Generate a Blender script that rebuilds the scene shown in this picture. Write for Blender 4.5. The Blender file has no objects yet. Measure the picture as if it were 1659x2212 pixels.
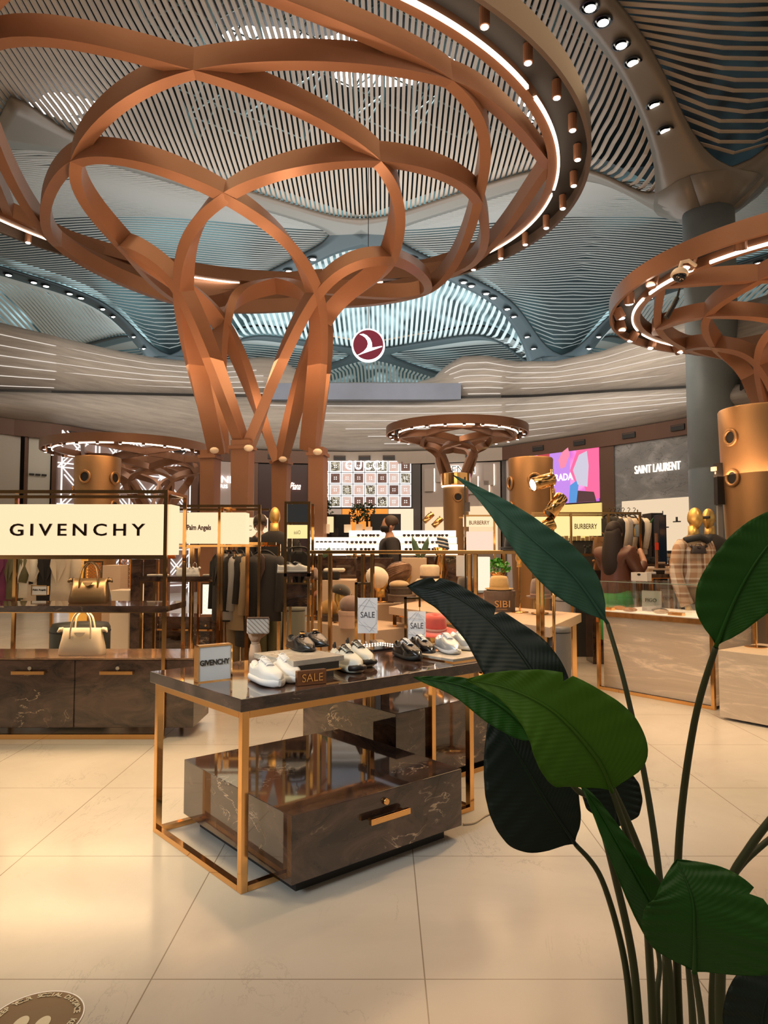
import bpy, bmesh, math, random
from mathutils import Vector, Matrix
import numpy as np
random.seed(7)
PI = math.pi
R = math.radians
sc = bpy.context.scene
COL = sc.collection
ORD = ['first', 'second', 'third', 'fourth', 'fifth', 'sixth', 'seventh', 'eighth', 'ninth', 'tenth', 'eleventh', 'twelfth', 'thirteenth', 'fourteenth', 'fifteenth', 'sixteenth']
# ------------------------------------------------------------ camera
F, PITCH, H = 1530.0, math.atan(84/1530.0), 1.36
cam_d = bpy.data.cameras.new('camera'); cam = bpy.data.objects.new('camera', cam_d); COL.objects.link(cam)
cam.location = (0, 0, H); cam.rotation_euler = (PI/2+PITCH, 0, 0)
cam_d.sensor_fit = 'VERTICAL'; cam_d.sensor_height = 36.0; cam_d.lens = 36.0*F/2212
cam_d.clip_start = 0.05; cam_d.clip_end = 300
sc.camera = cam
# ------------------------------------------------------------ look
sc.view_settings.view_transform = 'Standard'; sc.view_settings.look = 'None'
sc.view_settings.gamma = 1; sc.view_settings.use_curve_mapping = False
sc.view_settings.exposure = 0.55
sc.cycles.max_bounces = 7; sc.cycles.glossy_bounces = 4; sc.cycles.diffuse_bounces = 3
sc.cycles.transmission_bounces = 5; sc.cycles.transparent_max_bounces = 8
sc.cycles.sample_clamp_indirect = 4; sc.cycles.caustics_reflective = False; sc.cycles.caustics_refractive = False
w = bpy.data.worlds.new('world'); sc.world = w; w.use_nodes = True
_nt = w.node_tree; _tc = _nt.nodes.new('ShaderNodeTexCoord'); _mp = _nt.nodes.new('ShaderNodeMapping'); _mp.inputs['Scale'].default_value = (1, 1, 2.2)
_n = _nt.nodes.new('ShaderNodeTexNoise'); _n.inputs['Scale'].default_value = 2.0; _n.inputs['Detail'].default_value = 0
_r = _nt.nodes.new('ShaderNodeValToRGB'); _r.color_ramp.elements[0].position = .46; _r.color_ramp.elements[0].color = (.07, .06, .055, 1)
_r.color_ramp.elements[1].position = .64; _r.color_ramp.elements[1].color = (1.0, .80, .56, 1)
_nt.links.new(_tc.outputs['Generated'], _mp.inputs[0]); _nt.links.new(_mp.outputs[0], _n.inputs['Vector']); _nt.links.new(_n.outputs['Fac'], _r.inputs[0])
_nt.links.new(_r.outputs[0], _nt.nodes['Background'].inputs[0]); _nt.nodes['Background'].inputs[1].default_value = 0.42
WARM = (1.0, 0.66, 0.36); COOL = (0.62, 0.88, 1.0); NEUT = (1, 0.86, 0.7)
def lamp(kind, name, loc, energy, color, aim=None, **kw):
    d = bpy.data.lights.new(name, kind); d.energy = energy; d.color = color
    for k, v in kw.items(): setattr(d, k, v)
    o = bpy.data.objects.new(name, d); COL.objects.link(o); o.location = loc
    if aim is not None:
        o.rotation_euler = (Vector(aim)-Vector(loc)).to_track_quat('-Z', 'Y').to_euler()
    return o
# daylight under the far vaults, warm hall lighting and added fills over the shop floor
lamp('AREA', 'daylight_far', (-1, 36, 10.2), 1000, (.74,.92,1.0), (-1, 36, 20), size=24, size_y=14, shape='RECTANGLE')
lamp('AREA', 'daylight_near', (-1, 24, 8.4), 420, (.97,.96,.97), (-1, 24, 20), size=20, size_y=8, shape='RECTANGLE')
lamp('AREA', 'hall_downlight', (0, 7.5, 8.6), 170, WARM, (0, 7.5, 0), size=9, size_y=6, shape='RECTANGLE')
lamp('AREA', 'hall_downlight_front', (-1.5, 1.0, 5.0), 38, (1, .82, .60), (-1.0, 3.0, 0), size=4, size_y=3, shape='RECTANGLE')
lamp('AREA', 'facade_fill', (0, 17.5, 7.6), 430, (1, .84, .68), (0, 25, 5.5), size=14, size_y=4, shape='RECTANGLE')  # added fill aimed at the mezzanine walls, no fixture there
lamp('AREA', 'shop_fill_centre', (.8, 7.4, 3.7), 55, (1, .60, .30), (.8, 7.4, 0), size=3.2, size_y=2.2, shape='RECTANGLE')  # added fill for a warm glow over the hats, no lamp hangs here
lamp('AREA', 'shop_fill_far', (0, 10.6, 4.2), 110, (1, .60, .30), (0, 10.8, 0), size=9, size_y=1.6, shape='RECTANGLE')  # second added fill for the warm glow, further back
for _p, _e in (((-2.6, 5.6, 1.9), 45), ((-1.6, 8.0, 2.1), 48), ((1.2, 6.4, 1.5), 45), ((5.0, 8.6, 2.3), 40)):
    lamp('AREA', 'shop_bounce_fill', _p, _e, (1, .60, .34), (_p[0], _p[1]+.2, 9), size=2.2, size_y=1.2, shape='RECTANGLE')  # added fills standing in for light bounced off the shop floor
lamp('SPOT', 'daylight_spot_table', (-3.2, -1.2, 3.6), 420, (.80, .92, 1.0), (-.1, 3.5, .8), spot_size=R(34), spot_blend=.8, shadow_soft_size=.6)
lamp('SPOT', 'aisle_spot_left', (-1.9, 3.3, 5.6), 850, (1, .74, .42), (-1.75, 3.75, 0), spot_size=R(40), spot_blend=.9, shadow_soft_size=.25)
lamp('SPOT', 'aisle_spot_right', (2.6, 4.2, 5.6), 420, (1, .74, .42), (1.9, 4.9, 0), spot_size=R(46), spot_blend=.9, shadow_soft_size=.25)
lamp('SPOT', 'counter_spot', (3.4, 4.2, 4.6), 200, (1, .66, .36), (2.9, 6.2, .5), spot_size=R(55), spot_blend=.9, shadow_soft_size=.2)
# ------------------------------------------------------------ pixel -> place
def ray(px, py):
    u = (px-829.5)/F; v = (1106-py)/F
    return Vector((u, math.cos(PITCH)-v*math.sin(PITCH), math.sin(PITCH)+v*math.cos(PITCH)))
def W(px, py, Y):
    r = ray(px, py); return Vector((0, 0, H))+r*(Y/r.y)
def G(px, py, z=0.0):
    r = ray(px, py); return Vector((0, 0, H))+r*((z-H)/r.z)
# ------------------------------------------------------------ materials
MATS = {}
def nodes_of(name):
    m = bpy.data.materials.new(name); m.use_nodes = True
    nt = m.node_tree; return m, nt, nt.nodes['Principled BSDF']
def mat(name, col, rough=0.5, metal=0.0, spec=0.5, coat=0.0, trans=0.0, alpha=1.0, em=None, es=0.0, noise=0.0, nscale=6.0, bump=0.0, bscale=60, sheen=0.0):
    if name in MATS: return MATS[name]
    m, nt, p = nodes_of(name)
    c = (*col, 1) if len(col) == 3 else col
    p.inputs['Base Color'].default_value = c; p.inputs['Roughness'].default_value = rough
    p.inputs['Metallic'].default_value = metal; p.inputs['Specular IOR Level'].default_value = spec
    p.inputs['Coat Weight'].default_value = coat; p.inputs['Transmission Weight'].default_value = trans
    p.inputs['Alpha'].default_value = alpha; p.inputs['Sheen Weight'].default_value = sheen
    if em: p.inputs['Emission Color'].default_value = (*em, 1); p.inputs['Emission Strength'].default_value = es
    tc = nt.nodes.new('ShaderNodeTexCoord')
    if noise:
        n = nt.nodes.new('ShaderNodeTexNoise'); n.inputs['Scale'].default_value = nscale; n.inputs['Detail'].default_value = 6
        nt.links.new(tc.outputs['Object'], n.inputs['Vector'])
        r = nt.nodes.new('ShaderNodeValToRGB'); r.color_ramp.elements[0].position = .3; r.color_ramp.elements[1].position = .7
        r.color_ramp.elements[0].color = (*[x*(1-noise) for x in c[:3]], 1); r.color_ramp.elements[1].color = (*[min(1, x*(1+noise)) for x in c[:3]], 1)
        nt.links.new(n.outputs['Fac'], r.inputs[0]); nt.links.new(r.outputs[0], p.inputs['Base Color'])
    if bump:
        n = nt.nodes.new('ShaderNodeTexNoise'); n.inputs['Scale'].default_value = bscale
        nt.links.new(tc.outputs['Object'], n.inputs['Vector'])
        b = nt.nodes.new('ShaderNodeBump'); b.inputs['Strength'].default_value = bump; b.inputs['Distance'].default_value = 0.01
        nt.links.new(n.outputs['Fac'], b.inputs['Height']); nt.links.new(b.outputs[0], p.inputs['Normal'])
    MATS[name] = m; return m
def N(nt, t, **kw):
    n = nt.nodes.new('ShaderNode'+t)
    for k, v in kw.items():
        if k in ('operation', 'blend_type', 'data_type', 'wave_type', 'feature', 'bands_direction', 'distance'): setattr(n, k, v)
        else: n.inputs[k.replace('_', ' ')].default_value = v
    return n
def ramp(nt, src, stops):
    r = nt.nodes.new('ShaderNodeValToRGB'); e = r.color_ramp.elements
    while len(e) < len(stops): e.new(.5)
    for i, (p, c) in enumerate(stops): e[i].position = p; e[i].color = (*c, 1)
    nt.links.new(src, r.inputs[0]); return r.outputs[0]
def mixc(nt, fac, a, b, mode='MIX'):
    m = nt.nodes.new('ShaderNodeMix'); m.data_type = 'RGBA'; m.blend_type = mode
    for s, v in ((m.inputs[0], fac), (m.inputs[6], a), (m.inputs[7], b)):
        if hasattr(v, 'links') or hasattr(v, 'is_linked'): nt.links.new(v, s)
        else: s.default_value = v if not isinstance(v, tuple) else (*v, 1)
    return m.outputs[2]
def marble(name, base, dark, vein, rough=.08, scale=2.2, veinw=.02, coat=0.3, vein2=0.5, zs=2.0):
    m, nt, p = nodes_of(name)
    tc = nt.nodes.new('ShaderNodeTexCoord'); mp = N(nt, 'Mapping'); mp.inputs['Scale'].default_value = (1, 1, zs)
    nt.links.new(tc.outputs['Object'], mp.inputs[0])
    n1 = N(nt, 'TexNoise', Scale=scale, Detail=8.0, Roughness=.65, Distortion=1.2); nt.links.new(mp.outputs[0], n1.inputs['Vector'])
    c1 = ramp(nt, n1.outputs['Fac'], [(.32, dark), (.52, base), (.7, tuple(min(1, x*1.7) for x in base))])
    n2 = N(nt, 'TexNoise', Scale=scale*1.3, Detail=5.0, Roughness=.6, Distortion=.8); nt.links.new(mp.outputs[0], n2.inputs['Vector'])
    s = N(nt, 'Math', operation='SUBTRACT'); s.inputs[1].default_value = .5; nt.links.new(n2.outputs['Fac'], s.inputs[0])
    a = N(nt, 'Math', operation='ABSOLUTE'); nt.links.new(s.outputs[0], a.inputs[0])
    n3 = N(nt, 'TexNoise', Scale=scale*.9, Detail=2.0); nt.links.new(tc.outputs['Object'], n3.inputs['Vector'])
    v1 = ramp(nt, a.outputs[0], [(0, (1, 1, 1)), (veinw, (0, 0, 0))])
    v2 = ramp(nt, n3.outputs['Fac'], [(vein2, (0, 0, 0)), (min(1, vein2+.12), (1, 1, 1))])
    mu = mixc(nt, 1.0, v1, v2, 'MULTIPLY')
    c = mixc(nt, mu, c1, vein)
    nt.links.new(c, p.inputs['Base Color']); p.inputs['Roughness'].default_value = rough
    p.inputs['Coat Weight'].default_value = coat; p.inputs['Coat Roughness'].default_value = .03
    MATS[name] = m; return m
def emit(name, col, s):
    return mat(name, (0.02, 0.02, 0.02), .6, em=col, es=s)
gold = mat('polished_gold', (0.90, 0.50, 0.19), .10, 1.0)
gold_soft = mat('brushed_gold', (0.80, 0.50, 0.22), .32, 1.0)
head_gold = mat('gold_leaf_paint', (0.78, 0.50, 0.16), .38, .85)
copper = mat('copper_bronze_paint', (0.30, 0.15, 0.088), .36, .3, noise=.06, nscale=2)
bronze = mat('bronze_rim', (0.15, 0.115, 0.095), .42, .4)
black = mat('matt_black', (0.012, 0.011, 0.012), .5)
blackglass = mat('black_gloss', (0.01, 0.01, 0.012), .08, coat=.5)
darkm = marble('dark_emperador_marble', (0.075, 0.044, 0.033), (0.014, 0.009, 0.008), (0.60, 0.44, 0.30), rough=.05, coat=.6, scale=3.0, veinw=.012, vein2=.56)
travertine = marble('beige_travertine', (0.60, 0.48, 0.36), (0.53, 0.42, 0.31), (0.47, 0.36, 0.26), rough=.35, scale=1.3, veinw=.005, coat=0, vein2=.62, zs=7)
beige = mat('beige_laminate', (0.62, 0.46, 0.33), .45, noise=.05, nscale=3)
cream = mat('cream_board', (0.80, 0.68, 0.54), .5)
white = mat('white_leather', (0.80, 0.80, 0.79), .42, bump=.05, bscale=120)
paper = mat('white_card', (0.82, 0.82, 0.84), .6)
signglow = emit('warm_white_lightbox', (1.0, 0.76, 0.46), .74)
signyel = emit('yellow_lightbox', (1.0, 0.80, 0.34), 0.72)
signpink = emit('pink_lightbox', (1.0, 0.66, 0.52), 0.74)
whiteglow = emit('white_light_strip', (1.0, 0.93, 0.84), 4.0)
ledglow = emit('warm_led_strip', (1.0, 0.78, 0.58), 5.0)
shopglow = emit('lit_shop_wall', (1.0, 0.74, 0.45), .62)
glass = mat('clear_glass', (0.9, 0.95, 0.93), .02, trans=1.0, alpha=.18)
mirror = mat('mirror_glass', (0.75, 0.8, 0.8), .02, 1.0)
inkblack = mat('black_lettering', (0.02, 0.016, 0.012), .2)
greycol = mat('column_blue_grey_paint', (0.20, 0.235, 0.25), .5, noise=.08, nscale=1.5)
bandm = None
# ------------------------------------------------------------ mesh builder
class MB:
    def __init__(s): s.v = []; s.f = []; s.uv = None
    def add(s, vs, fs):
        b = len(s.v); s.v += [tuple(x) for x in vs]; s.f += [tuple(i+b for i in f) for f in fs]; return s
    def box(s, c, d, rz=0, M=None):
        x, y, z = d[0]/2, d[1]/2, d[2]/2
        vs = [Vector((sx*x, sy*y, sz*z)) for sz in (-1, 1) for sx, sy in ((-1, -1), (1, -1), (1, 1), (-1, 1))]
        m = M if M is not None else Matrix.Rotation(rz, 3, 'Z')
        vs = [m @ q+Vector(c) for q in vs]
        return s.add(vs, [(3, 2, 1, 0), (4, 5, 6, 7), (0, 1, 5, 4), (1, 2, 6, 5), (2, 3, 7, 6), (3, 0, 4, 7)])
    def bb(s, x0, x1, y0, y1, z0, z1):
        return s.box(((x0+x1)/2, (y0+y1)/2, (z0+z1)/2), (abs(x1-x0), abs(y1-y0), abs(z1-z0)))
    def bar(s, a, b, w=.025, h=None, up=(0, 0, 1)):
        a, b = Vector(a), Vector(b); h = h or w; t = (b-a); L = t.length; t.normalize(); u = Vector(up)
        if abs(t.dot(u)) > .98: u = Vector((0, 1, 0))
        sd = t.cross(u).normalized(); u = sd.cross(t)
        return s.box((a+b)/2, (w, L, h), M=Matrix((sd, t, u)).transposed())
    def prism(s, pts, z0, z1):
        n = len(pts); vs = [(p[0], p[1], z0) for p in pts]+[(p[0], p[1], z1) for p in pts]
        return s.add(vs, [tuple(range(n-1, -1, -1)), tuple(range(n, 2*n))]+[(i, (i+1) % n, n+(i+1) % n, n+i) for i in range(n)])
    def slab(s, pts3, off):   # planar outline in 3D + offset vector
        n = len(pts3); o = Vector(off); vs = [Vector(p) for p in pts3]; vs = vs+[p+o for p in vs]
        return s.add(vs, [tuple(range(n)), tuple(range(2*n-1, n-1, -1))]+[(i, n+i, n+(i+1) % n, (i+1) % n) for i in range(n)])
    def lathe(s, prof, c=(0, 0, 0), n=28, M=None, sx=1, sy=1, cap=True):
        vs = []; c = Vector(c)
        for r, z in prof:
            for k in range(n):
                a = 2*PI*k/n; q = Vector((r*math.cos(a)*sx, r*math.sin(a)*sy, z))
                vs.append((M @ q if M is not None else q)+c)
        fs = []
        for i in range(len(prof)-1):
            for k in range(n):
                k2 = (k+1) % n; fs.append((i*n+k, i*n+k2, (i+1)*n+k2, (i+1)*n+k))
        if cap:
            fs.append(tuple(range(n-1, -1, -1))); fs.append(tuple((len(prof)-1)*n+k for k in range(n)))
        return s.add(vs, fs)
    def tube(s, pts, rad, n=8, cap=True):
        pts = [Vector(p) for p in pts]; m = len(pts)
        rs = rad if isinstance(rad, (list, tuple)) else [rad]*m
        t0 = (pts[1]-pts[0]).normalized(); u = Vector((0, 0, 1)) if abs(t0.z) < .9 else Vector((1, 0, 0))
        u = (u-t0*u.dot(t0)).normalized(); vs = []
        for i, p in enumerate(pts):
            t = (pts[min(i+1, m-1)]-pts[max(i-1, 0)])
            t = t.normalized() if t.length > 1e-9 else t0
            u = (u-t*u.dot(t)); u = u.normalized() if u.length > 1e-6 else Vector((1, 0, 0)); v = t.cross(u)
            for k in range(n):
                a = 2*PI*k/n; vs.append(p+(u*math.cos(a)+v*math.sin(a))*rs[i])
        fs = [(i*n+k, i*n+(k+1) % n, (i+1)*n+(k+1) % n, (i+1)*n+k) for i in range(m-1) for k in range(n)]
        if cap: fs += [tuple(range(n-1, -1, -1)), tuple((m-1)*n+k for k in range(n))]
        return s.add(vs, fs)
    def ribbon(s, pts, sides, ups, w, h, closed=False):   # swept rectangle
        m = len(pts); vs = []
        for i in range(m):
            p, a, u = Vector(pts[i]), Vector(sides[i]), Vector(ups[i])
            ww = w[i] if isinstance(w, (list, tuple)) else w; hh = h[i] if isinstance(h, (list, tuple)) else h
            vs += [p-a*ww/2-u*hh/2, p+a*ww/2-u*hh/2, p+a*ww/2+u*hh/2, p-a*ww/2+u*hh/2]
        fs = []; L = m if closed else m-1
        for i in range(L):
            j = (i+1) % m
            for k in range(4):
                k2 = (k+1) % 4; fs.append((i*4+k, i*4+k2, j*4+k2, j*4+k))
        if not closed: fs += [(3, 2, 1, 0), tuple((m-1)*4+k for k in range(4))]
        return s.add(vs, fs)
    def sphere(s, c, r, n=16, m=10, sc_=(1, 1, 1), M=None, lo=-1, hi=1):
        vs = []; c = Vector(c)
        for i in range(m+1):
            b = math.asin(max(-1, min(1, lo)))+(math.asin(max(-1, min(1, hi)))-math.asin(max(-1, min(1, lo))))*i/m
            for k in range(n):
                a = 2*PI*k/n; q = Vector((math.cos(a)*math.cos(b)*sc_[0], math.sin(a)*math.cos(b)*sc_[1], math.sin(b)*sc_[2]))*r
                vs.append((M @ q if M is not None else q)+c)
        fs = [(i*n+k, i*n+(k+1) % n, (i+1)*n+(k+1) % n, (i+1)*n+k) for i in range(m) for k in range(n)]
        fs += [tuple(range(n-1, -1, -1)), tuple(m*n+k for k in range(n))]
        return s.add(vs, fs)
    def grid(s, P):  # P[i][j] rows of points
        a, b = len(P), len(P[0]); vs = [q for r_ in P for q in r_]
        return s.add(vs, [(i*b+j, i*b+j+1, (i+1)*b+j+1, (i+1)*b+j) for i in range(a-1) for j in range(b-1)])
    def build(s, name, m, parent=None, smooth=False, bev=0.0, sub=0, solid=0.0):
        if ('rail' in name or 'trim' in name or name == 'drawer') and s.v:
            A_ = np.array([tuple(q) for q in s.v]); lo, hi = A_.min(0), A_.max(0); c_ = (lo+hi)/2; e_ = np.maximum(hi-lo, .003); s.v = [tuple(q) for q in c_+(A_-c_)*((e_-.0014)/e_)]
        me = bpy.data.meshes.new(name); me.from_pydata([tuple(q) for q in s.v], [], s.f); me.update()
        if m: me.materials.append(m)
        o = bpy.data.objects.new(name, me); COL.objects.link(o)
        if smooth == 'auto':
            for p in me.polygons: p.use_smooth = True
            me.set_sharp_from_angle(angle=R(38))
        elif smooth:
            for p in me.polygons: p.use_smooth = len(p.vertices) <= 4
        if parent:
            o.parent = parent
        if bev: b = o.modifiers.new('bevel', 'BEVEL'); b.width = bev; b.segments = 2; b.limit_method = 'ANGLE'
        if solid: q = o.modifiers.new('solid', 'SOLIDIFY'); q.thickness = solid; q.offset = 0
        if sub: q = o.modifiers.new('sub', 'SUBSURF'); q.levels = sub; q.render_levels = sub
        return o
def thing(name, label, cat, loc=(0, 0, 0), rz=0, group=None):
    o = bpy.data.objects.new(name, None); COL.objects.link(o); o.empty_display_size = .1
    o.location = loc; o.rotation_euler = (0, 0, rz); o['label'] = label; o['category'] = cat
    if group: o['group'] = group
    return o
def tag(o, label, cat, group=None, kind=None):
    if label: o['label'] = label
    if cat: o['category'] = cat
    if group: o['group'] = group
    if kind: o['kind'] = kind
    return o
def struct(o): o['kind'] = 'structure'; return o
def copy_tree(o, parent=None):
    c = o.copy(); COL.objects.link(c); c.parent = parent
    for ch in list(o.children): copy_tree(ch, c)
    return c
def put(o, loc, rz=0, label=None, sc_=None, group=None):
    o.location = loc; o.rotation_euler = (0, 0, rz)
    if sc_: o.scale = (sc_,)*3 if not isinstance(sc_, tuple) else sc_
    if label: o['label'] = label
    if group: o['group'] = group
    return o
def lettering(txt, m, parent, loc, size, rz=0, rx=PI/2, depth=.004, width=None, shear=0, name='lettering', spacing=1.0, bold=0.0, align='CENTER', mirror_x=False):
    cu = bpy.data.curves.new('t', 'FONT'); cu.body = txt; cu.size = size; cu.extrude = depth/2; cu.align_x = align; cu.align_y = 'CENTER'
    cu.shear = shear; cu.space_character = spacing; cu.offset = bold; cu.resolution_u = 3
    t = bpy.data.objects.new('t', cu); COL.objects.link(t)
    dg = bpy.context.evaluated_depsgraph_get(); me = bpy.data.meshes.new_from_object(t.evaluated_get(dg))
    bpy.data.objects.remove(t); bpy.data.curves.remove(cu)
    xs = [v.co.x for v in me.vertices]; wd = max(xs)-min(xs); cx = (max(xs)+min(xs))/2
    ys = [v.co.y for v in me.vertices]; cy = (max(ys)+min(ys))/2
    k = width/wd if width else 1
    for v in me.vertices: v.co.x = (v.co.x-cx)*k*(-1 if mirror_x else 1); v.co.y -= cy
    me.materials.clear(); me.materials.append(m)
    o = bpy.data.objects.new(name, me); COL.objects.link(o); o.location = loc; o.rotation_euler = (rx, 0, rz)
    if parent: o.parent = parent
    return o
def spline(P, n=8):
    P = [Vector(p) for p in P]; out = []
    for i in range(len(P)-1):
        a = P[max(i-1, 0)]; b = P[i]; c = P[i+1]; d = P[min(i+2, len(P)-1)]
        for k in range(n):
            t = k/n; out.append(.5*((2*b)+(c-a)*t+(2*a-5*b+4*c-d)*t*t+(-a+3*b-3*c+d)*t**3))
    out.append(P[-1]); return out
def interp(x, xs, ys): return float(np.interp(x, xs, ys))
# ================================================================ SETTING
# floor -----------------------------------------------------------
m, nt, p = nodes_of('cream_marble_tiles')
tc = nt.nodes.new('ShaderNodeTexCoord')
n1 = N(nt, 'TexNoise', Scale=.9, Detail=9.0, Roughness=.6, Distortion=.6); nt.links.new(tc.outputs['Object'], n1.inputs['Vector'])
c1 = ramp(nt, n1.outputs['Fac'], [(.3, (.49, .45, .395)), (.55, (.57, .525, .465)), (.75, (.62, .58, .52))])
n2 = N(nt, 'TexNoise', Scale=1.3, Detail=7.0, Roughness=.62, Distortion=1.6)
mp = N(nt, 'Mapping'); mp.inputs['Scale'].default_value = (2.2, .8, 1); mp.inputs['Rotation'].default_value = (0, 0, .7)
nt.links.new(tc.outputs['Object'], mp.inputs[0]); nt.links.new(mp.outputs[0], n2.inputs['Vector'])
s_ = N(nt, 'Math', operation='SUBTRACT'); s_.inputs[1].default_value = .5; nt.links.new(n2.outputs['Fac'], s_.inputs[0])
a_ = N(nt, 'Math', operation='ABSOLUTE'); nt.links.new(s_.outputs[0], a_.inputs[0])
v1 = ramp(nt, a_.outputs[0], [(0, (1, 1, 1)), (.009, (0, 0, 0))])
n3 = N(nt, 'TexNoise', Scale=1.7, Detail=1.0); nt.links.new(tc.outputs['Object'], n3.inputs['Vector'])
v2 = ramp(nt, n3.outputs['Fac'], [(.52, (0, 0, 0)), (.68, (.6, .6, .6))])
c2 = mixc(nt, mixc(nt, 1.0, v1, v2, 'MULTIPLY'), c1, (.30, .27, .24))
sx_ = nt.nodes.new('ShaderNodeSeparateXYZ'); nt.links.new(tc.outputs['Object'], sx_.inputs[0])
def joint(out, off, per, wd):
    a = N(nt, 'Math', operation='ADD'); a.inputs[1].default_value = off; nt.links.new(out, a.inputs[0])
    b = N(nt, 'Math', operation='PINGPONG'); b.inputs[1].default_value = per/2; nt.links.new(a.outputs[0], b.inputs[0])
    c = N(nt, 'Math', operation='LESS_THAN'); c.inputs[1].default_value = wd; nt.links.new(b.outputs[0], c.inputs[0]); return c.outputs[0]
jx = joint(sx_.outputs['X'], -0.13+8.7, .87, .0022); jy = joint(sx_.outputs['Y'], -2.37+.04+9.1, .91, .0022)
mx = N(nt, 'Math', operation='MAXIMUM'); nt.links.new(jx, mx.inputs[0]); nt.links.new(jy, mx.inputs[1])
c3 = mixc(nt, mx.outputs[0], c2, (.26, .21, .16))
nt.links.new(c3, p.inputs['Base Color']); p.inputs['Roughness'].default_value = .17; p.inputs['Specular IOR Level'].default_value = .5
floor_m = m
MB().bb(-22, 22, -3, 34, -.1, 0).build('floor', floor_m)['kind'] = 'structure'

# shop facade: plan curve sampled by the sight lines of its columns
FX = [-60, 0, 118, 410, 500, 750, 900, 1085, 1135, 1300, 1490, 1659, 1760]
FD = [18.2, 18.8, 19.7, 23.5, 24.7, 25.3, 25.1, 24.2, 23.3, 21.1, 18.8, 16.8, 15.8]
def fdepth(px): return interp(px, FX, FD)
def FA(px, z, dy=0.0):
    Y = fdepth(px)-dy; q = W(px, 1190, Y); return Vector((q.x, Y, z))
ZF = 4.87
wood = None
m, nt, p = nodes_of('grey_brown_wood_cladding')
tc = nt.nodes.new('ShaderNodeTexCoord'); mp = N(nt, 'Mapping'); mp.inputs['Scale'].default_value = (.5, .5, 9)
nt.links.new(tc.outputs['Object'], mp.inputs[0]); n1 = N(nt, 'TexNoise', Scale=1.6, Detail=6.0, Roughness=.7); nt.links.new(mp.outputs[0], n1.inputs['Vector'])
nt.links.new(ramp(nt, n1.outputs['Fac'], [(.3, (.29, .27, .25)), (.7, (.46, .43, .40))]), p.inputs['Base Color']); p.inputs['Roughness'].default_value = .5
bandm = m
GX = [-60, 0, 200, 400, 600, 1000, 1150, 1320, 1490, 1659, 1760]
GY = [849, 850, 854, 858, 861, 863, 860, 850, 842, 830, 820]
TX = [-60, 0, 60, 150, 250, 330, 400, 460, 560, 600, 640, 665, 700, 900, 945, 965, 1000, 1050, 1110, 1200, 1300, 1400, 1490, 1659, 1760]
TY = [690, 700, 715, 737, 760, 775, 782, 785, 774, 776, 800, 829, 829, 829, 815, 790, 772, 770, 783, 783, 762, 726, 695, 640, 600]
def band_pt(px, fr, which):
    D = fdepth(px); gy = interp(px, GX, GY); ty = interp(px, TX, TY)
    if which == 'low':
        yb = 1190-(ZF-H)/D*F; d = D-.35*math.sin(PI*fr)-.3*fr; yy = yb+(gy-yb)*fr
    else: d = D+.15-.35*math.sin(PI*fr); yy = gy-3+(ty-gy+3)*fr
    return W(px, yy, d)
PXS = [-60+i*20 for i in range(92)]
def band(name, which, n=9):
    P = [[band_pt(px, k/n, which) for px in PXS] for k in range(n+1)]
    MB().grid(P).build(name, bandm, smooth=True, solid=.12)['kind'] = 'structure'
band('wall_mezzanine_lower', 'low'); band('wall_mezzanine_upper', 'up')
ms = MB(); 
for k in range(0, 1):
    pts = [W(px, interp(px, GX, GY)-1, fdepth(px)+.1) for px in PXS]
    ms.ribbon(pts, [(0, 1, 0)]*len(pts), [(0, 0, 1)]*len(pts), .5, .10)
ms.build('trim_1', black)['kind'] = 'structure'
def strip(i, fr, which, x0, x1):
    pts = []
    for px in range(x0, x1+1, 15):
        q = band_pt(px, fr, which); q.y -= .10; pts.append(q)
    o = MB().ribbon(pts, [(0, 1, 0)]*len(pts), [(0, 0, 1)]*len(pts), .04, .013).build('light_strip', whiteglow2)
    return o
whiteglow2 = emit('soft_cove_strip', (1.0, 0.90, 0.80), .62)
for i, fr in enumerate((.08, .23, .38, .53, .68, .84)):
    tag(strip(i, fr, 'up', -60, 600-10*i), ['lowest', 'second lowest', 'third lowest', 'third highest', 'second highest', 'topmost'][i]+' white light line along the left half of the upper mezzanine wall', 'light strip', 'mezzanine light lines')
    tag(strip(i, fr, 'up', 1010-10*i, 1760), ['lowest', 'second lowest', 'third lowest', 'third highest', 'second highest', 'topmost'][i]+' white light line along the right half of the upper mezzanine wall', 'light strip', 'mezzanine light lines')
for i, (fr, x0) in enumerate(((.86, 575), (.72, 635), (.58, 700), (.43, 747), (.29, 795), (.15, 830))):
    tag(strip(i, fr, 'low', x0, 1760), ['topmost and longest', 'second from top', 'third from top', 'fourth from top', 'second from bottom', 'lowest and shortest'][i]+' white light line on the lower mezzanine wall above the shops', 'light strip', 'fascia light lines')
# parapet with waves in the middle opening
pp = mat('blue_grey_panel', (.20, .25, .36), .5, noise=.12, nscale=.8)
MB().grid([[W(px, y, 24.3) for px in range(575, 1010, 30)] for y in (864, 829)]).build('wall_parapet', pp, solid=.2)['kind'] = 'structure'

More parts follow.
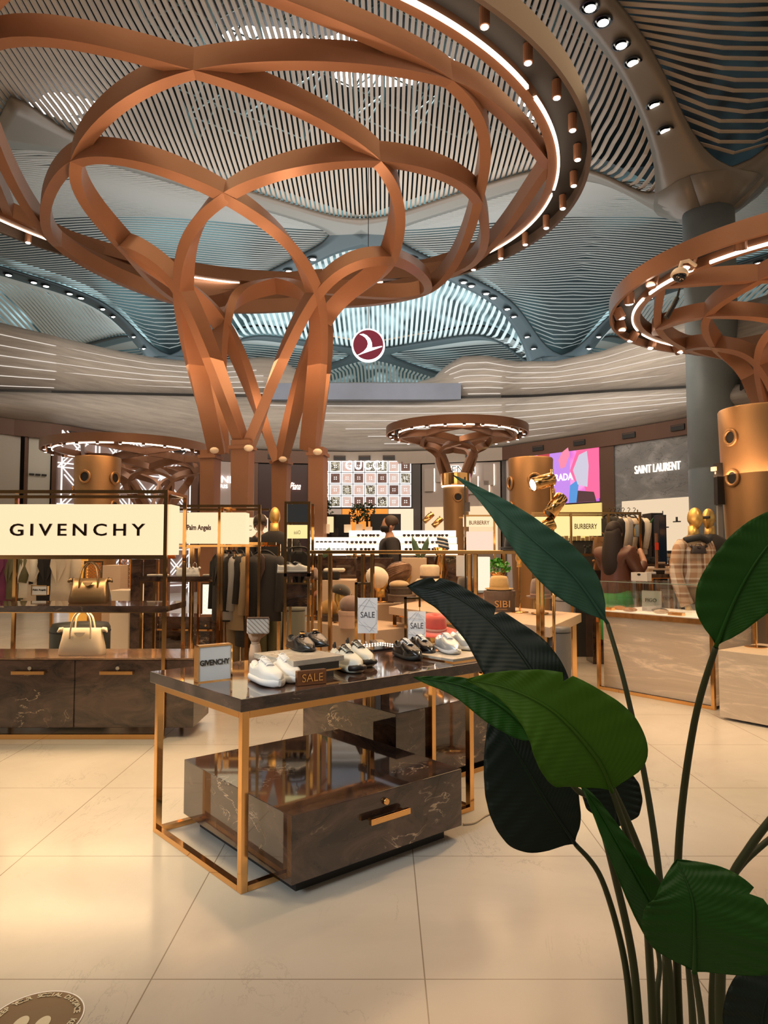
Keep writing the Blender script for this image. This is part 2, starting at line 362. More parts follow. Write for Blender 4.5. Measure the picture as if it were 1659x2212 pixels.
# shopfronts ------------------------------------------------------
brownfr = mat('dark_bronze_frame', (.11, .055, .035), .45, .2)
darkfr = mat('charcoal_pier', (.05, .043, .043), .5)
MB().grid([[FA(px, z, -.9) for px in PXS] for z in (0, ZF+.3)]).build('wall_back', darkfr)['kind'] = 'structure'
def wallpanel(name, x0, x1, z0, z1, m, off=.05, th=.15, parent=None):
    a, b = FA(x0, z0, off), FA(x1, z0, off); nrm = Vector((b.y-a.y, -(b.x-a.x), 0)).normalized()
    if nrm.y > 0: nrm = -nrm
    mb = MB().slab([a, b, Vector((b.x, b.y, z1)), Vector((a.x, a.y, z1))], -nrm*th)
    return mb.build(name, m, parent), a, b, nrm
def zpx(y, px): return H+(1190-y)/F*fdepth(px)
def face_frame(a, b, t, z, nrm, off=.02):
    q = a.lerp(b, t); return Vector((q.x, q.y, z))+nrm*off, math.atan2(b.y-a.y, b.x-a.x)
# fascia with recessed square downlights, piers between shops
for (x0, x1) in ((-60, 52), (113, 430), (430, 560), (552, 660), (680, 895), (908, 1086), (1133, 1305), (1320, 1492), (1590, 1760)):
    pass
seg = [(-60, 430, brownfr), (430, 672, brownfr), (672, 1088, mat('stone_fascia', (.30, .25, .21), .5)), (1088, 1760, brownfr)]
i = 2
for x0, x1, mm in seg:
    n = max(2, (x1-x0)//40); P = [[FA(x0+(x1-x0)*k/n, z, .10) for k in range(n+1)] for z in (ZF-.42, ZF+.02)]
    MB().grid(P).build('trim_%d' % i, mm, solid=.08)['kind'] = 'structure'; i += 1
for px, dlb in ((158, 'left one above the cane lattice shop, nearest the white panel'), (215, 'second one above the cane lattice shop'), (340, 'third one above the cane lattice shop'), (385, 'right one above the cane lattice shop'), (525, 'one above the CELINE shop'), (590, 'one above the maroon shop'), (733, 'left one above the GUCCI grid'), (787, 'middle one above the GUCCI grid'), (840, 'right one above the GUCCI grid'), (1020, 'one above the FENDI shop'), (1165, 'left one above the pink screen'), (1255, 'right one above the pink screen'), (1363, 'left one above the stone shop'), (1470, 'right one above the stone shop, beside the column')):
    q = FA(px, ZF-.2, .17); a = FA(px-5, 0, 0); b = FA(px+5, 0, 0); rz = math.atan2(b.y-a.y, b.x-a.x)
    d = thing('recessed_downlight', 'dark square recessed fascia downlight, '+dlb, 'light', q, rz, 'fascia downlights')
    MB().box((0, 0, 0), (.42, .04, .16)).build('housing', black, d); MB().box((0, -.022, .05), (.36, .01, .02)).build('trim', brownfr, d)
for px, wpx in ((50, 6), (112, 10), (416, 18), (552, 8), (668, 8), (900, 18), (1090, 8), (1312, 26), (1325, 10), (1500, 10)):
    a, b = FA(px-wpx/2, 0, .1), FA(px+wpx/2, 0, .1)
    MB().slab([a, b, b+Vector((0, 0, ZF-.05)), a+Vector((0, 0, ZF-.05))], (0, .5, 0)).build('trim_%d' % i, darkfr if px in (900, 1090, 668) else brownfr)['kind'] = 'structure'; i += 1
def shop(label, x0, x1, z0, z1, m, **k):
    t = thing('shopfront', label, 'shopfront', (0, 0, 0)); o, a, b, n = wallpanel('facade_panel', x0, x1, z0, z1, m, parent=t, **k); return t, a, b, n
ltgrey = mat('pale_grey_panel', (.42, .40, .36), .5)
shop('pale grey shopfront panel at the far left edge behind black frame', -60, 38, 0, zpx(935, 20), ltgrey)
t, a, b, n = shop('narrow pale white panel between two brown frames at left', 56, 104, 0, zpx(925, 80), mat('white_wall_panel', (.55, .56, .52), .5))
for k in range(3):
    q, rz = face_frame(a, b, .15+.28*k, zpx(1026, 80), n, .03); MB().box(q, (.12, .05, .05), rz).build('bracket', black, t)
# cane lattice shopfront
t, a, b, n = shop('mauve shopfront covered by a white cane lattice at left', 118, 408, 0, zpx(945, 260)-.15, mat('mauve_glass', (.30, .22, .21), .3))
Lw = (b-a).length; ux = (b-a).normalized(); lat = MB()
def LP(s, z): return a+ux*s+Vector((0, 0, z))+n*.05
zt = zpx(950, 260); per = 1.15
for k in range(int(Lw/per)+1):
    for d in (0, .12):
        if .1 < k*per+d < Lw: lat.bar(LP(k*per+d, 0), LP(k*per+d, zt), .035)
for k in range(5):
    for d in (0, .12):
        z = k*per+d+.25
        if z < zt: lat.bar(LP(0, z), LP(Lw, z), .035)
for k in range(-4, int(Lw/per)+5):
    for sgn in (1, -1):
        for d in (-.0, .14):
            s0 = k*per+d; z0, s1, z1 = 0., s0, 0.
            pts = []
            for zz in np.linspace(0, zt, 24):
                ss = s0+sgn*(zz-.25)
                if 0 <= ss <= Lw: pts.append((ss, zz))
            if len(pts) > 1: lat.bar(LP(*pts[0]), LP(*pts[-1]), .03)
lat.build('cane_lattice', emit('lit_white_lattice', (1, .95, .9), .75), t)
q, rz = face_frame(a, b, .12, zpx(953, 155), n, .1); lettering('LOEWE', whiteglow, t, q, .2, rz)
# celine
t, a, b, n = shop('mauve grey shopfront with white CELINE PARIS lettering', 432, 550, 0, ZF-.45, mat('mauve_panel', (.36, .30, .29), .5))
q, rz = face_frame(a, b, .28, zpx(1037, 480), n, .06); lettering('CELINE', whiteglow, t, q, .34, rz, width=1.2)
q, rz = face_frame(a, b, .33, zpx(1052, 480), n, .06); lettering('PARIS', whiteglow, t, q, .17, rz, width=.55)
t, a, b, n = shop('dark maroon shopfront with script Loro Piana lettering', 556, 664, 0, ZF-.45, mat('maroon_panel', (.035, .012, .014), .4))
q, rz = face_frame(a, b, .63, zpx(1050, 617), n, .06); lettering('Loro Piana', ledglow, t, q, .36, rz, shear=.4, width=.78)
# gucci grid
t, a, b, n = shop('lit shopfront grid of square patterned panels lettered GUCCI', 683, 892, 0, ZF-.45, black)
x0s, x1s = 686, 889; cols = 8; pat = ['dpldppld', 'ldldldlp', 'plplpldl', 'dpldd' + 'pld']
zt, zb = zpx(996, 790), zpx(1097, 790); cw = (b-a).length*(x1s-x0s)/(892-683)/8; chh = (zt-zb)/4; ux = (b-a).normalized()
tile_w = emit('lit_white_tile', (1, .92, .88), .85)
def tilemat(nm, c0, c1):
    m, nt, p = nodes_of(nm); tc = nt.nodes.new('ShaderNodeTexCoord')
    n_ = N(nt, 'TexNoise', Scale=9.0 if nm[0] == 'p' else 2.5, Detail=5.0, Distortion=2.0); nt.links.new(tc.outputs['Object'], n_.inputs['Vector'])
    c = ramp(nt, n_.outputs['Fac'], [(.42, c0), (.58, c1)]); nt.links.new(c, p.inputs['Emission Color']); p.inputs['Emission Strength'].default_value = .5
    p.inputs['Base Color'].default_value = (.02, .02, .02, 1); return m
tm = {'d': tilemat('brown_tile', (.14, .05, .035), (.24, .10, .07)), 'l': tilemat('blush_tile', (1, .62, .5), (1, .76, .66)), 'p': tilemat('pattern_tile', (.05, .035, .02), (.8, .7, .5))}
dotw = emit('lit_dot', (1, .9, .8), 1.5)
for r_ in range(4):
    for c_ in range(8):
        ctr = a+ux*((c_+.5)*cw+.05)+Vector((0, 0, zt-(r_+.5)*chh)); rz = math.atan2(ux.y, ux.x)
        tl = MB().box(ctr+n*.03, (cw*.95, .04, chh*.95), rz).build('tile', tile_w, t)
        MB().box(ctr+n*.055, (cw*.76, .02, chh*.78), rz).build('pattern', tm[pat[r_][c_]], tl)
        d = MB()
        for sx in (-1, 1):
            for sz in (-1, 1): d.box(ctr+n*.07+ux*sx*.035+Vector((0, 0, sz*.035)), (.03, .02, .03), rz)
        d.build('button_dots', dotw, tl)
q, rz = face_frame(a, b, .5, zpx(1007, 790), n, .22); lettering('GUCCI', emit('gucci_letter_white', (1, .96, .92), 1.6), t, q, .44, rz, width=1.35, bold=.006, spacing=1.2, depth=.05)
# shop interior under the grid
def interior(nm, x0, x1, y0, y1, m, off=.5): 
    o, a, b, n = wallpanel(nm, x0, x1, zpx(y1, (x0+x1)/2), zpx(y0, (x0+x1)/2), m, off=off, th=.05); return o
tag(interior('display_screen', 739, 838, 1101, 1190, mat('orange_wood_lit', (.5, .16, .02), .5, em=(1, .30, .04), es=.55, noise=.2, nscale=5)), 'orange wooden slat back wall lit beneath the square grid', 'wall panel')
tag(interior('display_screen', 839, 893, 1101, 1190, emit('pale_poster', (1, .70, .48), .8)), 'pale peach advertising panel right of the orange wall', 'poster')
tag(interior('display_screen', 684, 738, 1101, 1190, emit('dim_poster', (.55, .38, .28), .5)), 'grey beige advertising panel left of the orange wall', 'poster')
# fendi
t, a, b, n = shop('grey shopfront with raised lit rectangles and FENDI lettering', 912, 1082, 0, ZF-.45, mat('fendi_grey_panel', (.30, .25, .225), .5))
q, rz = face_frame(a, b, .52, zpx(1016, 1000), n, .16); lettering('FENDI', whiteglow, t, q, .42, rz, width=.98, bold=.012)
q, rz = face_frame(a, b, .52, zpx(1016, 1000), n, .2); lettering('FENDI', inkblack, t, q, .42, rz, width=.96)
for s_, y0, y1 in ((.10, 1010, 1060), (.24, 998, 1040), (.36, 1020, 1085), (.66, 1030, 1068), (.8, 1040, 1095), (.86, 1005, 1050)):
    z0, z1 = zpx(y1, 1000), zpx(y0, 1000); q, rz = face_frame(a, b, s_, (z0+z1)/2, n, .05)
    MB().box(q, (.34, .06, z1-z0), rz).build('raised_rectangle', mat('fendi_grey_panel2', (.33, .28, .25), .5), t)
    MB().box(q+ux*.18, (.025, .07, z1-z0), rz).build('lit_edge', ledglow, t)
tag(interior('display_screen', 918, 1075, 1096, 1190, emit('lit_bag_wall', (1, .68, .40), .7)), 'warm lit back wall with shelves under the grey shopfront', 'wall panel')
t, a, b, n = shop('plain pale pillar panel between grey shopfront and pink screen', 1094, 1131, 0, ZF-.1, mat('pale_pillar', (.50, .44, .42), .5))
# prada screen
t, a, b, n = shop('magenta video screen advert with PRADA lettering', 1138, 1301, zpx(1090, 1220), ZF-.42, black)
ux = (b-a).normalized(); Lw = (b-a).length; z0, z1 = zpx(1088, 1220), zpx(962, 1220); rz = math.atan2(ux.y, ux.x)
m, nt, p = nodes_of('magenta_screen'); tc = nt.nodes.new('ShaderNodeTexCoord'); n_ = N(nt, 'TexNoise', Scale=.8, Detail=3.0, Distortion=1.5); nt.links.new(tc.outputs['Object'], n_.inputs['Vector'])
c = ramp(nt, n_.outputs['Fac'], [(.35, (.42, .10, .55)), (.5, (.85, .20, .62)), (.65, (.95, .42, .75))]); nt.links.new(c, p.inputs['Emission Color']); p.inputs['Emission Strength'].default_value = .8; p.inputs['Base Color'].default_value = (0, 0, 0, 1)
P_ = lambda s, z: a+ux*s*Lw+Vector((0, 0, z0+(z1-z0)*z))-Vector((0, 0, a.z))+n*.03
MB().slab([P_(0.02, 0), P_(.98, 0), P_(.98, 1), P_(.02, 1)], -n*.02).build('screen', m, t)
def blob(nm, pts, col, off, s=.8):
    MB().slab([P_(x, z)+n*off for x, z in pts], -n*.004).build(nm, emit(nm+'_c', col, s), t)
blob('screen_purple_field', [(.32, 0), (.62, 0), (.62, .95), (.32, .9)], (.50, .22, .72), .006)
blob('screen_white_coat', [(.24, .0), (.35, .1), (.36, .5), (.28, .85), (.2, .7), (.16, .3)], (.85, .75, .85), .01, .7)
blob('screen_red_hair', [(.2, .75), (.34, .8), (.36, .95), (.24, 1), (.18, .9)], (.6, .05, .08), .012, .6)
blob('screen_pink_sleeve', [(.62, .55), (.72, .9), (.86, 1), (.99, .9), (.99, .05), (.84, .05), (.78, .4), (.7, .3)], (.95, .12, .30), .01, .8)
blob('screen_blue_strip', [(.6, .0), (.7, 0), (.74, .4), (.62, .3)], (.08, .3, .7), .012, .7)
blob('screen_grey_shirt', [(.72, .3), (.84, .25), (.86, .6), (.84, .85), (.74, .8), (.66, .55)], (.62, .58, .72), .014, .7)
blob('screen_dark_trousers', [(.7, 0), (.95, 0), (.92, .16), (.72, .2)], (.1, .03, .04), .016, .5)
blob('screen_glove', [(.5, .6), (.56, .62), (.62, .82), (.6, .95), (.52, .88), (.47, .75)], (.95, .25, .4), .015, .7)
lettering('PRADA', emit('screen_text', (1, .95, .95), 1.2), t, P_(.52, .45)+n*.03, .3, rz, width=.8, bold=.006)
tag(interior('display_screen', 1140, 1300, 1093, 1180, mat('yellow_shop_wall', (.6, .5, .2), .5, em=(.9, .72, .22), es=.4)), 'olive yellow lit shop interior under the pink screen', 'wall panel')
# saint laurent
m = marble('grey_sculpted_stone', (.20, .20, .205), (.17, .17, .175), (.06, .06, .065), rough=.5, scale=.8, veinw=.006, coat=0, vein2=.45)
t, a, b, n = shop('grey veined stone shopfront with SAINT LAURENT lettering', 1330, 1494, 0, ZF-.42, m)
q, rz = face_frame(a, b, .62, zpx(1011, 1428), n, .1); lettering('SAINT LAURENT', emit('laurent_letters', (1, .85, .68), 1.1), t, q, .33, rz, width=1.42, depth=.05, bold=.0)
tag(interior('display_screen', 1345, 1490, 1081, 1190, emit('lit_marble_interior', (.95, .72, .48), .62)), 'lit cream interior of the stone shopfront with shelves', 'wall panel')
for k, (px, y) in enumerate(((1395, 1112), (1400, 1135), (1450, 1115), (1455, 1140), (1480, 1128))):
    q = FA(px, zpx(y, px), .3); s = thing('wall_shelf', 'dark shelf in the stone shopfront, '+['upper left', 'lower left', 'upper middle', 'lower middle', 'rightmost'][k], 'shelf', q, 0, 'shelves in the stone shop')
    MB().box((0, 0, 0), (.55, .25, .03)).build('board', black, s); 
    for kk in range(3): MB().box((-.18+kk*.16, 0, .07), (.1, .1, .11)).build('stock', mat('dark_leather', (.04, .03, .03), .4), s)
# dark recess with planting behind the column, right
MB().slab([W(1598, 845, 17.0), W(1760, 830, 16.0), W(1760, 740, 16.0), W(1598, 800, 17.0)], (0, -.05, 0)).build('window_1', black)['kind'] = 'structure'
pl = thing('potted_palm', 'small dark palm on the balcony at the right edge', 'plant', W(1622, 846, 16.7))
MB().lathe([(.12, 0), (.16, .2)]).build('pot', black, pl)
lf = MB()
for k in range(14):
    an = k*2.4; L = .35+.2*random.random(); lf.tube([(0, 0, .2), (math.cos(an)*L*.5, math.sin(an)*L*.5*.3, .2+L*.8), (math.cos(an)*L, math.sin(an)*L*.3, .2+L*.6)], [.02, .025, .003], 5)
lf.build('fronds', mat('dark_foliage', (.02, .05, .02), .5), pl)
# ================================================================ CEILING
XC, YC, LX, LY = 8.35, 17.8, 9.2, 8.15      # column grid origin, half bays
def zs(t): return 12.6+.8*t
def dip(x, y):
    rr = min(math.hypot(x-a, y-b) for a, b in COLS if not (a < 0 and b < 20))
    return 2.6*math.exp(-(rr/2.5)**2)
COLS = [(XC+2*LX*i, YC+2*LY*j) for i in (-2, -1, 0, 1, 2) for j in (-1, 0, 1, 2)]
def ceil_z(x, y):
    dx = abs(((x-XC)/LX+1) % 2-1); dy = abs(((y-YC)/LY+1) % 2-1)
    m_, n_ = max(dx, dy), min(dx, dy); s_ = (m_+n_)/2
    B = 1.5 if dy < dx else .9
    k = m_-n_; return zs(s_)+B*k*k*(3-2*k)-dip(x, y)
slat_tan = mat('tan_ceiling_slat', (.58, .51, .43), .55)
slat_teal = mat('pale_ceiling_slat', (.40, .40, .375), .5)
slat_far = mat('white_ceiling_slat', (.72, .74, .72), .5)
def clear(x, y): return all((x-a)**2+(y-b)**2 > 1.25**2 for a, b in COLS if not (a < 0 and b < 20))
def run(mb, pts, side, wd, th):
    cur = []
    for q in pts+[None]:
        if q is not None and clear(q[0], q[1]): cur.append((q[0], q[1], ceil_z(q[0], q[1])))
        else:
            if len(cur) > 1: mb.ribbon(cur, [side]*len(cur), [(0, 0, 1)]*len(cur), wd, th)
            cur = []
def field_near(pitch, wd, m):
    mb = MB(); x = -17.0
    while x < XC-.4:
        dn = abs((x-(XC-LX))/LX); y1 = YC+LY*max(0, 1-dn)-.45 if x > XC-2*LX else YC+LY*(XC-2*LX-x)/LX-.45
        y0 = YC-LY*max(0, 1-dn)+.45 if x > XC-LX else 9.0
        if y1-y0 > .5:
            n = int((y1-y0)/.8)+2; run(mb, [(x, y0+(y1-y0)*j/n) for j in range(n+1)], (1, 0, 0), wd, .06)
        x += pitch
    o = mb.build('ceiling_slats_near', m); o['kind'] = 'structure'
def field(cx, cy, along, pitch, wd, m, name, seg=.8):
    mb = MB(); hx, hy = LX-.45, LY-.45; th = .06 if along == 'Y' else .018
    if along == 'Y':
        k = int(hx/pitch)
        for i in range(-k, k+1):
            x = cx+i*pitch; e = hy*(1-abs(i*pitch)/hx)
            if e < .3: continue
            n = max(2, int(2*e/seg)); ys = [cy-e+2*e*j/n for j in range(n+1)]
            run(mb, [(x, y) for y in ys], (1, 0, 0), wd, th)
    else:
        k = int(hy/pitch)
        for i in range(-k, k+1):
            y = cy+i*pitch; e = hx*(1-abs(i*pitch)/hy)
            if e < .3: continue
            n = max(2, int(2*e/seg)); xs = [cx-e+2*e*j/n for j in range(n+1)]
            run(mb, [(x, y) for x in xs], (0, 1, 0), wd, th)
    o = mb.build(name, m); o['kind'] = 'structure'; return o
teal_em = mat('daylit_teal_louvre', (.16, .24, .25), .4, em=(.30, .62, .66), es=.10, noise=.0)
def backing(cx, cy, m, up, name, inner=1.0):
    P = []
    n = 14
    for i in range(n+1):
        row = []
        for j in range(n+1):
            u, v = i/n, j/n   # diamond map
            x = cx+(u-v)*LX*inner; y = cy+(u+v-1)*LY*inner; row.append((x, y, ceil_z(x, y)+up))
        P.append(row)
    o = MB().grid(P).build(name, m, smooth=True); o['kind'] = 'structure'; return o
# side fields (slats across the view)
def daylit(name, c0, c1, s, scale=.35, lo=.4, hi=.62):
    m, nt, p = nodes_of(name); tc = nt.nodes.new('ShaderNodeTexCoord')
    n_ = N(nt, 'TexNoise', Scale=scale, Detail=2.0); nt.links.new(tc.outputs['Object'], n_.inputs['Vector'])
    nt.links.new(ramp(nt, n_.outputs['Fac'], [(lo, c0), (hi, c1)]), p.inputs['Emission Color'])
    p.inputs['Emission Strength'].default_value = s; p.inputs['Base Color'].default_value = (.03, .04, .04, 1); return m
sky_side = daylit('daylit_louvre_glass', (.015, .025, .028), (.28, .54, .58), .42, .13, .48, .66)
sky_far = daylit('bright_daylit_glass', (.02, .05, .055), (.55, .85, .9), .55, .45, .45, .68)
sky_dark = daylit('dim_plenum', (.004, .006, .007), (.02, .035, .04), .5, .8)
ci = 1
for j, y in ((-1, YC-LY), (0, YC+LY), (1, YC+3*LY)):
    for x in (XC-4*LX, XC-2*LX, XC, XC+2*LX):
        if j == -1 and x != XC: continue
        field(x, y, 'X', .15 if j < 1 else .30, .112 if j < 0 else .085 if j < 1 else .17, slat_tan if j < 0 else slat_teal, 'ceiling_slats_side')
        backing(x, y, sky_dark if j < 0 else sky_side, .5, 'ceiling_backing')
for j, y in ((0, YC), (1, YC+2*LY), (2, YC+4*LY)):
    for x in (XC-3*LX, XC-LX, XC+LX):
        if j == 0 and x < XC: continue
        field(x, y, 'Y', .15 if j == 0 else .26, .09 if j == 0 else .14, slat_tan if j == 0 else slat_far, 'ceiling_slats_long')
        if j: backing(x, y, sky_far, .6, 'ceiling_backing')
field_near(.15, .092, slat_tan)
# dark plenum above the near field with skylights and steel lattice
MB().bb(-40, 40, 6, 56.5, 19.0, 19.2).build('ceiling_deck', mat('dark_roof_deck', (.006, .007, .008), .9))['kind'] = 'structure'
skym = emit('skylight_glass', (.93, .97, 1.0), 5.0)
random.seed(11)
def skylight(cx, cy, rx, ry, label, n=9):
    t = thing('skylight', label, 'skylight', (cx, cy, 18.6))
    for k in range(n):
        x = (random.random()-.5)*2*rx; y = (random.random()-.5)*2*ry; r = .35+.5*random.random()
        pts = [(x+r*math.cos(a*PI/4+.3)*(1+.2*random.random()), y+r*.8*math.sin(a*PI/4+.3)) for a in range(8)]
        MB().prism(pts, -.02*(k % 5), .03).build('pane', skym, t)
skylight(-3.0, 23.6, 2.0, .7, 'bright daylit skylight patch behind the slats at top centre', 12)
skylight(.6, 24.4, 1.7, .6, 'bright skylight patch behind the slats right of top centre', 10)
skylight(6.6, 26.8, .8, .7, 'small skylight behind the slats beside the large column', 7)
skylight(-12.6, 27.2, 1.2, .8, 'small skylight behind the slats at the left edge', 7)
steel = mat('teal_grey_steel', (.30, .42, .43), .45, .3)
tr = thing('roof_truss', 'pale teal steel lattice truss seen above the near ceiling slats', 'truss', (0, 0, 16.9))
for x0 in range(-7, 6, 2):
    m_ = MB(); m_.tube([(x0, 17, 0), (x0, 26, 0)], .05, 6); m_.tube([(x0+1, 17, 1.3), (x0+1, 26, 1.3)], .05, 6)
    for k in range(6):
        y = 17+k*1.5; m_.tube([(x0, y, 0), (x0+1, y+.75, 1.3)], .035, 5); m_.tube([(x0+1, y+.75, 1.3), (x0, y+1.5, 0)], .035, 5)
        m_.tube([(x0, y, 0), (x0+2, y+1.5, 0)], .03, 5)
    m_.build('truss_bay', steel, tr)
# ribs between columns: smooth metal bands with paired round downlights
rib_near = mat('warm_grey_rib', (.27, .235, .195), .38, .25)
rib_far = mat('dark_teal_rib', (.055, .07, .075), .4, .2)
def rib(x0, y0, x1, y1, m, name):
    n = 40; L = math.hypot(x1-x0, y1-y0); d = Vector(((x1-x0)/L, (y1-y0)/L, 0)); sd = Vector((-d.y, d.x, 0)); rows = []
    for k in range(n+1):
        t = k/n; c = Vector((x0+(x1-x0)*t, y0+(y1-y0)*t, 0)); hw = .42+.9*math.exp(-(t/.10)**2)+.7*math.exp(-((1-t)/.09)**2)
        row = []
        for q in (-1, -.5, 0, .5, 1):
            pnt = c+sd*hw*q; row.append((pnt.x, pnt.y, zs(t)-.12-dip(pnt.x, pnt.y)))
        rows.append(row)
    o = MB().grid(rows).build(name, m, smooth=True, solid=.10); o['kind'] = 'structure'
lens_on = emit('downlight_lens', (1, .95, .85), 6.0)
ringm = mat('black_reflector', (.01, .01, .01), .15, .5)
dl = thing('ceiling_downlight', 'round black downlight set in a ceiling rib', 'ceiling light', (0, 0, 0), 0, 'rib downlights')
MB().lathe([(.19, 0), (.21, -.03), (.17, -.035), (.12, 0)], n=20).build('reflector', ringm, dl)
MB().lathe([(.12, -.01), (.10, -.02)], c=(.05, .0, -.012), n=12).build('lens', lens_on, dl)
first_dl = [True]
def rib_lights(x0, y0, x1, y1, ts, s_=1.0, where=''):
    cnt = 0
    L = math.hypot(x1-x0, y1-y0); d = Vector(((x1-x0)/L, (y1-y0)/L, 0))
    for t in ts:
        for o_ in (-.02, .02):
            tt = t+o_; p = Vector((x0+(x1-x0)*tt, y0+(y1-y0)*tt, 0))
            o = dl if first_dl[0] else copy_tree(dl); first_dl[0] = False
            z = zs(tt)-dip(p.x, p.y)-.19; put(o, (p.x, p.y, z), rz=1.0, label='round downlight '+ORD[cnt]+' from the column on the '+where); cnt += 1
            if s_ != 1: o.scale = (s_,)*3
for ix in (-1, 0, 1):
    for jy in (0, 1, 2):
        cx, cy = XC+2*LX*ix, YC+2*LY*jy
        for sx in (-1, 1):
            for sy in (-1, 1):
                ex, ey = cx+sx*LX, cy+sy*LY
                if jy == 0 and sy == -1 and not (ix == 0): continue
                if abs(ex) > 30 or ey > 52: continue
                near = (jy == 0)
                if ix == -1 and jy == 0 and sx == -1: continue
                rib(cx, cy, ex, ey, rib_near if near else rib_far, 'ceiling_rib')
                if ix == 0 and jy == 0 and sx == -1 and sy == -1: rib_lights(cx, cy, ex, ey, (.20, .32, .42, .54, .66, .78), where='large near rib at top right')
                elif jy == 1 and sy == -1 and ix in (-1, 0): rib_lights(cx, cy, ex, ey, (.16, .28, .40, .52, .64, .76), 1.0, where='dark '+('left' if sx < 0 else 'right')+' rib of the '+('left' if ix < 0 else 'right')+' far column')
def column(x, y, top, m, label, r=.6):
    t = thing('column', label, 'column', (x, y, 0))
    MB().lathe([(r, 0), (r, 3.4), (r*.975, 3.42), (r, 3.44), (r, 6.6), (r*.975, 6.62), (r, 6.64), (r, top-.5)], n=40).build('shaft', m, t, smooth=True)
    MB().lathe([(r*.92, top-.5), (r*.92, top-.25), (r*1.12, top-.2), (r*1.12, top)], n=40).build('capital', mat('dark_capital', (.05, .055, .06), .4), t)
column(XC, YC, 10.7, greycol, 'large round blue grey column rising to the ceiling on the right', .62)
column(XC, YC+2*LY, 10.6, rib_far, 'far dark column top showing over the right mezzanine wall', .7)
column(XC-2*LX, YC+2*LY, 10.6, rib_far, 'far dark column top showing over the left mezzanine wall', .7)
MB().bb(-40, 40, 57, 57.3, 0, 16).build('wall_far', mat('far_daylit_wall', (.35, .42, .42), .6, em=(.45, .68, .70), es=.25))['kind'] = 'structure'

# ================================================================ LATTICE TREES
fabric_bl = mat('black_channel', (.012, .01, .009), .7)
def ring_pts(c, a, b, rot, off, n=120, t0=0, t1=2*PI):
    P, S = [], []
    closed = t1-t0 > 2*PI-1e-6; m_ = n if closed else n+1
    for k in range(m_):
        t = t0+(t1-t0)*k/n; e = Vector((math.cos(t), math.sin(t))); nx = Vector((e.x/a, e.y/b)); nx.normalize()
        q = Vector((a*e.x+nx.x*off, b*e.y+nx.y*off)); cr, sr = math.cos(rot), math.sin(rot)
        P.append(Vector((c[0]+q.x*cr-q.y*sr, c[1]+q.x*sr+q.y*cr, 0))); S.append(Vector((nx.x*cr-nx.y*sr, nx.x*sr+nx.y*cr, 0)))
    return P, S
def canopy(t, c, z, a, b, rot, k=1.0, nspot=36, led=(), lights=0, lw=60, n=120, spot_r=.055, spot_tilt=0):
    up = Vector((0, 0, 1))
    def rg(name, off, w, h, dz, m):
        P, S = ring_pts(c, a, b, rot, off*k, n); P = [p+Vector((0, 0, z+dz*k)) for p in P]
        return MB().ribbon(P, S, [up]*len(P), w*k, h*k, closed=True).build(name, m, t, smooth='auto')
    rg('outer_rim', -.03, .06, .34, .17, bronze if k > .8 and t['label'].startswith('huge') else copper)
    rg('light_channel', -.27, .44, .05, .20, fabric_bl)
    rg('inner_rim', -.56, .14, .26, .14, copper)
    for t0, t1 in led:
        P, S = ring_pts(c, a, b, rot, -.475*k, 40, t0, t1); P = [p+Vector((0, 0, z+.02*k)) for p in P]
        MB().ribbon(P, S, [up]*len(P), .035*k, .05*k).build('led_strip', ledglow, t)
    P, S = ring_pts(c, a, b, rot, -.2*k, nspot)
    for i in range(nspot):
        q = P[i]+Vector((0, 0, z+.02*k)); M_ = Matrix.Rotation(spot_tilt*math.sin(i*2.1), 3, 'X') @ Matrix.Rotation(spot_tilt*math.cos(i*1.3), 3, 'Y')
        r_ = spot_r
        s_ = MB().lathe([(r_*.8, .15*k), (r_, .14*k), (r_, -.08*k), (r_*.85, -.085*k)], c=q, n=14, M=M_).build('spotlight', copper, t, smooth=False)
        MB().lathe([(r_*.75, 0), (r_*.7, -.008)], c=q+M_ @ Vector((0, 0, -.086*k)), n=12).build('lens', lens_on, s_)
        if lights and i % lights == 0: lamp('SPOT', 'canopy_spot', q+Vector((0, 0, -.12*k)), lw, WARM, (q.x*.9+c[0]*.1, q.y*.9+c[1]*.1, 0), spot_size=R(95), spot_blend=.8, shadow_soft_size=.1)
def rib_sweep(t, name, pts, w, h, m, axis):
    P = spline(pts, 14) if len(pts) > 2 else [Vector(p) for p in pts]; S, U = [], []
    for i, p in enumerate(P):
        T = (P[min(i+1, len(P)-1)]-P[max(i-1, 0)]).normalized(); rad = Vector((p.x-axis[0], p.y-axis[1], 0)); rad.normalize()
        dr, dz = T.dot(rad), T.z; m_ = Vector((dr, dz)); 
        s_ = min(1, max(0, abs(dr)/(abs(dr)+abs(dz)+1e-6)))
        sl = max(0.0, min(1.0, SLP(p.z))); nn = (-rad*(1-sl)+Vector((0, 0, 1))*sl)
        nn = (nn-T*nn.dot(T)).normalized(); S.append(T.cross(nn).normalized()); U.append(nn)
    for _ in range(10):
        V_ = [(U[max(i-1, 0)]+U[i]*2+U[min(i+1, len(U)-1)]) for i in range(len(U))]; U = []; S = []
        for i, v in enumerate(V_):
            T = (P[min(i+1, len(P)-1)]-P[max(i-1, 0)]).normalized(); v = (v-T*v.dot(T)).normalized(); U.append(v); S.append(T.cross(v).normalized())
    return MB().ribbon([p+u*(h if not isinstance(h, list) else h[0])/2 for p, u in zip(P, U)], S, U, w, h).build(name, m, t, smooth='auto')
SLP = lambda z: 0
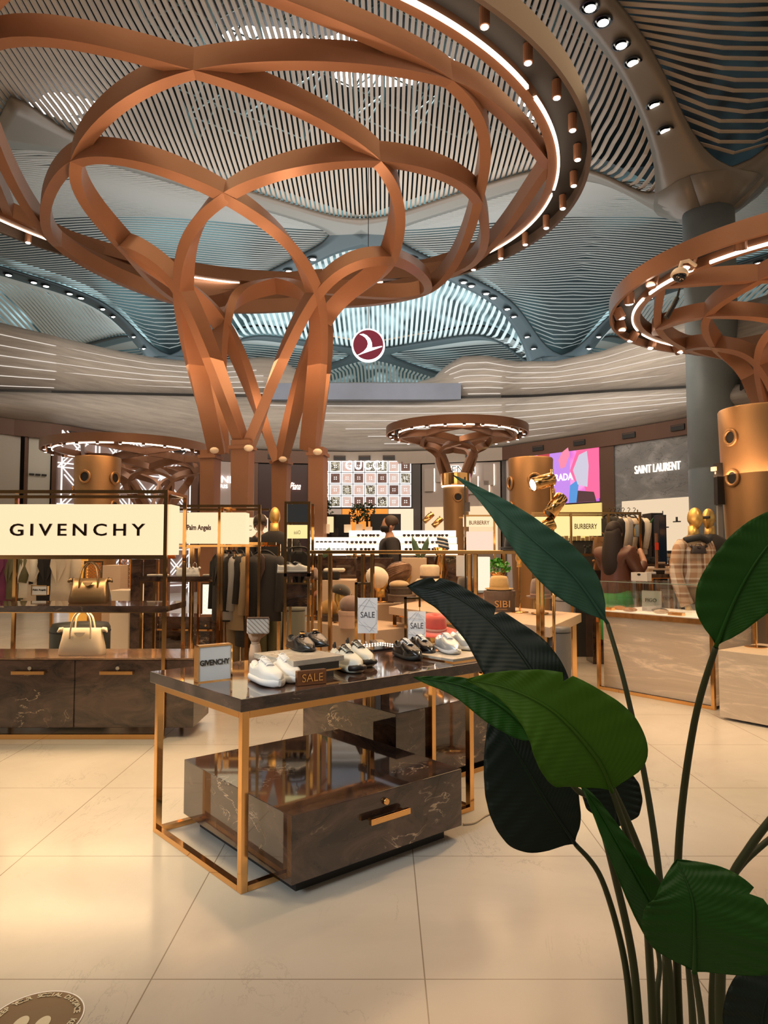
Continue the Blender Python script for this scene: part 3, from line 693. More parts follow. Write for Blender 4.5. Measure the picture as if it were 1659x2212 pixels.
def tree(name, label, axis, th0, levels, over, ring_c, ring_z, a, b, rot, legz, legr, w, h, k, nspot, led, lights, lw, legw, N6=6, spot_r=.055, tilt=0, n=120, cat='structure', legth=None):
    global SLP
    t = thing(name, label, cat, (0, 0, 0), 0, 'bronze lattice trees')
    canopy(t, ring_c, ring_z, a, b, rot, k, nspot, led, lights, lw, n, spot_r, tilt)
    zl = [legz]+[l[1] for l in levels]
    SLP = lambda z: interp(z, [legz, levels[0][1], levels[1][1], levels[2][1]], [0, .25, .6, .95])
    def node(L, i2):     # L level, i2 angle index in half steps
        if (L, i2 % (2*N6)) in over: return over[(L, i2 % (2*N6))]
        r_, z = levels[L-1]; an = R(th0)+i2*PI/N6
        return Vector((axis[0]+r_*math.cos(an), axis[1]+r_*math.sin(an), z))
    def ringnode(i2):
        an = R(th0)+i2*PI/N6; P, S = ring_pts(ring_c, a, b, rot, -.6*k, 240)
        best = min(P, key=lambda q: abs(((math.atan2(q.y-axis[1], q.x-axis[0])-an+PI) % (2*PI))-PI)); return best+Vector((0, 0, ring_z+.05*k))
    for i in range(N6):
        an = R(legth if legth is not None else th0)+i*2*PI/N6; base = Vector((axis[0]+legr*math.cos(an), axis[1]+legr*math.sin(an), 0))
        top = base+Vector((0, 0, legz))
        for s_ in (1, -1):
            tn = Vector((-math.sin(an), math.cos(an), 0))*s_
            pts = [top+tn*legw*.25]+[node(L, 2*i+s_*L) for L in range(1, len(levels)+1)]+[ringnode(2*i+s_*(len(levels)+1))]
            rib_sweep(t, 'curved_rib', pts, w, h, copper, axis)
        lm = MB(); rd = Vector((math.cos(an), math.sin(an), 0)); sd = Vector((-rd.y, rd.x, 0))
        lm.ribbon([base, base+Vector((0, 0, legz*.5)), top+Vector((0, 0, .05))], [sd]*3, [-rd]*3, [legw*.9, legw*.95, legw*1.15], h*.9)
        leg = lm.build('leg', copper, t)
        MB().box(top+Vector((0, 0, -.06))+rd*.0, (h*1.1, legw*1.35, .05), an).build('collar', copper, leg)
    return t
Zr = 7.2; K = Zr-H
ov = {}
for L, i2, px, py, z in ((1, -1, 380, 630, 5.1), (1, 1, 690, 635, 5.1), (2, 0, 485, 430, 5.8), (2, -2, 265, 545, 5.75), (2, 2, 850, 565, 5.6), (2, 4, 600, 634, 5.95), (1, 3, 714, 706, 5.1), (1, -3, 467, 712, 5.1),
                          (3, -1, 165, 355, 6.25), (3, 1, 815, 355, 6.25), (4, 0, 420, 162, 6.65), (4, 2, 1032, 440, 6.6), (5, 1, 970, 182, 6.95), (5, -1, -60, 130, 6.95)):
    ov[(L, i2 % 8)] = G(px, py, z)
tree('lattice_canopy_tree', 'huge bronze lattice tree canopy with light ring in the foreground', (-1.95, 11.4), -100,
     [(1.85, 5.1), (2.45, 5.8), (3.3, 6.25), (3.8, 6.65), (4.3, 6.95)], ov, (-.383*K, 1.861*K), Zr, .956*K, .833*K, R(24.3), 2.95, .91, .15, .27, 1.0, 40,
     ((-.95, -.42), (-.38, .22), (.75, 1.15), (1.22, 1.9), (2.15, 2.75), (2.85, 3.3), (-1.6, -1.0)), 4, 230, .25, spot_r=.06, n=160, N6=4)
tree('lattice_canopy_tree', 'bronze lattice canopy with tilted spotlights cut by the right edge', (6.9, 11.4), -75,
     [(1.0, 4.3), (1.4, 4.75), (1.9, 5.0), (2.25, 5.15)], {}, (6.95, 11.1), 5.35, 3.2, 3.2, 0, 3.0, .55, .12, .24, .8, 26,
     ((-2.6, -1.7), (-3.05, -2.7), (2.55, 3.15), (1.3, 2.45), (-1.6, -.6), (0, 1.2)), 6, 90, .25, spot_r=.085, tilt=.45)
tree('lattice_canopy_tree', 'small bronze lattice tree with gold collar in front of the grey shopfront', (1.74, 17.0), -90,
     [(.62, 3.65), (.78, 3.85), (1.05, 4.0), (1.35, 4.08)], {}, (1.76, 17.0), 4.15, 1.71, 1.71, 0, 2.75, .22, .07, .15, .55, 24,
     ((-2.9, -2.2), (-2.1, -1.4), (-1.3, -.2), (.2, 2.9)), 0, 0, .14, spot_r=.04, n=72, N6=4)
tree('lattice_canopy_tree', 'small bronze lattice tree behind the gold drum at left', (-6.0, 18.5), -80,
     [(.9, 3.1), (1.1, 3.35), (1.4, 3.55), (1.7, 3.65)], {}, (-6.55, 18.0), 3.85, 2.05, 2.05, 0, 2.3, .35, .08, .17, .6, 24,
     ((-2.9, -2.2), (-2.1, -1.4), (-1.3, -.2), (.2, 2.9)), 0, 0, .15, spot_r=.04, n=72, N6=5)
# collars / drum lamps
cd = thing('dome_camera', 'white dome security camera on the front centre trunk collar of the huge tree', 'camera', W(537, 968, 10.25), 0, 'trunk collar cameras')
MB().sphere((0, 0, 0), .07, 12, 8, (1, 1, .7)).build('dome', cream, cd, True); MB().box((0, .05, .02), (.05, .1, .03)).build('arm', cream, cd)
for px, py, Y, lb in ((463, 973, 10.8, 'left'), (686, 976, 10.6, 'right'), (611, 992, 12.0, 'rear')): put(copy_tree(cd), W(px, py, Y), label='white dome security camera on the '+lb+' trunk collar of the huge tree')
for q, aim in (((-2.0, 11.4, 3.2), (-2.0, 11.3, 8)), ((-3.2, 9.9, 3.3), (-3.5, 9.6, 8)), ((-.8, 9.9, 3.3), (-.6, 9.6, 8))):
    lamp('SPOT', 'trunk_uplight', q, 85, (1, .56, .30), aim, spot_size=R(150), spot_blend=1, shadow_soft_size=.2)
lamp('SPOT', 'trunk_uplight', (6.3, 9.6, 2.6), 90, (1, .50, .22), (6.3, 9.6, 8), spot_size=R(150), spot_blend=1, shadow_soft_size=.2)
drumm = mat('brushed_bronze_drum', (.42, .24, .11), .40, .75, bump=.15, bscale=220)
def drum(label, px, top, wpx, Y, ports, group='bronze speaker drums'):
    c = W(px, 1190, Y); r_ = wpx/2/F*Y; zt = H+(1190-top)/F*Y
    t = thing('speaker_drum', label, 'drum', (c.x, c.y, 0), 0, group)
    MB().lathe([(r_*.80, 0), (r_*.84, zt*.3), (r_*.97, zt*.85), (r_, zt-.02), (r_*.97, zt)], n=64).build('drum_body', drumm, t, smooth='auto')
    for an, zf in ports:
        d = Vector((math.cos(an), math.sin(an), 0)); z = zt*zf; M_ = d.to_track_quat('Z', 'Y').to_matrix(); rr = r_*(.80+.17*zf)
        MB().lathe([(.105, 0), (.115, .02), (.10, .035), (.075, .03), (.07, 0)], c=d*rr*1.0+Vector((0, 0, z)), n=24, M=M_, cap=False).build('port_ring', drumm, t, True)
        MB().lathe([(.072, 0), (.072, .006)], c=d*rr*1.02+Vector((0, 0, z)), n=20, M=M_).build('port_speaker', black, t)
    return t
drum('bronze drum with round ports behind the left sign frame', 207, 988, 96, 11.5, ((-1.75, .88), (-.35, .88), (-.3, .72), (-2.9, .8)))
drum('bronze drum with round ports in front of the pink screen', 1148, 990, 96, 11.0, ((-1.6, .87), (-2.95, .86), (-2.95, .72), (-.1, .80), (-.2, .6)))
drum('large orange bronze drum with side ports at the right edge', 1650, 882, 168, 8.8, ((-2.83, .88), (-2.83, .72), (-1.2, .9)))
drum('small bronze drum behind the trunk of the huge tree', 520, 1052, 42, 15.0, ((-1.2, .9),))
t = drum('bronze drum base with gold collar under the small lattice tree', 985, 1048, 56, 15.6, ((-1.5, .9),))
MB().lathe([(.33, 0), (.33, .25), (.30, .26), (.30, -.01)], c=(0, 0, H+(1190-1048)/F*15.6), n=32).build('gold_collar', gold, t)
MB().lathe([(.31, -.02), (.31, .0)], c=(0, 0, H+(1190-1050)/F*15.6), n=32).build('light_ring', whiteglow, t)
# round airline sign
s0 = W(795.5, 746.5, 19.0); r0 = 36.5/F*19.0
t = thing('round_airline_sign', 'round dark red hanging sign with white bird emblem', 'sign', s0)
My = Matrix.Rotation(PI/2, 3, 'X')
MB().lathe([(r0, -.06), (r0, .06)], n=56, M=My).build('white_rim', emit('white_sign_rim', (1, .97, .97), 1.3), t)
MB().lathe([(r0*.9, 0), (r0*.9, .02)], c=(0, -.061, 0), n=56, M=My).build('red_disc', mat('dark_red_disc', (.035, .003, .008), .7, spec=.15, em=(.30, .01, .04), es=.22), t)
bird = [(-.52, .62), (-.30, .66), (-.08, .56), (.12, .36), (.22, .12), (.24, -.08), (.20, -.16), (.34, -.17), (.55, -.13), (.82, -.08), (.84, -.13), (.60, -.22), (.30, -.33), (-.02, -.44), (-.36, -.56), (-.62, -.66), (-.78, -.70), (-.50, -.56), (-.26, -.40), (-.08, -.18), (-.02, .04), (-.06, .24), (-.18, .42), (-.34, .54)]
MB().slab([(x*r0, -.10, z*r0) for x, z in bird], (0, .015, 0)).build('bird_emblem', emit('white_bird', (1, 1, 1), 1.3), t)
MB().tube([(0, 0, r0), (0, 0, r0+5.4)], .01, 6).build('cable', black, t)
# dome camera hanging inside the right canopy
q = W(1468, 600, 8.8); t = thing('dome_camera', 'white ball security camera hanging inside the right canopy', 'camera', q)
MB().sphere((0, 0, .03), .11, 16, 10, (1, 1, .9), lo=0).build('housing', cream, t, True); MB().sphere((0, 0, .03), .085, 16, 10, lo=-1, hi=.1).build('lens_dome', blackglass, t, True)
MB().tube([(0, 0, .1), (.03, .0, .2), (.12, 0, .22), (.25, .1, .2)], .025, 8).build('arm', cream, t)
q = W(1455, 660, 8.9); t = thing('clamp_spotlight', 'small black spotlight hanging inside the right canopy', 'light', q)
MB().tube([(-.1, 0, -.16), (0, 0, 0), (.05, 0, .1)], [.035, .03, .03], 10).build('barrel', black, t); MB().tube([(.05, 0, .1), (.08, 0, .22)], .015).build('arm', black, t)
# ================================================================ FOREGROUND TABLE
TRZ = R(41.3); TF = G(520, 1933, 0); TZ = .769
ex = Vector((math.cos(TRZ), math.sin(TRZ), 0)); ey = Vector((-math.sin(TRZ), math.cos(TRZ), 0))
def TLp(u, v, z=TZ): q = TF+ex*u+ey*v; return Vector((q.x, q.y, z))
def to_local(p): d = Vector((p.x-TF.x, p.y-TF.y, 0)); return d.dot(ex), d.dot(ey)
TL_, TWd = 1.46, .84
t = thing('display_table', 'large gold framed display table with dark marble top holding shoes', 'table', TF, TRZ)
MB().bb(-.02, TL_, -.02, TWd+.02, TZ-.052, TZ).build('marble_top', darkm, t, bev=.003)
f_ = .032; zt = TZ-.053
for u in (0, 1.355):
    for v in (0, TWd-f_):
        MB().bb(u, u+f_, v, v+f_, 0, zt).build('leg', gold, t, bev=.002)
MB().bb(f_, 1.355, 0, f_, zt-f_, zt).build('top_rail', gold, t); MB().bb(f_, 1.355, TWd-f_, TWd, zt-f_, zt).build('top_rail', gold, t)
for u in (0, 1.355): MB().bb(u, u+f_, f_, TWd-f_, zt-f_, zt).build('top_rail', gold, t); MB().bb(u, u+f_, f_, TWd-f_, 0, f_*.8).build('foot_rail', gold, t)
MB().bb(f_, 1.355, 0, f_, 0, f_*.8).build('foot_rail', gold, t); MB().bb(f_, 1.355, TWd-f_, TWd, 0, f_*.8).build('foot_rail', gold, t)
for u in (.12, .55, 1.0): MB().bb(u, u+.02, .01, .03, zt-f_-.0, zt+.0).build('clip', gold_soft, t)
# drawer plinth beneath
def plinth(label, corner, rz, Lx, Ly, z0, z1, handle=True, top_hollow=False, kn=.5, hn=1, parent=None):
    t = thing('drawer_plinth', label, 'plinth', (corner.x, corner.y, 0), rz)
    MB().bb(0, Lx, 0, Ly, z0, z1).build('body', darkm, t, bev=.0025)
    MB().bb(.06, Lx-.06, .06, Ly-.06, 0, z0).build('recessed_foot', black, t)
    if handle:
        for k in range(hn):
            c = Lx*(k+.5)/hn; z = z0+(z1-z0)*.62
            h = MB(); h.bb(c-.11, c+.11, -.045, -.025, z-.012, z+.012); h.bb(c-.09, c-.075, -.026, .002, z-.008, z+.008); h.bb(c+.075, c+.09, -.026, .002, z-.008, z+.008)
            h.build('handle', gold, t, bev=.002)
            MB().lathe([(.013, 0), (.015, .012), (.012, .016)], c=(c, 0, z+.055), n=18, M=Matrix.Rotation(PI/2, 3, 'X')).build('lock', gold, t, True)
    return t
c = G(629, 1914, .06); plinth('large low dark marble drawer block under the foreground table', c, R(39.8), .95, .99, .06, .324)
c2 = Vector((.067, 4.02, 0)); plinth('tall dark marble block behind the foreground table', c2, R(41.5), 1.35, .9, .05, .45, handle=False)
# second table frame standing over the tall block
t = thing('display_table', 'second gold framed display table partly hidden behind the big leaves', 'table', Vector((.02, 3.98, 0)), R(41.5))
MB().bb(.3, 1.5, -.05, .62, .66, .70).build('marble_top', darkm, t)
for u, v in ((.32, -.03), (1.46, -.03), (1.46, .57), (.32, .57)): MB().bb(u, u+.03, v, v+.03, 0, .66).build('leg', gold, t)
MB().bb(.35, 1.46, -.03, 0, 0, .03).build('foot_rail', gold, t); MB().bb(.35, 1.46, -.03, 0, .63, .66).build('top_rail', gold, t)
t = thing('display_screen', 'upright dark marble and gold panel behind the foreground table', 'panel', Vector((-.17, 5.0, 0)), R(10))
MB().bb(0, .075, 0, .3, 0, .70).build('marble_slab', darkm, t); MB().bb(.08, .105, 0, .03, 0, .70).build('gold_post', gold, t); MB().bb(.115, .15, 0, .3, 0, .70).build('grey_slab', mat('grey_glass_slab', (.16, .15, .15), .2), t); MB().bb(.155, .21, 0, .3, 0, .70).build('marble_slab', darkm, t)
cb = G(1000, 1783, 0); MB().tube(spline([cb+Vector((0, 0, .006)), G(1025, 1777, .006), G(1048, 1762, .006), G(1075, 1752, .006), G(1120, 1740, .006)], 6), .006, 6).build('power_cord', mat('beige_cord', (.45, .38, .3), .5), None, True)
tag(bpy.data.objects['power_cord'], 'thin beige cord on the floor right of the drawer block', 'cord')
# ---- shoes
def shoe_proto(kind, um, sm, lm, L=.275, label='x'):
    t = thing({'loafer': 'loafer'}.get(kind, 'sneaker'), label, 'shoe')
    ns, nr = 16, 16
    solet = {'plain': .030, 'chunky': .045, 'loafer': .012, 'plat': .040}[kind]
    def hw(s): return (.030+.014*math.sin(PI*min(1, s*1.0)**.8)+.012*math.exp(-((s-.72)/.22)**2))*(1 if s < .8 else math.sqrt(max(.03, 1-((s-.8)/.203)**2)))*(1 if s > .06 else math.sqrt(max(.15, 1-((.06-s)/.085)**2)))
    def top(s):
        if kind == 'loafer': return interp(s, [0, .05, .2, .35, .5, .62, .8, .95, 1], [.052, .062, .050, .050, .062, .055, .040, .028, .014])
        return interp(s, [0, .04, .14, .26, .38, .46, .6, .75, .88, .97, 1], [.060, .076, .064, .060, .072, .070, .058, .045, .039, .028, .012])
    ws = 1.12 if kind in ('chunky', 'plat') else 1.04
    P = []
    for i in range(ns+1):
        s = i/ns; w_ = hw(s)*ws; row = []
        for k in range(nr):
            a = 2*PI*k/nr; c_, s_ = math.cos(a), math.sin(a)
            sq = (abs(c_)**.7*(1 if c_ > 0 else -1), abs(s_)**.7*(1 if s_ > 0 else -1)); tz = 1 if s < .97 else .62; zz = solet/2*(1+sq[1]*tz)
            row.append((s*L-L/2, w_*sq[0]*1.02, zz+(.012*max(0, (s-.85)/.15)**2 if kind != 'plat' else 0)))
        P.append(row+[row[0]])
    sb = MB().grid(P); sb.add([q for q in P[0][:-1]], [tuple(range(nr))]); sb.add([q for q in P[-1][:-1]], [tuple(range(nr-1, -1, -1))])
    sole = sb.build('sole', sm, t, True)
    # upper: half-rings from side to side
    up = []; nk = 12
    for i in range(ns+1):
        s = i/ns; w_ = hw(s)*.97; h_ = top(s); row = []
        op = .06 < s < (.50 if kind == 'loafer' else .40)
        for k in range(nk+1):
            a = PI*k/nk; c_, s_ = math.cos(a), math.sin(a)
            e = 1.9 if s < .5 else 2.2
            yy = w_*(abs(c_)**(1/e*1.1))*(1 if c_ > 0 else -1); zz = h_*(s_**(1/e*1.0)) if s_ > 1e-6 else 0
            if op:
                m_ = max(0, 1-abs(k-nk/2)/(nk/2-2.2)); 
                if m_ > 0: zz -= .034*min(1, m_*2.5); yy *= .8
            row.append((s*L*.985-L*.492, yy*(1-.12*s_), solet*.7+zz))
        up.append(row)
    ub = MB().grid(up); ub.add(up[0], [tuple(range(nk+1))]); ub.add(up[-1], [tuple(range(nk, -1, -1))])
    ub.build('upper', um, t, True)
    lin = MB().sphere((-L*.27, 0, solet*.7+.030), 1, 14, 6, (L*.155, .021, .022)); lin.build('lining', mat('shoe_lining_dark', (.05, .05, .05), .8) if kind == 'loafer' or um.name.startswith('black') else mat('shoe_lining_light', (.55, .55, .52), .8), t, True)
    if kind == 'loafer':
        MB().tube([(L*.08, -.026, solet*.7+.052), (L*.06, 0, solet*.7+.068), (L*.08, .026, solet*.7+.052)], .006, 8).build('strap', um, t, True)
        MB().tube([(L*.07+.013*math.cos(a), .013*math.sin(a), solet*.7+.072-.0) for a in np.linspace(0, 2*PI, 13)], .0032, 6).build('gold_buckle', gold, t, True)
        MB().tube([(L*.10+.03*math.sin(a)*1.0, .030*math.cos(a), solet*.7+.048-.006*math.sin(a)) for a in np.linspace(0, PI, 9)], .0025, 5).build('seam', um, t, True)
    else:
        tg = MB().grid([[(s*L-L/2, y*.018, solet*.7+top(s)+.006+(.005 if s < .42 else 0)) for y in (-1, -.3, .3, 1)] for s in (.30, .36, .42, .5, .6)])
        tg.build('tongue', um, t, True, solid=.004)
        for k in range(5):
            s = .40+.055*k; z = solet*.7+top(s)+.005; x = s*L-L/2
            MB().tube([(x-.006, -.028, z-.015), (x, -.009, z+.002), (x+.004, .009, z+.002), (x-.004, .028, z-.015)], .0044, 6).build('lace', lm, t, True)
        MB().tube(spline([(.40*L-L/2+.02, -.035, solet*.7+.055), (.38*L-L/2, -.01, solet+.072), (.38*L-L/2, 0, solet+.075), (.38*L-L/2, .01, solet+.072), (.40*L-L/2+.02, .035, solet*.7+.055)], 4), .003, 5).build('lace', lm, t, True)
    if kind == 'chunky':
        MB().tube([(L*.38, -.040, .026), (L*.47, -.022, .03), (L*.485, 0, .032), (L*.47, .022, .03), (L*.38, .040, .026)], .014, 8).build('toe_bumper', black, t, True)
        MB().tube([(-L*.485, 0, .075), (-L*.52, 0, .105), (-L*.47, 0, .118), (-L*.44, 0, .092)], .006, 6).build('heel_loop', black, t, True)
        MB().box((-L*.30, 0, .022), (.09, .092, .026)).build('heel_cushion', mat('yellowed_rubber', (.42, .40, .16), .25), t, bev=.008)
        for z in (.045, .058, .070): MB().tube([(-L*.25, -.041, z), (-L*.05, -.043, z+.004), (L*.12, -.044, z-.014)], .0018, 5).build('seam', mat('pale_grey_trim', (.5, .5, .47), .5), t, True)
    return t
shoe_items = []
def place_pair(kind, um, sm, lm, l1, l2, h1, t1, h2, t2, z, L=.275, group=None):
    a = shoe_proto(kind, um, sm, lm, L, l1)
    for o, (h_, t_), lb in ((a, (h1, t1), l1), (copy_tree(a), (h2, t2), l2)):
        p, q = G(*h_, z), G(*t_, z); d = q-p; c = (p+q)/2
        put(o, (c.x, c.y, z), math.atan2(d.y, d.x), lb); 
        if group: o['group'] = group
blackl = mat('black_leather', (.012, .011, .012), .28, coat=.2); patent = mat('black_patent_leather', (.006, .005, .006), .18, spec=.35)
offw = mat('offwhite_mesh', (.66, .66, .60), .5, bump=.2, bscale=300); silver = mat('silver_leather', (.50, .53, .56), .32, .4)
rubberw = mat('white_rubber', (.78, .78, .78), .45); blk_rub = mat('black_rubber', (.015, .015, .015), .55)
place_pair('plat', white, rubberw, paper, 'plain white leather sneaker nearest the table corner, left of its pair', 'plain white leather sneaker, right of its pair beside the marble riser', (549, 1467), (604, 1487), (592, 1458), (640, 1478), TZ, .27, 'plain white sneakers')
place_pair('chunky', offw, mat('pale_rubber', (.62, .62, .52), .35), black, 'off white chunky sneaker with black laces, left of its pair', 'off white chunky sneaker with black laces, right of its pair', (716, 1436), (784, 1459), (744, 1424), (808, 1446), TZ, .30, 'chunky sneakers')
place_pair('plain', patent, blk_rub, paper, 'black patent sneaker with striped laces, left of its pair', 'black patent sneaker with striped laces, right of its pair', (853, 1413), (910, 1431), (888, 1403), (938, 1421), TZ, .28, 'black patent sneakers')
RT = TZ+.095
place_pair('loafer', blackl, blk_rub, black, 'black loafer with gold buckle on the riser, left of its pair', 'black loafer with gold buckle on the riser, right of its pair', (630, 1396), (670, 1409), (655, 1388), (700, 1399), RT, .27, 'black loafers')
stone_top = marble('pale_stone_plate', (.50, .45, .38), (.42, .37, .31), (.3, .25, .2), rough=.25, scale=5, coat=0)
c = G(643, 1475, TZ); t = thing('shoe_riser', 'pale stone plate on a dark gold trimmed block carrying black loafers', 'riser', (c.x, c.y, TZ), TRZ)
MB().bb(-.01, .28, .02, .36, .070, .095).build('stone_plate', stone_top, t, bev=.002); MB().bb(.01, .26, .035, .34, .035, .070).build('dark_block', blackglass, t); MB().bb(.0, .27, .03, .35, .028, .036).build('gold_edge', gold, t); MB().bb(.03, .24, .05, .32, 0, .028).build('base', darkm, t)
c = G(640, 1482, TZ); t = thing('sale_block', 'small amber block with SALE lettering in front of the riser', 'sign', (c.x, c.y, TZ), TRZ-.2)
MB().bb(0, .14, -.012, .012, 0, .065).build('block', mat('amber_acrylic', (.22, .09, .04), .1, .5), t, bev=.002); lettering('SALE', gold, t, (.07, -.016, .034), .05, 0, width=.10)
# silver sneakers with green tag, on small pale plate
c = G(985, 1422, TZ); t = thing('stone_tray', 'thin pale stone tray at the right end of the table', 'tray', (c.x, c.y, TZ), TRZ); MB().bb(-.13, .22, -.10, .18, 0, .018).build('plate', stone_top, t); MB().bb(-.14, .23, -.11, .19, 0, .006).build('gold_edge', gold, t)
place_pair('plain', silver, rubberw, paper, 'silver white sneaker with striped laces, left of its pair', 'silver white sneaker with striped laces, right of its pair', (943, 1399), (993, 1418), (976, 1393), (1024, 1408), TZ+.018, .28, 'silver sneakers')
c = G(1015, 1388, TZ+.02); t = tag(MB().sphere((c.x, c.y, c.z+.05), .04, 12, 8, (1.2, 1, .8)).build('green_pouch', mat('mint_green_cloth', (.05, .5, .22), .7), None, True), 'small mint green pouch behind the silver sneakers', 'pouch')
# givenchy frame stand
def card_stand(name, label, pa, pb, ztop, z, txt, size, wd, matc, th=.035, txtm=None):
    a, b = G(*pa, z), G(*pb, z); d = b-a; L = d.length; t = thing(name, label, 'sign', (a.x, a.y, z), math.atan2(d.y, d.x))
    h = ztop-z; e = .008
    fr = MB(); fr.bb(0, e, 0, th, 0, h); fr.bb(L-e, L, 0, th, 0, h); fr.bb(0, L, 0, th, h-e, h); fr.bb(0, L, 0, th, 0, e*.6); fr.build('gold_frame', gold, t)
    MB().bb(e, L-e, .004, th-.004, e*.6, h-e).build('card', matc, t); lettering(txt, txtm or inkblack, t, (L/2, .002, h*.52), size, 0, width=wd, depth=.003, bold=.0006)
    return t, L, h
card_stand('brand_sign', 'gold framed white tabletop sign reading GIVENCHY', (425, 1476), (502, 1467), .769+.165, TZ, 'GIVENCHY', .034, .142, mat('white_acrylic_card', (.80, .84, .88), .3))
# wooden hand with striped clutch
woodm = mat('pale_beech_wood', (.58, .40, .27), .5, noise=.06, nscale=4)
c = G(551, 1432, TZ); t = thing('mannequin_hand', 'pale wooden articulated hand holding a striped clutch', 'mannequin hand', (c.x, c.y, TZ), R(15))
MB().lathe([(.034, 0), (.033, .05), (.026, .095), (.024, .10)], n=20).build('wrist', woodm, t, True); MB().sphere((0, 0, .107), .022, 14, 8).build('joint', woodm, t, True)
MB().tube([(0, 0, .112), (0, .0, .135), (0, 0, .165), (.002, 0, .195)], [.022, .034, .042, .036], 12).build('palm', woodm, t, True)
for k, (x0, ln) in enumerate(((-.030, .052), (-.010, .062), (.011, .058), (.030, .046))):
    z0 = .190-.004*abs(k-1.5); f1 = [(x0, -.004, z0), (x0*1.15, -.020, z0+ln*.45), (x0*1.1+.004, -.040, z0+ln*.75), (x0+.010, -.052, z0+ln*.62)]
    MB().tube(spline(f1, 4), [.0095-.0002*j for j in range(13)], 8).build('finger', woodm, t, True)
MB().tube(spline([(.030, -.005, .140), (.055, -.025, .165), (.060, -.042, .195), (.052, -.048, .215)], 4), [.011-.0002*j for j in range(13)], 8).build('thumb', woodm, t, True)
# clutch with diagonal stripes
m, nt, p = nodes_of('striped_canvas'); tc = nt.nodes.new('ShaderNodeTexCoord'); sp = nt.nodes.new('ShaderNodeSeparateXYZ'); nt.links.new(tc.outputs['Object'], sp.inputs[0])
a = N(nt, 'Math', operation='ADD'); nt.links.new(sp.outputs['X'], a.inputs[0]); nt.links.new(sp.outputs['Z'], a.inputs[1])
b = N(nt, 'Math', operation='MULTIPLY'); b.inputs[1].default_value = 42; nt.links.new(a.outputs[0], b.inputs[0]); c_ = N(nt, 'Math', operation='FRACT'); nt.links.new(b.outputs[0], c_.inputs[0])
nt.links.new(ramp(nt, c_.outputs[0], [(.0, (.52, .50, .46)), (.5, (.52, .50, .46)), (.52, (.12, .08, .06)), (.62, (.12, .08, .06)), (.64, (.5, .48, .44)), (.74, (.25, .1, .08)), (.80, (.5, .48, .44))]), p.inputs['Base Color'])
p.inputs['Roughness'].default_value = .5
hz = W(562, 1349, c.y); t = thing('clutch_bag', 'grey clutch with diagonal stripes held by the wooden hand', 'bag', (hz.x, c.y-.062, hz.z), R(5)); MB().bb(-.058, .058, -.012, .010, -.042, .042).build('pouch', m, t, bev=.008); MB().bb(-.055, .055, -.014, .012, .036, .044).build('zip', mat('brown_zip', (.10, .06, .04), .4), t)
# sale signs
mcard = mat('white_marble_card', (.93, .94, .98), .5)
def sale(label, xp, yb, yt, x0, x1, y0, y1, Y, dz, rz=.0, zfoot=None):
    foot = W(xp, yb, Y); zf = foot.z if zfoot is None else zfoot; zt_ = W(xp, yt, Y).z
    t = thing('sale_sign', label, 'sign', (foot.x, foot.y, zf), rz); h = zt_-zf; k = Y/F
    g = MB(); g.bb(-.008, .008, -.008, .008, 0, h); arm = (x0+10-xp)*k+.02; g.bb(-.008, arm+.03, -.008, .008, h-.012, h); g.bb(arm+.018, arm+.030, -.006, .006, h-.06, h); g.build('gold_hook_stand', gold, t)
    MB().bb(-.05, .05, -.05, .05, 0, .006).build('base', gold, t)
    a, b = (x0-xp)*k, (x1-xp)*k; za, zb = W(xp, y1, Y).z-zf, W(xp, y0, Y).z-zf
    cardo = MB().bb(a, b, -.022, -.018, za, zb).build('card', mcard, t)
    ln = MB(); ink = mat('grey_line_ink', (.40, .39, .42), .6)
    def q_(u, v): return (a+(b-a)*u, -.0235, za+(zb-za)*v)
    for u0, v0, u1, v1 in ((.05, .72, .45, .97), (.45, .97, .95, .8), (.03, .8, .9, .72), (.2, .62, .62, .98), (.62, .9, .98, .6), (.05, .35, .6, .05), (.6, .05, .97, .3), (.03, .25, .95, .12), (.3, .32, .85, .04), (.04, .72, .04, .35), (.97, .65, .92, .25)):
        ln.bar(q_(u0, v0), q_(u1, v1), .0012, .0012)
    ln.build('line_pattern', ink, t); lettering('SALE', mat('sale_ink', (.06, .05, .06), .6), t, ((a+b)/2, -.024, (za+zb)/2+.005), .05, 0, width=(b-a)*.72, depth=.001)
    g2 = MB(); g2.bar((arm+.024, -.012, zb+.05), (arm+.024, -.012, zb-.012), .003); g2.build('cord', black, t)
sale('white SALE card hanging from the left gold hook stand', 769, 1420, 1258, 773, 815, 1291, 1367, 4.3, 0, zfoot=None)
sale('white SALE card hanging from the right gold hook stand', 876, 1402, 1290, 881, 919, 1320, 1385, 4.35, 0)
c = G(815, 1402, TZ); t = thing('dark_glass_tray', 'dark glass tray edged with glowing dots for reflected lights behind the chunky sneakers', 'tray', (c.x, c.y, TZ), TRZ)
MB().bb(-.10, .12, -.08, .10, 0, .012).build('glass_tray', blackglass, t); bd = emit('glowing_reflection', (1, .8, .6), 2.0)  # glowing dots stand in for lamp reflections on the dark glass
for k in range(10): MB().sphere((-.09+.022*k, .095, .018), .005, 8, 6).build('reflection_dot', bd, t, True)
for k in range(7): MB().sphere((.115, .08-.022*k, .018), .005, 8, 6).build('reflection_dot', bd, t, True)

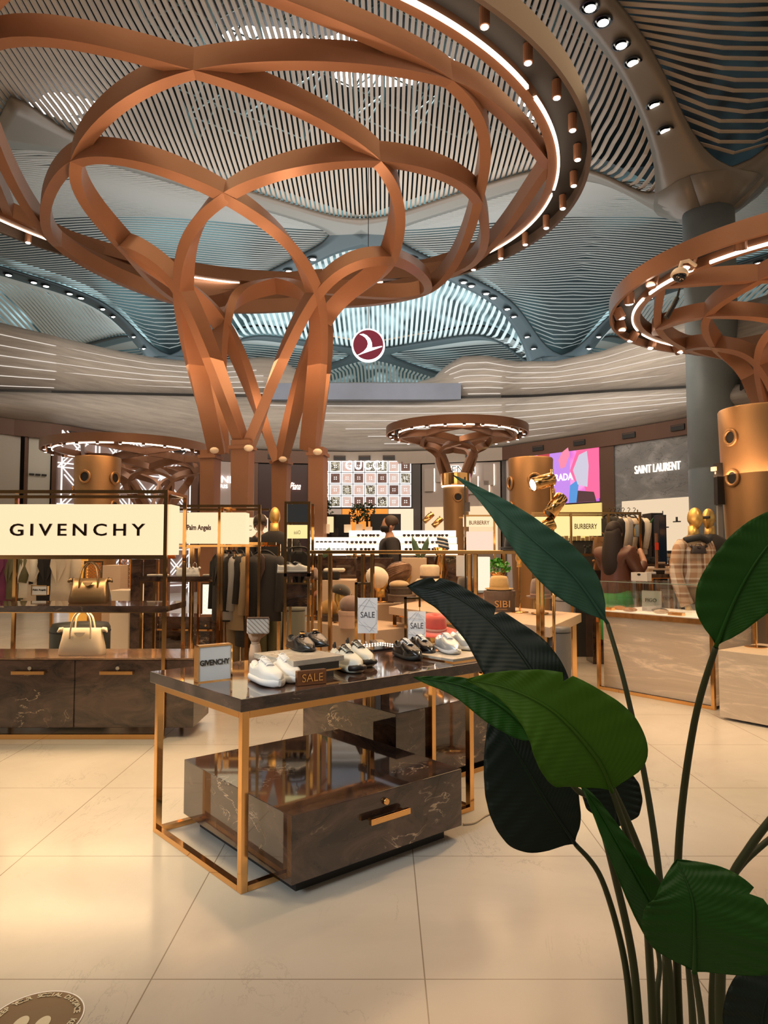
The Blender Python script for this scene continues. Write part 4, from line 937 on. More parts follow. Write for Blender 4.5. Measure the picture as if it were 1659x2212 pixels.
# ================================================================ LEFT FIXTURE
YF = 5.2; dep = .52
def zY(y, Y=YF): return H+(1190-y)/F*Y
def xP(px, Y=YF): return (px-829.5)/F*Y
xr = xP(357); xl = -4.1; zt = zY(1058)
t = thing('shelf_fixture', 'gold framed marble shelf unit with lit GIVENCHY sign box at left', 'display fixture', (xr, YF, 0))
def LB(x0, x1, y0, y1, z0, z1): return MB().bb(x0-xr, x1-xr, y0-YF, y1-YF, z0, z1)
g = .026
LB(xr-g/2, xr+g/2, YF, YF+g, 0, zt).build('post', gold, t); LB(xr-g/2, xr+g/2, YF+dep-g, YF+dep, 0, zt).build('post', gold, t)
LB(xP(37, YF+dep)-g/2, xP(37, YF+dep)+g/2, YF+dep-g, YF+dep, 0, zt).build('post', gold, t)
LB(xl, xr, YF, YF+g, zt-g, zt).build('top_rail', gold, t); LB(xl, xr, YF+dep-g, YF+dep, zt-g, zt).build('top_rail', gold, t)
LB(xr-g/2, xr+g/2, YF, YF+dep, zt-g, zt).build('top_rail', gold, t)
LB(xl, xr, YF, YF+g, zY(1208), zY(1199)).build('sign_rail', gold, t); LB(xl, xr, YF+.25, YF+.25+g, zY(1208), zY(1199)).build('sign_rail', gold, t)
sb = LB(xl, xP(350), YF+.01, YF+.25, zY(1199), zY(1089)).build('sign_box', signglow, t)
LB(xP(350)+.004, xP(366), YF+.03, YF+.25, zY(1199), zY(1089)).build('sign_end_box', signglow, t)
lettering('GIVENCHY', mat('dark_mirror_letter', (.10, .06, .04), .12, .9), t, (xP(168)-xr, -.004, zY(1144.5)), .125, 0, width=292/F*YF, depth=.012, bold=.0015, spacing=1.45)
LB(xl, xr+.016, YF-.004, YF+dep+.004, zY(1308)-.045, zY(1308)).build('marble_shelf', darkm, t)
LB(xl, xr, YF-.002, YF+.02, zY(1308)-.052, zY(1308)-.044).build('shelf_trim', gold, t)
cz = zY(1424); cab = LB(xl, xP(423, 5.26), YF+.05, YF+dep, .07, cz).build('cabinet', darkm, t, bev=.002)
LB(xl, xP(423, 5.26), YF+.03, YF+dep+.01, cz, cz+.012).build('cabinet_top', marble('brown_marble_top', (.26, .16, .10), (.12, .07, .05), (.6, .45, .3), rough=.12, scale=4, veinw=.01), t)
LB(xl, xr, YF+.0, YF+.03, 0, .035).build('kick_rail', gold, t)
for x0, x1 in ((xP(-180), xP(163)), (xP(166), xP(421))):
    dr = LB(x0, x1, YF+.035, YF+.05, .075, cz-.004).build('drawer', darkm, t, bev=.001)
    hc = xP(68) if x1 < xP(200) else xP(257); hb = LB(hc-.12, hc+.12, YF-.005, YF+.015, zY(1454), zY(1447)); hb.bb(hc-xr-.1, hc-xr-.09, .01, .04, zY(1453), zY(1448)); hb.bb(hc-xr+.09, hc-xr+.1, .01, .04, zY(1453), zY(1448)); hb.build('handle', gold, dr)
    MB().lathe([(.014, 0), (.014, .012)], c=(hc-xr, .036, zY(1442)), n=16, M=Matrix.Rotation(PI/2, 3, 'X')).build('lock', mat('steel_lock', (.7, .66, .6), .3, 1), dr)
for px in range(8, 350, 26): 
    pass
def strip_light(x0, x1, y, z, e): lamp('AREA', 'shelf_strip_light', ((x0+x1)/2, y, z), e, (1, .66, .34), ((x0+x1)/2, y, 0), size=abs(x1-x0), size_y=.03, shape='RECTANGLE')
strip_light(xP(0), xP(350), YF+.12, zY(1210)-.01, 5); strip_light(xP(0), xP(350), YF+.2, zY(1308)-.055, 3.5)
# handbags
def handbag(label, m, loc, w_, h_, d_, rz=0, hm=None, group=None, handles=2, hh=.8):
    t = thing('handbag', label, 'bag', loc, rz, group); n = 20
    prof = [(0, 1.0, 1.0), (.06, 1.04, 1.05), (.3, 1.0, .95), (.6, .93, .72), (.85, .90, .42), (.97, .95, .2), (1, .98, .13)]
    P = []
    for f, wf, df in prof:
        row = []
        for k in range(n):
            a = 2*PI*k/n; c_, s_ = math.cos(a), math.sin(a)
            row.append((w_/2*wf*abs(c_)**.35*(1 if c_ > 0 else -1), d_/2*df*abs(s_)**.45*(1 if s_ > 0 else -1), h_*f))
        P.append(row+[row[0]])
    b = MB().grid(P); b.add(P[0][:-1], [tuple(range(n))]); b.add(P[-1][:-1], [tuple(range(n-1, -1, -1))]); b.build('body', m, t, True)
    hm = hm or m
    for sy in ((-1, 1) if handles == 2 else (0,)):
        pts = [(-w_*.24, sy*d_*.32, h_*.62), (-w_*.23, sy*d_*.28, h_*1.0), (-w_*.17, sy*d_*.2, h_*(1+hh*.55)), (0, sy*d_*.16, h_*(1+hh*.8)), (w_*.17, sy*d_*.2, h_*(1+hh*.55)), (w_*.23, sy*d_*.28, h_*1.0), (w_*.24, sy*d_*.32, h_*.62)]
        MB().tube(spline(pts, 5), w_*.022, 8).build('handle', hm, t, True)
    MB().slab([(-w_*.13, -d_*.37, h_*.86), (w_*.13, -d_*.37, h_*.86), (w_*.11, -d_*.40, h_*.78), (0, -d_*.45, h_*.68), (-w_*.11, -d_*.40, h_*.78)], (0, -.006, 0)).build('envelope_patch', m, t)
    for sx in (-1, 1): MB().tube([(sx*w_*.46, 0, h_*.93), (sx*w_*.53, 0, h_*.93), (sx*w_*.58, -.01, h_*.84)], [.02, .018, .006], 8).build('side_wing', m, t, True)
    return t
bag_gold = mat('metallic_gold_leather', (.15, .10, .055), .32, .8); bag_cream = mat('cream_leather', (.62, .53, .41), .42)
zs = zY(1308)
handbag('metallic gold handbag on the marble shelf under the sign', bag_gold, (xP(198, 5.5), 5.5, zs), .29, .19, .15, .06)
handbag('cream leather handbag on top of the marble cabinet', bag_cream, (xP(184, 5.42), 5.42, cz+.012), .32, .20, .16, .04)
q = Vector((xP(179, 7.1), 7.1, 0)); t = thing('round_pouf', 'dark green round leather pouf behind the cream handbag', 'pouf', q)
MB().lathe([(.27, 0), (.28, .02), (.28, .60), (.26, .64), (0.001, .66)], n=40).build('seat', mat('dark_green_leather', (.04, .045, .035), .4), t, True); MB().lathe([(.284, .56), (.284, .572)], n=40, cap=False).build('piping', black, t)
# table sign on shelf behind, low table with gold bars
t, L_, h_ = card_stand('brand_sign', 'small framed sign in blackletter on the marble shelf left of the gold handbag', (67, 1286), (102, 1286), 1.36-.0+(1190-1265)/F*6.4, H+(1190-1287)/F*6.4, 'Palm Angels', .02, .12, paper)
# ================================================================ BEHIND THE LEFT FIXTURE
def frame_box(label, x0, x1, Y0, Y1, z0, z1, name='garment_stand', g=.025, cat='display frame', bottom=True, m=None):
    t = thing(name, label, cat, (x0, Y0, 0)); m = m or gold; w_, d_ = x1-x0, Y1-Y0
    for a, b in ((0, 0), (w_-g, 0), (0, d_-g), (w_-g, d_-g)): MB().bb(a, a+g, b, b+g, z0, z1).build('post', m, t)
    for z in ((z1-g,) if not bottom else (z1-g, z0)):
        MB().bb(g, w_-g, 0, g, z, z+g).build('rail', m, t); MB().bb(g, w_-g, d_-g, d_, z, z+g).build('rail', m, t)
        MB().bb(0, g, g, d_-g, z, z+g).build('rail', m, t); MB().bb(w_-g, w_, g, d_-g, z, z+g).build('rail', m, t)
    return t
def PX(px, Y): return (px-829.5)/F*Y
def PZ(y, Y): return H+(1190-y)/F*Y
# garment
def garment(label, m, loc, length, width=.42, depth=.16, rz=0, sleeve=True, group=None, lapel=None, name='jacket', sl=.58, flare=1.0):
    t = thing(name, label, 'clothing', loc, rz, group); n = 16; P = []
    for f, wf, df in ((0, .30, .55), (.03, .62, .8), (.08, .92, 1), (.16, .98, 1.05), (.4, .88, 1), (.7, .93, 1.05), (1, .98*flare, 1.1)):
        row = []
        for k in range(n):
            a = 2*PI*k/n; c_, s_ = math.cos(a), math.sin(a)
            wob = 1+.05*math.sin(5*a+f*3)*f
            row.append((width/2*wf*abs(c_)**.7*(1 if c_ > 0 else -1)*wob, depth/2*df*s_*wob, -length*f))
        P.append(row+[row[0]])
    MB().grid(P).build('body', m, t, True, solid=.008)
    if sleeve:
        for sx in (-1, 1): MB().tube([(sx*width*.40, 0, -.05), (sx*width*.50, -.01, -.10), (sx*width*.53, -.02, -length*.4), (sx*width*.50, -.05, -length*.4-sl*.5)], [.05, .068, .058, .045], 10).build('sleeve', m, t, True)
    lp = lapel or m
    for sx in (-1, 1): MB().slab([(sx*.03, -depth*.42, .0), (sx*.075, -depth*.50, -.04), (sx*.085, -depth*.56, -.15), (sx*.01, -depth*.60, -.33)], (0, -.008, 0)).build('lapel', lp, t)
    h = MB(); h.tube(spline([(-width*.4, 0, -.05), (-.08, 0, .02), (0, 0, .035), (.08, 0, .02), (width*.4, 0, -.05)], 3), .010, 6); h.tube(spline([(0, 0, .03), (0, 0, .07), (.02, 0, .09), (0, 0, .11), (-.015, 0, .10)], 3), .004, 6); h.build('hanger', black, t, True)
    return t
Yc = 8.0
cl = dict(plum=(.16, .03, .09), grn=(.13, .12, .06), white=(.72, .66, .56), blk=(.015, .013, .013), cream=(.62, .52, .40), dgrey=(.06, .055, .055), tan=(.34, .24, .14), grey=(.36, .34, .33), char=(.035, .03, .03))
def cloth(k): return mat('cloth_'+k, cl[k], .85, sheen=.03, noise=.05, nscale=8)
for px, k, ln, lb in ((5, 'plum', .50, 'plum shirt at the left end of the rail behind the gold shelf unit'), (40, 'grn', .42, 'olive shirt on the rail behind the gold shelf unit'), (58, 'white', .40, 'white shirt on the rail behind the gold shelf unit'), (82, 'cream', .45, 'cream shirt on the rail behind the gold shelf unit'), (107, 'blk', .48, 'black shirt on the rail behind the gold shelf unit'), (136, 'cream', .46, 'beige dress at the right end of the rail behind the gold shelf unit')):
    garment(lb, cloth(k), (PX(px, Yc), Yc, 1.34), ln+.1, .30, .2, random.uniform(-.6, .6), group='shirts behind the gold shelf unit', name='shirt', sl=.25)
t = thing('clothes_rail', 'gold clothes rail behind the gold shelf unit', 'clothes rail', (PX(-20, Yc), Yc, 0)); MB().bb(-.6, PX(150, Yc)-PX(-20, Yc), 0, .025, 1.42, 1.445).build('rail', gold, t)
for x in (-.6, PX(112, Yc)-PX(-20, Yc)): MB().bb(x, x+.03, 0, .03, 0, 1.42).build('post', gold, t)
t = thing('display_screen', 'orange panel lettered SQUARE behind the gold handbag', 'panel', (PX(153, 10), 10, 0)); w_ = PX(189, 10)-PX(153, 10)
MB().bb(0, w_, 0, .05, 0, PZ(1206, 10)).build('panel', mat('orange_panel', (.55, .26, .04), .5, em=(.9, .40, .06), es=.35), t); lettering('SQUARE', paper, t, (w_*.45, -.01, PZ(1216, 10)), .08, 0, width=w_*.85)
# display shelves: white plinths, lattice, dark frames in the middle left background
def block(label, px0, px1, y0, y1, Y, m, d=.4, name='display_plinth', cat='plinth', z0=None):
    z1_ = PZ(y0, Y); z0_ = max(0, PZ(y1, Y)) if z0 is None else z0
    o = MB().bb(-(PX(px1, Y)-PX(px0, Y))/2, (PX(px1, Y)-PX(px0, Y))/2, 0, d, 0, z1_-z0_).build(name, m, None, bev=.004); o.location = ((PX(px0, Y)+PX(px1, Y))/2, Y, z0_); return tag(o, label, cat)
block('grey beige plinth behind the gold handbag', 223, 262, 1221, 1500, 9.5, beige)
block('low cream plinth right of the gold handbag', 240, 282, 1275, 1500, 9.0, cream)
block('dark marble upright panel behind the shelf unit at centre left', 284, 305, 1208, 1400, 8.8, darkm, .1, 'marble_screen', 'screen'); block('dark marble upright panel beside the shelf unit post', 312, 338, 1208, 1400, 8.9, darkm, .1, 'marble_screen', 'screen')
def lattice_screen(label, px0, px1, y0, y1, Y, m, name='lattice_screen'):
    t = thing(name, label, 'screen', (PX(px0, Y), Y, 0)); w_ = PX(px1, Y)-PX(px0, Y); z0, z1 = max(0, PZ(y1, Y)), PZ(y0, Y); g = MB(); s_ = .05
    for k in range(int(w_/s_)+1):
        pts1 = [(min(w_, max(0, k*s_+(.5*s_ if j % 2 else -.0*s_))), 0, z0+(z1-z0)*j/14) for j in range(15)]; g.tube(pts1, .006, 4)
        pts2 = [(min(w_, max(0, k*s_-(.5*s_ if j % 2 else 0))), 0, z0+(z1-z0)*j/14) for j in range(15)]; g.tube(pts2, .006, 4)
    g.build('mesh', m, t); fr = MB(); fr.bb(-.02, 0, -.01, .01, z0, z1); fr.bb(w_, w_+.02, -.01, .01, z0, z1); fr.bb(-.02, w_+.02, -.01, .01, z1, z1+.02); fr.build('frame', gold, t); return t
lattice_screen('gold diamond mesh screen behind the gold handbag', 262, 282, 1207, 1270, 9.8, gold)
lattice_screen('gold arched mesh screen right above the gold handbag', 187, 222, 1215, 1260, 9.9, gold)
lattice_screen('lit white diamond mesh screen left of the hanging jackets', 440, 478, 1262, 1325, 8.4, emit('lit_mesh', (1, .9, .75), .8))
t = block('lit white panel behind the diamond mesh screen', 436, 480, 1262, 1326, 8.7, emit('lit_panel', (1, .86, .66), .75), .1, 'light_box', 'light box')
# marble shelf with white trainers
t = thing('shelf_table', 'gold framed marble shelf with small white bags behind the shelf unit', 'table', (PX(305, 7.6), 7.6, 0), 0); w_ = PX(478, 7.6)-PX(305, 7.6); z = PZ(1245, 7.6)
MB().bb(0, w_, 0, .45, z-.05, z).build('marble_top', darkm, t)
for x in (0, w_-.03): MB().bb(x, x+.03, 0, .03, 0, z-.05).build('leg', gold, t); MB().bb(x, x+.03, .42, .45, 0, z-.05).build('leg', gold, t)
MB().bb(0, w_, 0, .02, z-.06, z-.05).build('trim', gold, t)
for k, px in enumerate((392, 408, 422)): handbag('small white quilted bag on the marble shelf behind, %s' % ('left', 'middle', 'right')[k], white, (PX(px, 7.75), 7.75, z), .10, .09, .06, 0, handles=1, group='small white bags')
for k, px in enumerate((330, 350, 450)): 
    o = MB().bb(-.06, .06, -.04, .04, 0, .02).build('folded_scarf', mat('pale_scarf', (.7, .62, .55), .8), None, bev=.006); o.location = (PX(px, 7.7), 7.75, z); tag(o, 'pale folded scarf on the marble shelf behind, %s' % ('left', 'middle', 'right')[k], 'scarf', 'folded scarves')
# drawer cabinets at mid left
def cab(label, x0, x1, y1, y0, Y, n, rz):
    c = Vector((PX(x0, Y), Y, 0)); return plinth(label, c, rz, (PX(x1, Y)-PX(x0, Y))/math.cos(rz), .5, .06, PZ(y0, Y), hn=n)
cab('dark marble drawer cabinet with gold handles behind the shelf unit', 318, 478, 1395, 1330, 9.4, 3, -.12)
frame_box('gold frame around the marble drawer cabinet at mid left', PX(301, 9.2), PX(320, 9.2), 9.2, 9.7, 0, PZ(1210, 9.2), 'garment_stand')
frame_box('tall gold frame left of the hanging jackets', PX(470, 7.2), PX(478, 7.2)+.02, 7.2, 7.6, 0, PZ(1090, 7.2), 'garment_stand')
# PALM ANGELS fixture
Yp = 6.9; t = thing('sign_fixture', 'gold framed fixture with lit Palm Angels sign boxes', 'display fixture', (PX(345, Yp), Yp, 0)); zt = PZ(1090, Yp); xx = lambda px: PX(px, Yp)-PX(345, Yp)
for px in (473, 560): MB().bb(xx(px)-.013, xx(px)+.013, 0, .026, 0, zt).build('post', gold, t)
MB().bb(0, xx(560), 0, .026, zt-.026, zt).build('top_rail', gold, t); MB().bb(0, xx(560), .6, .626, zt-.026, zt).build('top_rail', gold, t); MB().bb(0, xx(560), 0, .026, PZ(1177, Yp)-.02, PZ(1177, Yp)).build('low_rail', gold, t)
MB().bb(xx(380), xx(471), .0, .2, PZ(1174, Yp), PZ(1107, Yp)).build('sign_box', signglow, t); MB().bb(xx(477), xx(530), .0, .2, PZ(1175, Yp), PZ(1107, Yp)).build('sign_box', signglow, t)
lettering('Palm Angels', mat('maroon_ink', (.10, .03, .03), .5), t, (xx(430), -.006, PZ(1141, Yp)), .07, 0, width=52/F*Yp, bold=.0022, shear=-.02)
t = thing('sign_box', 'lit sign box lettered CC behind the Palm Angels fixture', 'sign', (PX(532, 9.3), 9.3, PZ(1172, 9.3))); MB().bb(0, 43/F*9.3, 0, .15, 0, 54/F*9.3).build('box', signglow, t); lettering('C C', mat('grey_ink', (.35, .3, .25), .5), t, (.09, -.005, .19), .09, 0); MB().bb(.1, .13, .05, .08, -PZ(1172, 9.3), 0).build('post', gold, t)
frame_box('thin gold frame behind the Palm Angels sign boxes', PX(398, 8.6), PX(415, 8.6), 8.6, 9.0, 0, PZ(1180, 8.6))
# ================================================================ CLOTHES RAIL WITH JACKETS
Yj = 7.4
t = thing('clothes_rail', 'gold clothes rail carrying the row of hanging jackets', 'clothes rail', (PX(478, Yj), Yj, 0)); w_ = PX(606, Yj)-PX(478, Yj); zr_ = PZ(1178, Yj)
MB().bb(0, w_, 0, .03, zr_-.012, zr_+.012).build('rail', gold, t); MB().bb(PX(543, Yj)-PX(478, Yj), PX(551, Yj)-PX(478, Yj), -.30, -.26, 0, zr_).build('post', gold, t); MB().bb(w_-.03, w_, 0, .03, 0, zr_).build('post', gold, t); MB().bb(0, .03, 0, .03, 0, zr_).build('post', gold, t)
MB().bb(PX(543, Yj)-PX(478, Yj), w_, -.30, -.27, zr_, zr_+.03).build('rail', gold, t)
zj = zr_-.09
for px, k, ln, rz, wd, dy, lb in ((478, 'blk', .70, -.95, .36, .12, 'black jacket at the left end of the jacket row'), (491, 'grey', .68, -.95, .34, .08, 'light grey jacket second in the jacket row'), (504, 'blk', .50, -.95, .36, .05, 'short black jacket third in the jacket row'), (518, 'tan', .78, -.95, .34, .02, 'khaki coat fourth in the jacket row'), (535, 'blk', .95, -.95, .36, 0, 'long black coat fifth in the jacket row'), (572, 'char', .68, -.42, .44, -.06, 'charcoal blazer facing front at the right end of the jacket row')):
    garment(lb, cloth(k), (PX(px, Yj), Yj+dy, zj), ln, wd, .17, rz, group='jackets on the gold rail', sl=.62, lapel=mat('satin_lapel', (.10, .06, .05), .4) if k == 'char' else None)
for px, k, lb in ((522, 'tan', 'khaki trousers hanging below the coats, left'), (580, 'grn', 'olive trousers hanging below the charcoal blazer, right')):
    t = thing('trousers', lb, 'clothing', (PX(px, 7.6), 7.6, PZ(1300, 7.6)), .2, 'hanging trousers'); 
    for sx in (-1, 1): MB().tube([(sx*.07, 0, 0), (sx*.075, 0, -.3), (sx*.07, 0, -.62)], [.085, .075, .065], 12).build('trouser_leg', cloth(k), t, True)
t = thing('low_rail', 'low gold rail with beige base under the hanging trousers', 'rail', (PX(530, 7.5), 7.5, 0)); MB().bb(0, .35, 0, .3, 0, .06).build('base', gold, t)
# ================================================================ MANNEQUINS
def egg_head(mb, c, r, tilt=0, face=-PI/2):
    M_ = Matrix.Rotation(face+PI/2, 3, 'Z') @ Matrix.Rotation(tilt, 3, 'X'); c = Vector(c); n, m_ = 20, 14; P = []
    for i in range(m_+1):
        b = -PI/2+PI*i/m_; row = []
        for k in range(n):
            a = 2*PI*k/n; x, y, z = math.cos(a)*math.cos(b)*.65, math.sin(a)*math.cos(b)*.84, math.sin(b)*1.18
            if z < -.2: x *= 1+(z+.2)*.42; y = y*(1+(z+.2)*.30)-.10*(-z-.2)
            if y < -.3 and abs(x) < .2: y -= .16*math.exp(-((z+.12)/.16)**2)*math.exp(-(x/.11)**2)
            if y < -.3: y += .06*math.exp(-((z-.10)/.12)**2)*math.exp(-((abs(x)-.28)/.16)**2)
            row.append(c+M_ @ (Vector((x, y, z))*r))
        P.append(row+[row[0]])
    return mb.grid(P)
def mannequin(label, px, ytop, Y, face, jacket, pants, lapel=None, hem=.80, plaid=None, height=None, arms=True, scale=1.0):
    top = PZ(ytop, Y); t = thing('mannequin', label, 'mannequin', (PX(px, Y), Y, 0), face); s_ = top/1.86
    egg_head(MB(), (0, -.01, 1.735*s_),   .100*s_).build('head', head_gold, t, True)
    MB().tube([(0, .01, 1.50*s_), (0, .01, 1.66*s_)], [.06*s_, .05*s_], 14).build('neck', head_gold, t, True)
    n = 20; P = []
    for z, wx, wy in ((1.56, .07, .06), (1.53, .13, .09), (1.49, .20, .12), (1.42, .225, .135), (1.25, .215, .14), (1.08, .19, .125), (.95, .205, .13), (hem, .215, .14)):
        P.append([((wx*math.cos(2*PI*k/n)*s_), wy*math.sin(2*PI*k/n)*s_, z*s_) for k in range(n+1)])
    MB().grid(P).build('jacket', jacket, t, True, solid=.01)
    for sx in (-1, 1):
        MB().tube(spline([(sx*.20, 0, 1.47), (sx*.265, .01, 1.38), (sx*.29, .02, 1.15), (sx*.28, -.06, .92), (sx*.27, -.09, .84)], 4) if s_ == 1 else [(Vector(q)*s_) for q in spline([(sx*.20, 0, 1.47), (sx*.265, .01, 1.38), (sx*.29, .02, 1.15), (sx*.28, -.06, .92), (sx*.27, -.09, .84)], 4)], [.065+.0*j for j in range(17)], 12).build('sleeve', jacket if not plaid else plaid, t, True)
        MB().tube([Vector(q)*s_ for q in ((sx*.10, 0, .95), (sx*.11, 0, .5), (sx*.11, .02, .08))], [.095*s_, .075*s_, .06*s_], 12).build('trouser_leg', pants, t, True)
        hd = MB(); hd.tube([Vector(q)*s_ for q in ((sx*.27, -.09, .85), (sx*.27, -.10, .80), (sx*.27, -.11, .75))], [.025, .035, .028], 10)
        for f in range(4): hd.tube([Vector(q)*s_ for q in ((sx*.27+(f-1.5)*.014, -.11, .76), (sx*.27+(f-1.5)*.015, -.12, .72), (sx*.27+(f-1.5)*.014, -.115, .69))], .008, 6)
        hd.tube([Vector(q)*s_ for q in ((sx*.25, -.12, .80), (sx*.235, -.15, .76), (sx*.24, -.155, .73))], .009, 6); hd.build('hand', head_gold, t, True)
        if lapel: MB().slab([Vector(q)*s_ for q in ((sx*.03, -.06, 1.58), (sx*.10, -.08, 1.55), (sx*.12, -.13, 1.40), (sx*.01, -.145, 1.15))], (0, -.01, 0)).build('lapel', lapel, t)
    MB().lathe([(.2, 0), (.2, .015)], n=28).build('stand', gold, t)
    return t
mannequin('gold headed mannequin in a black jacket seen from behind by the jackets', 593, 1094, 8.7, PI-.1, cloth('blk'), cloth('blk'))
m, nt, p = nodes_of('plaid_cloth'); tc = nt.nodes.new('ShaderNodeTexCoord'); sp = nt.nodes.new('ShaderNodeSeparateXYZ'); nt.links.new(tc.outputs['Object'], sp.inputs[0])
def bandn(out, k, th):
    a = N(nt, 'Math', operation='MULTIPLY'); a.inputs[1].default_value = k; nt.links.new(out, a.inputs[0]); b = N(nt, 'Math', operation='FRACT'); nt.links.new(a.outputs[0], b.inputs[0])
    return ramp(nt, b.outputs[0], [(0, (.62, .50, .38)), (.28, (.62, .5, .38)), (.3, (.20, .09, .05)), (.5, (.20, .09, .05)), (.52, (.75, .68, .6)), (.62, (.75, .68, .6)), (.64, (.42, .25, .15))])
nt.links.new(mixc(nt, .5, bandn(sp.outputs['Z'], 7, .3), bandn(sp.outputs['X'], 7, .3)), p.inputs['Base Color']); p.inputs['Roughness'].default_value = .8; plaid = m
t = mannequin('gold headed mannequin in a beige plaid padded jacket', 1500, 1095, 7.3, .55, cloth('tan'), cloth('blk'), plaid=plaid, hem=.86)
s_ = PZ(1095, 7.3)/1.86
MB().tube([Vector(q)*s_ for q in ((-.2, -.02, 1.50), (-.08, -.12, 1.54), (.0, -.14, 1.50), (.08, -.12, 1.54), (.2, -.02, 1.50))], .035, 8).build('scarf', mat('dark_scarf', (.03, .035, .04), .8), t, True)
vest = MB(); n = 20
vest.grid([[(wx*math.cos(PI+PI*k/n)*s_, wy*math.sin(PI+PI*k/n)*s_, z*s_) for k in range(n+1)] for z, wx, wy in ((1.53, .14, .11), (1.42, .235, .155), (1.2, .235, .165), (1.02, .21, .15))]); vest.build('plaid_front', plaid, t, True)
handb = handbag('small dark belt bag worn by the plaid jacket mannequin', mat('dark_leather', (.04, .03, .03), .4), (PX(1508, 7.08), 7.08, PZ(1196, 7.08)), .15, .08, .05, 0, handles=1, hh=.2)
t = mannequin('gold headed mannequin with sunglasses in a black coat', 1532, 1097, 7.75, -.9, cloth('blk'), cloth('blk'), hem=.7)
s2 = PZ(1097, 7.75)/1.86; MB().bb(-.07, .07, -.125, -.10, 1.735*s2, 1.765*s2).build('sunglasses', black, t, bev=.008)
# ================================================================ PEOPLE
def skin(name, verts, edges, rad, m, parent, sub=2, root=0):
    me = bpy.data.meshes.new(name); me.from_pydata([tuple(v) for v in verts], edges, []); o = bpy.data.objects.new(name, me); COL.objects.link(o)
    sk = o.modifiers.new('skin', 'SKIN'); sk.use_smooth_shade = True
    for i, r_ in enumerate(rad):
        d = me.skin_vertices[0].data[i]; d.radius = (r_, r_) if not isinstance(r_, tuple) else r_; d.use_root = (i == root)
    ss = o.modifiers.new('sub', 'SUBSURF'); ss.levels = sub; ss.render_levels = sub
    dg = bpy.context.evaluated_depsgraph_get(); nm = bpy.data.meshes.new_from_object(o.evaluated_get(dg)); bpy.data.objects.remove(o)
    nm.materials.clear(); nm.materials.append(m)
    for pz in nm.polygons: pz.use_smooth = True
    q = bpy.data.objects.new(name, nm); COL.objects.link(q); q.parent = parent; return q
skinm = mat('warm_skin', (.50, .28, .19), .5)
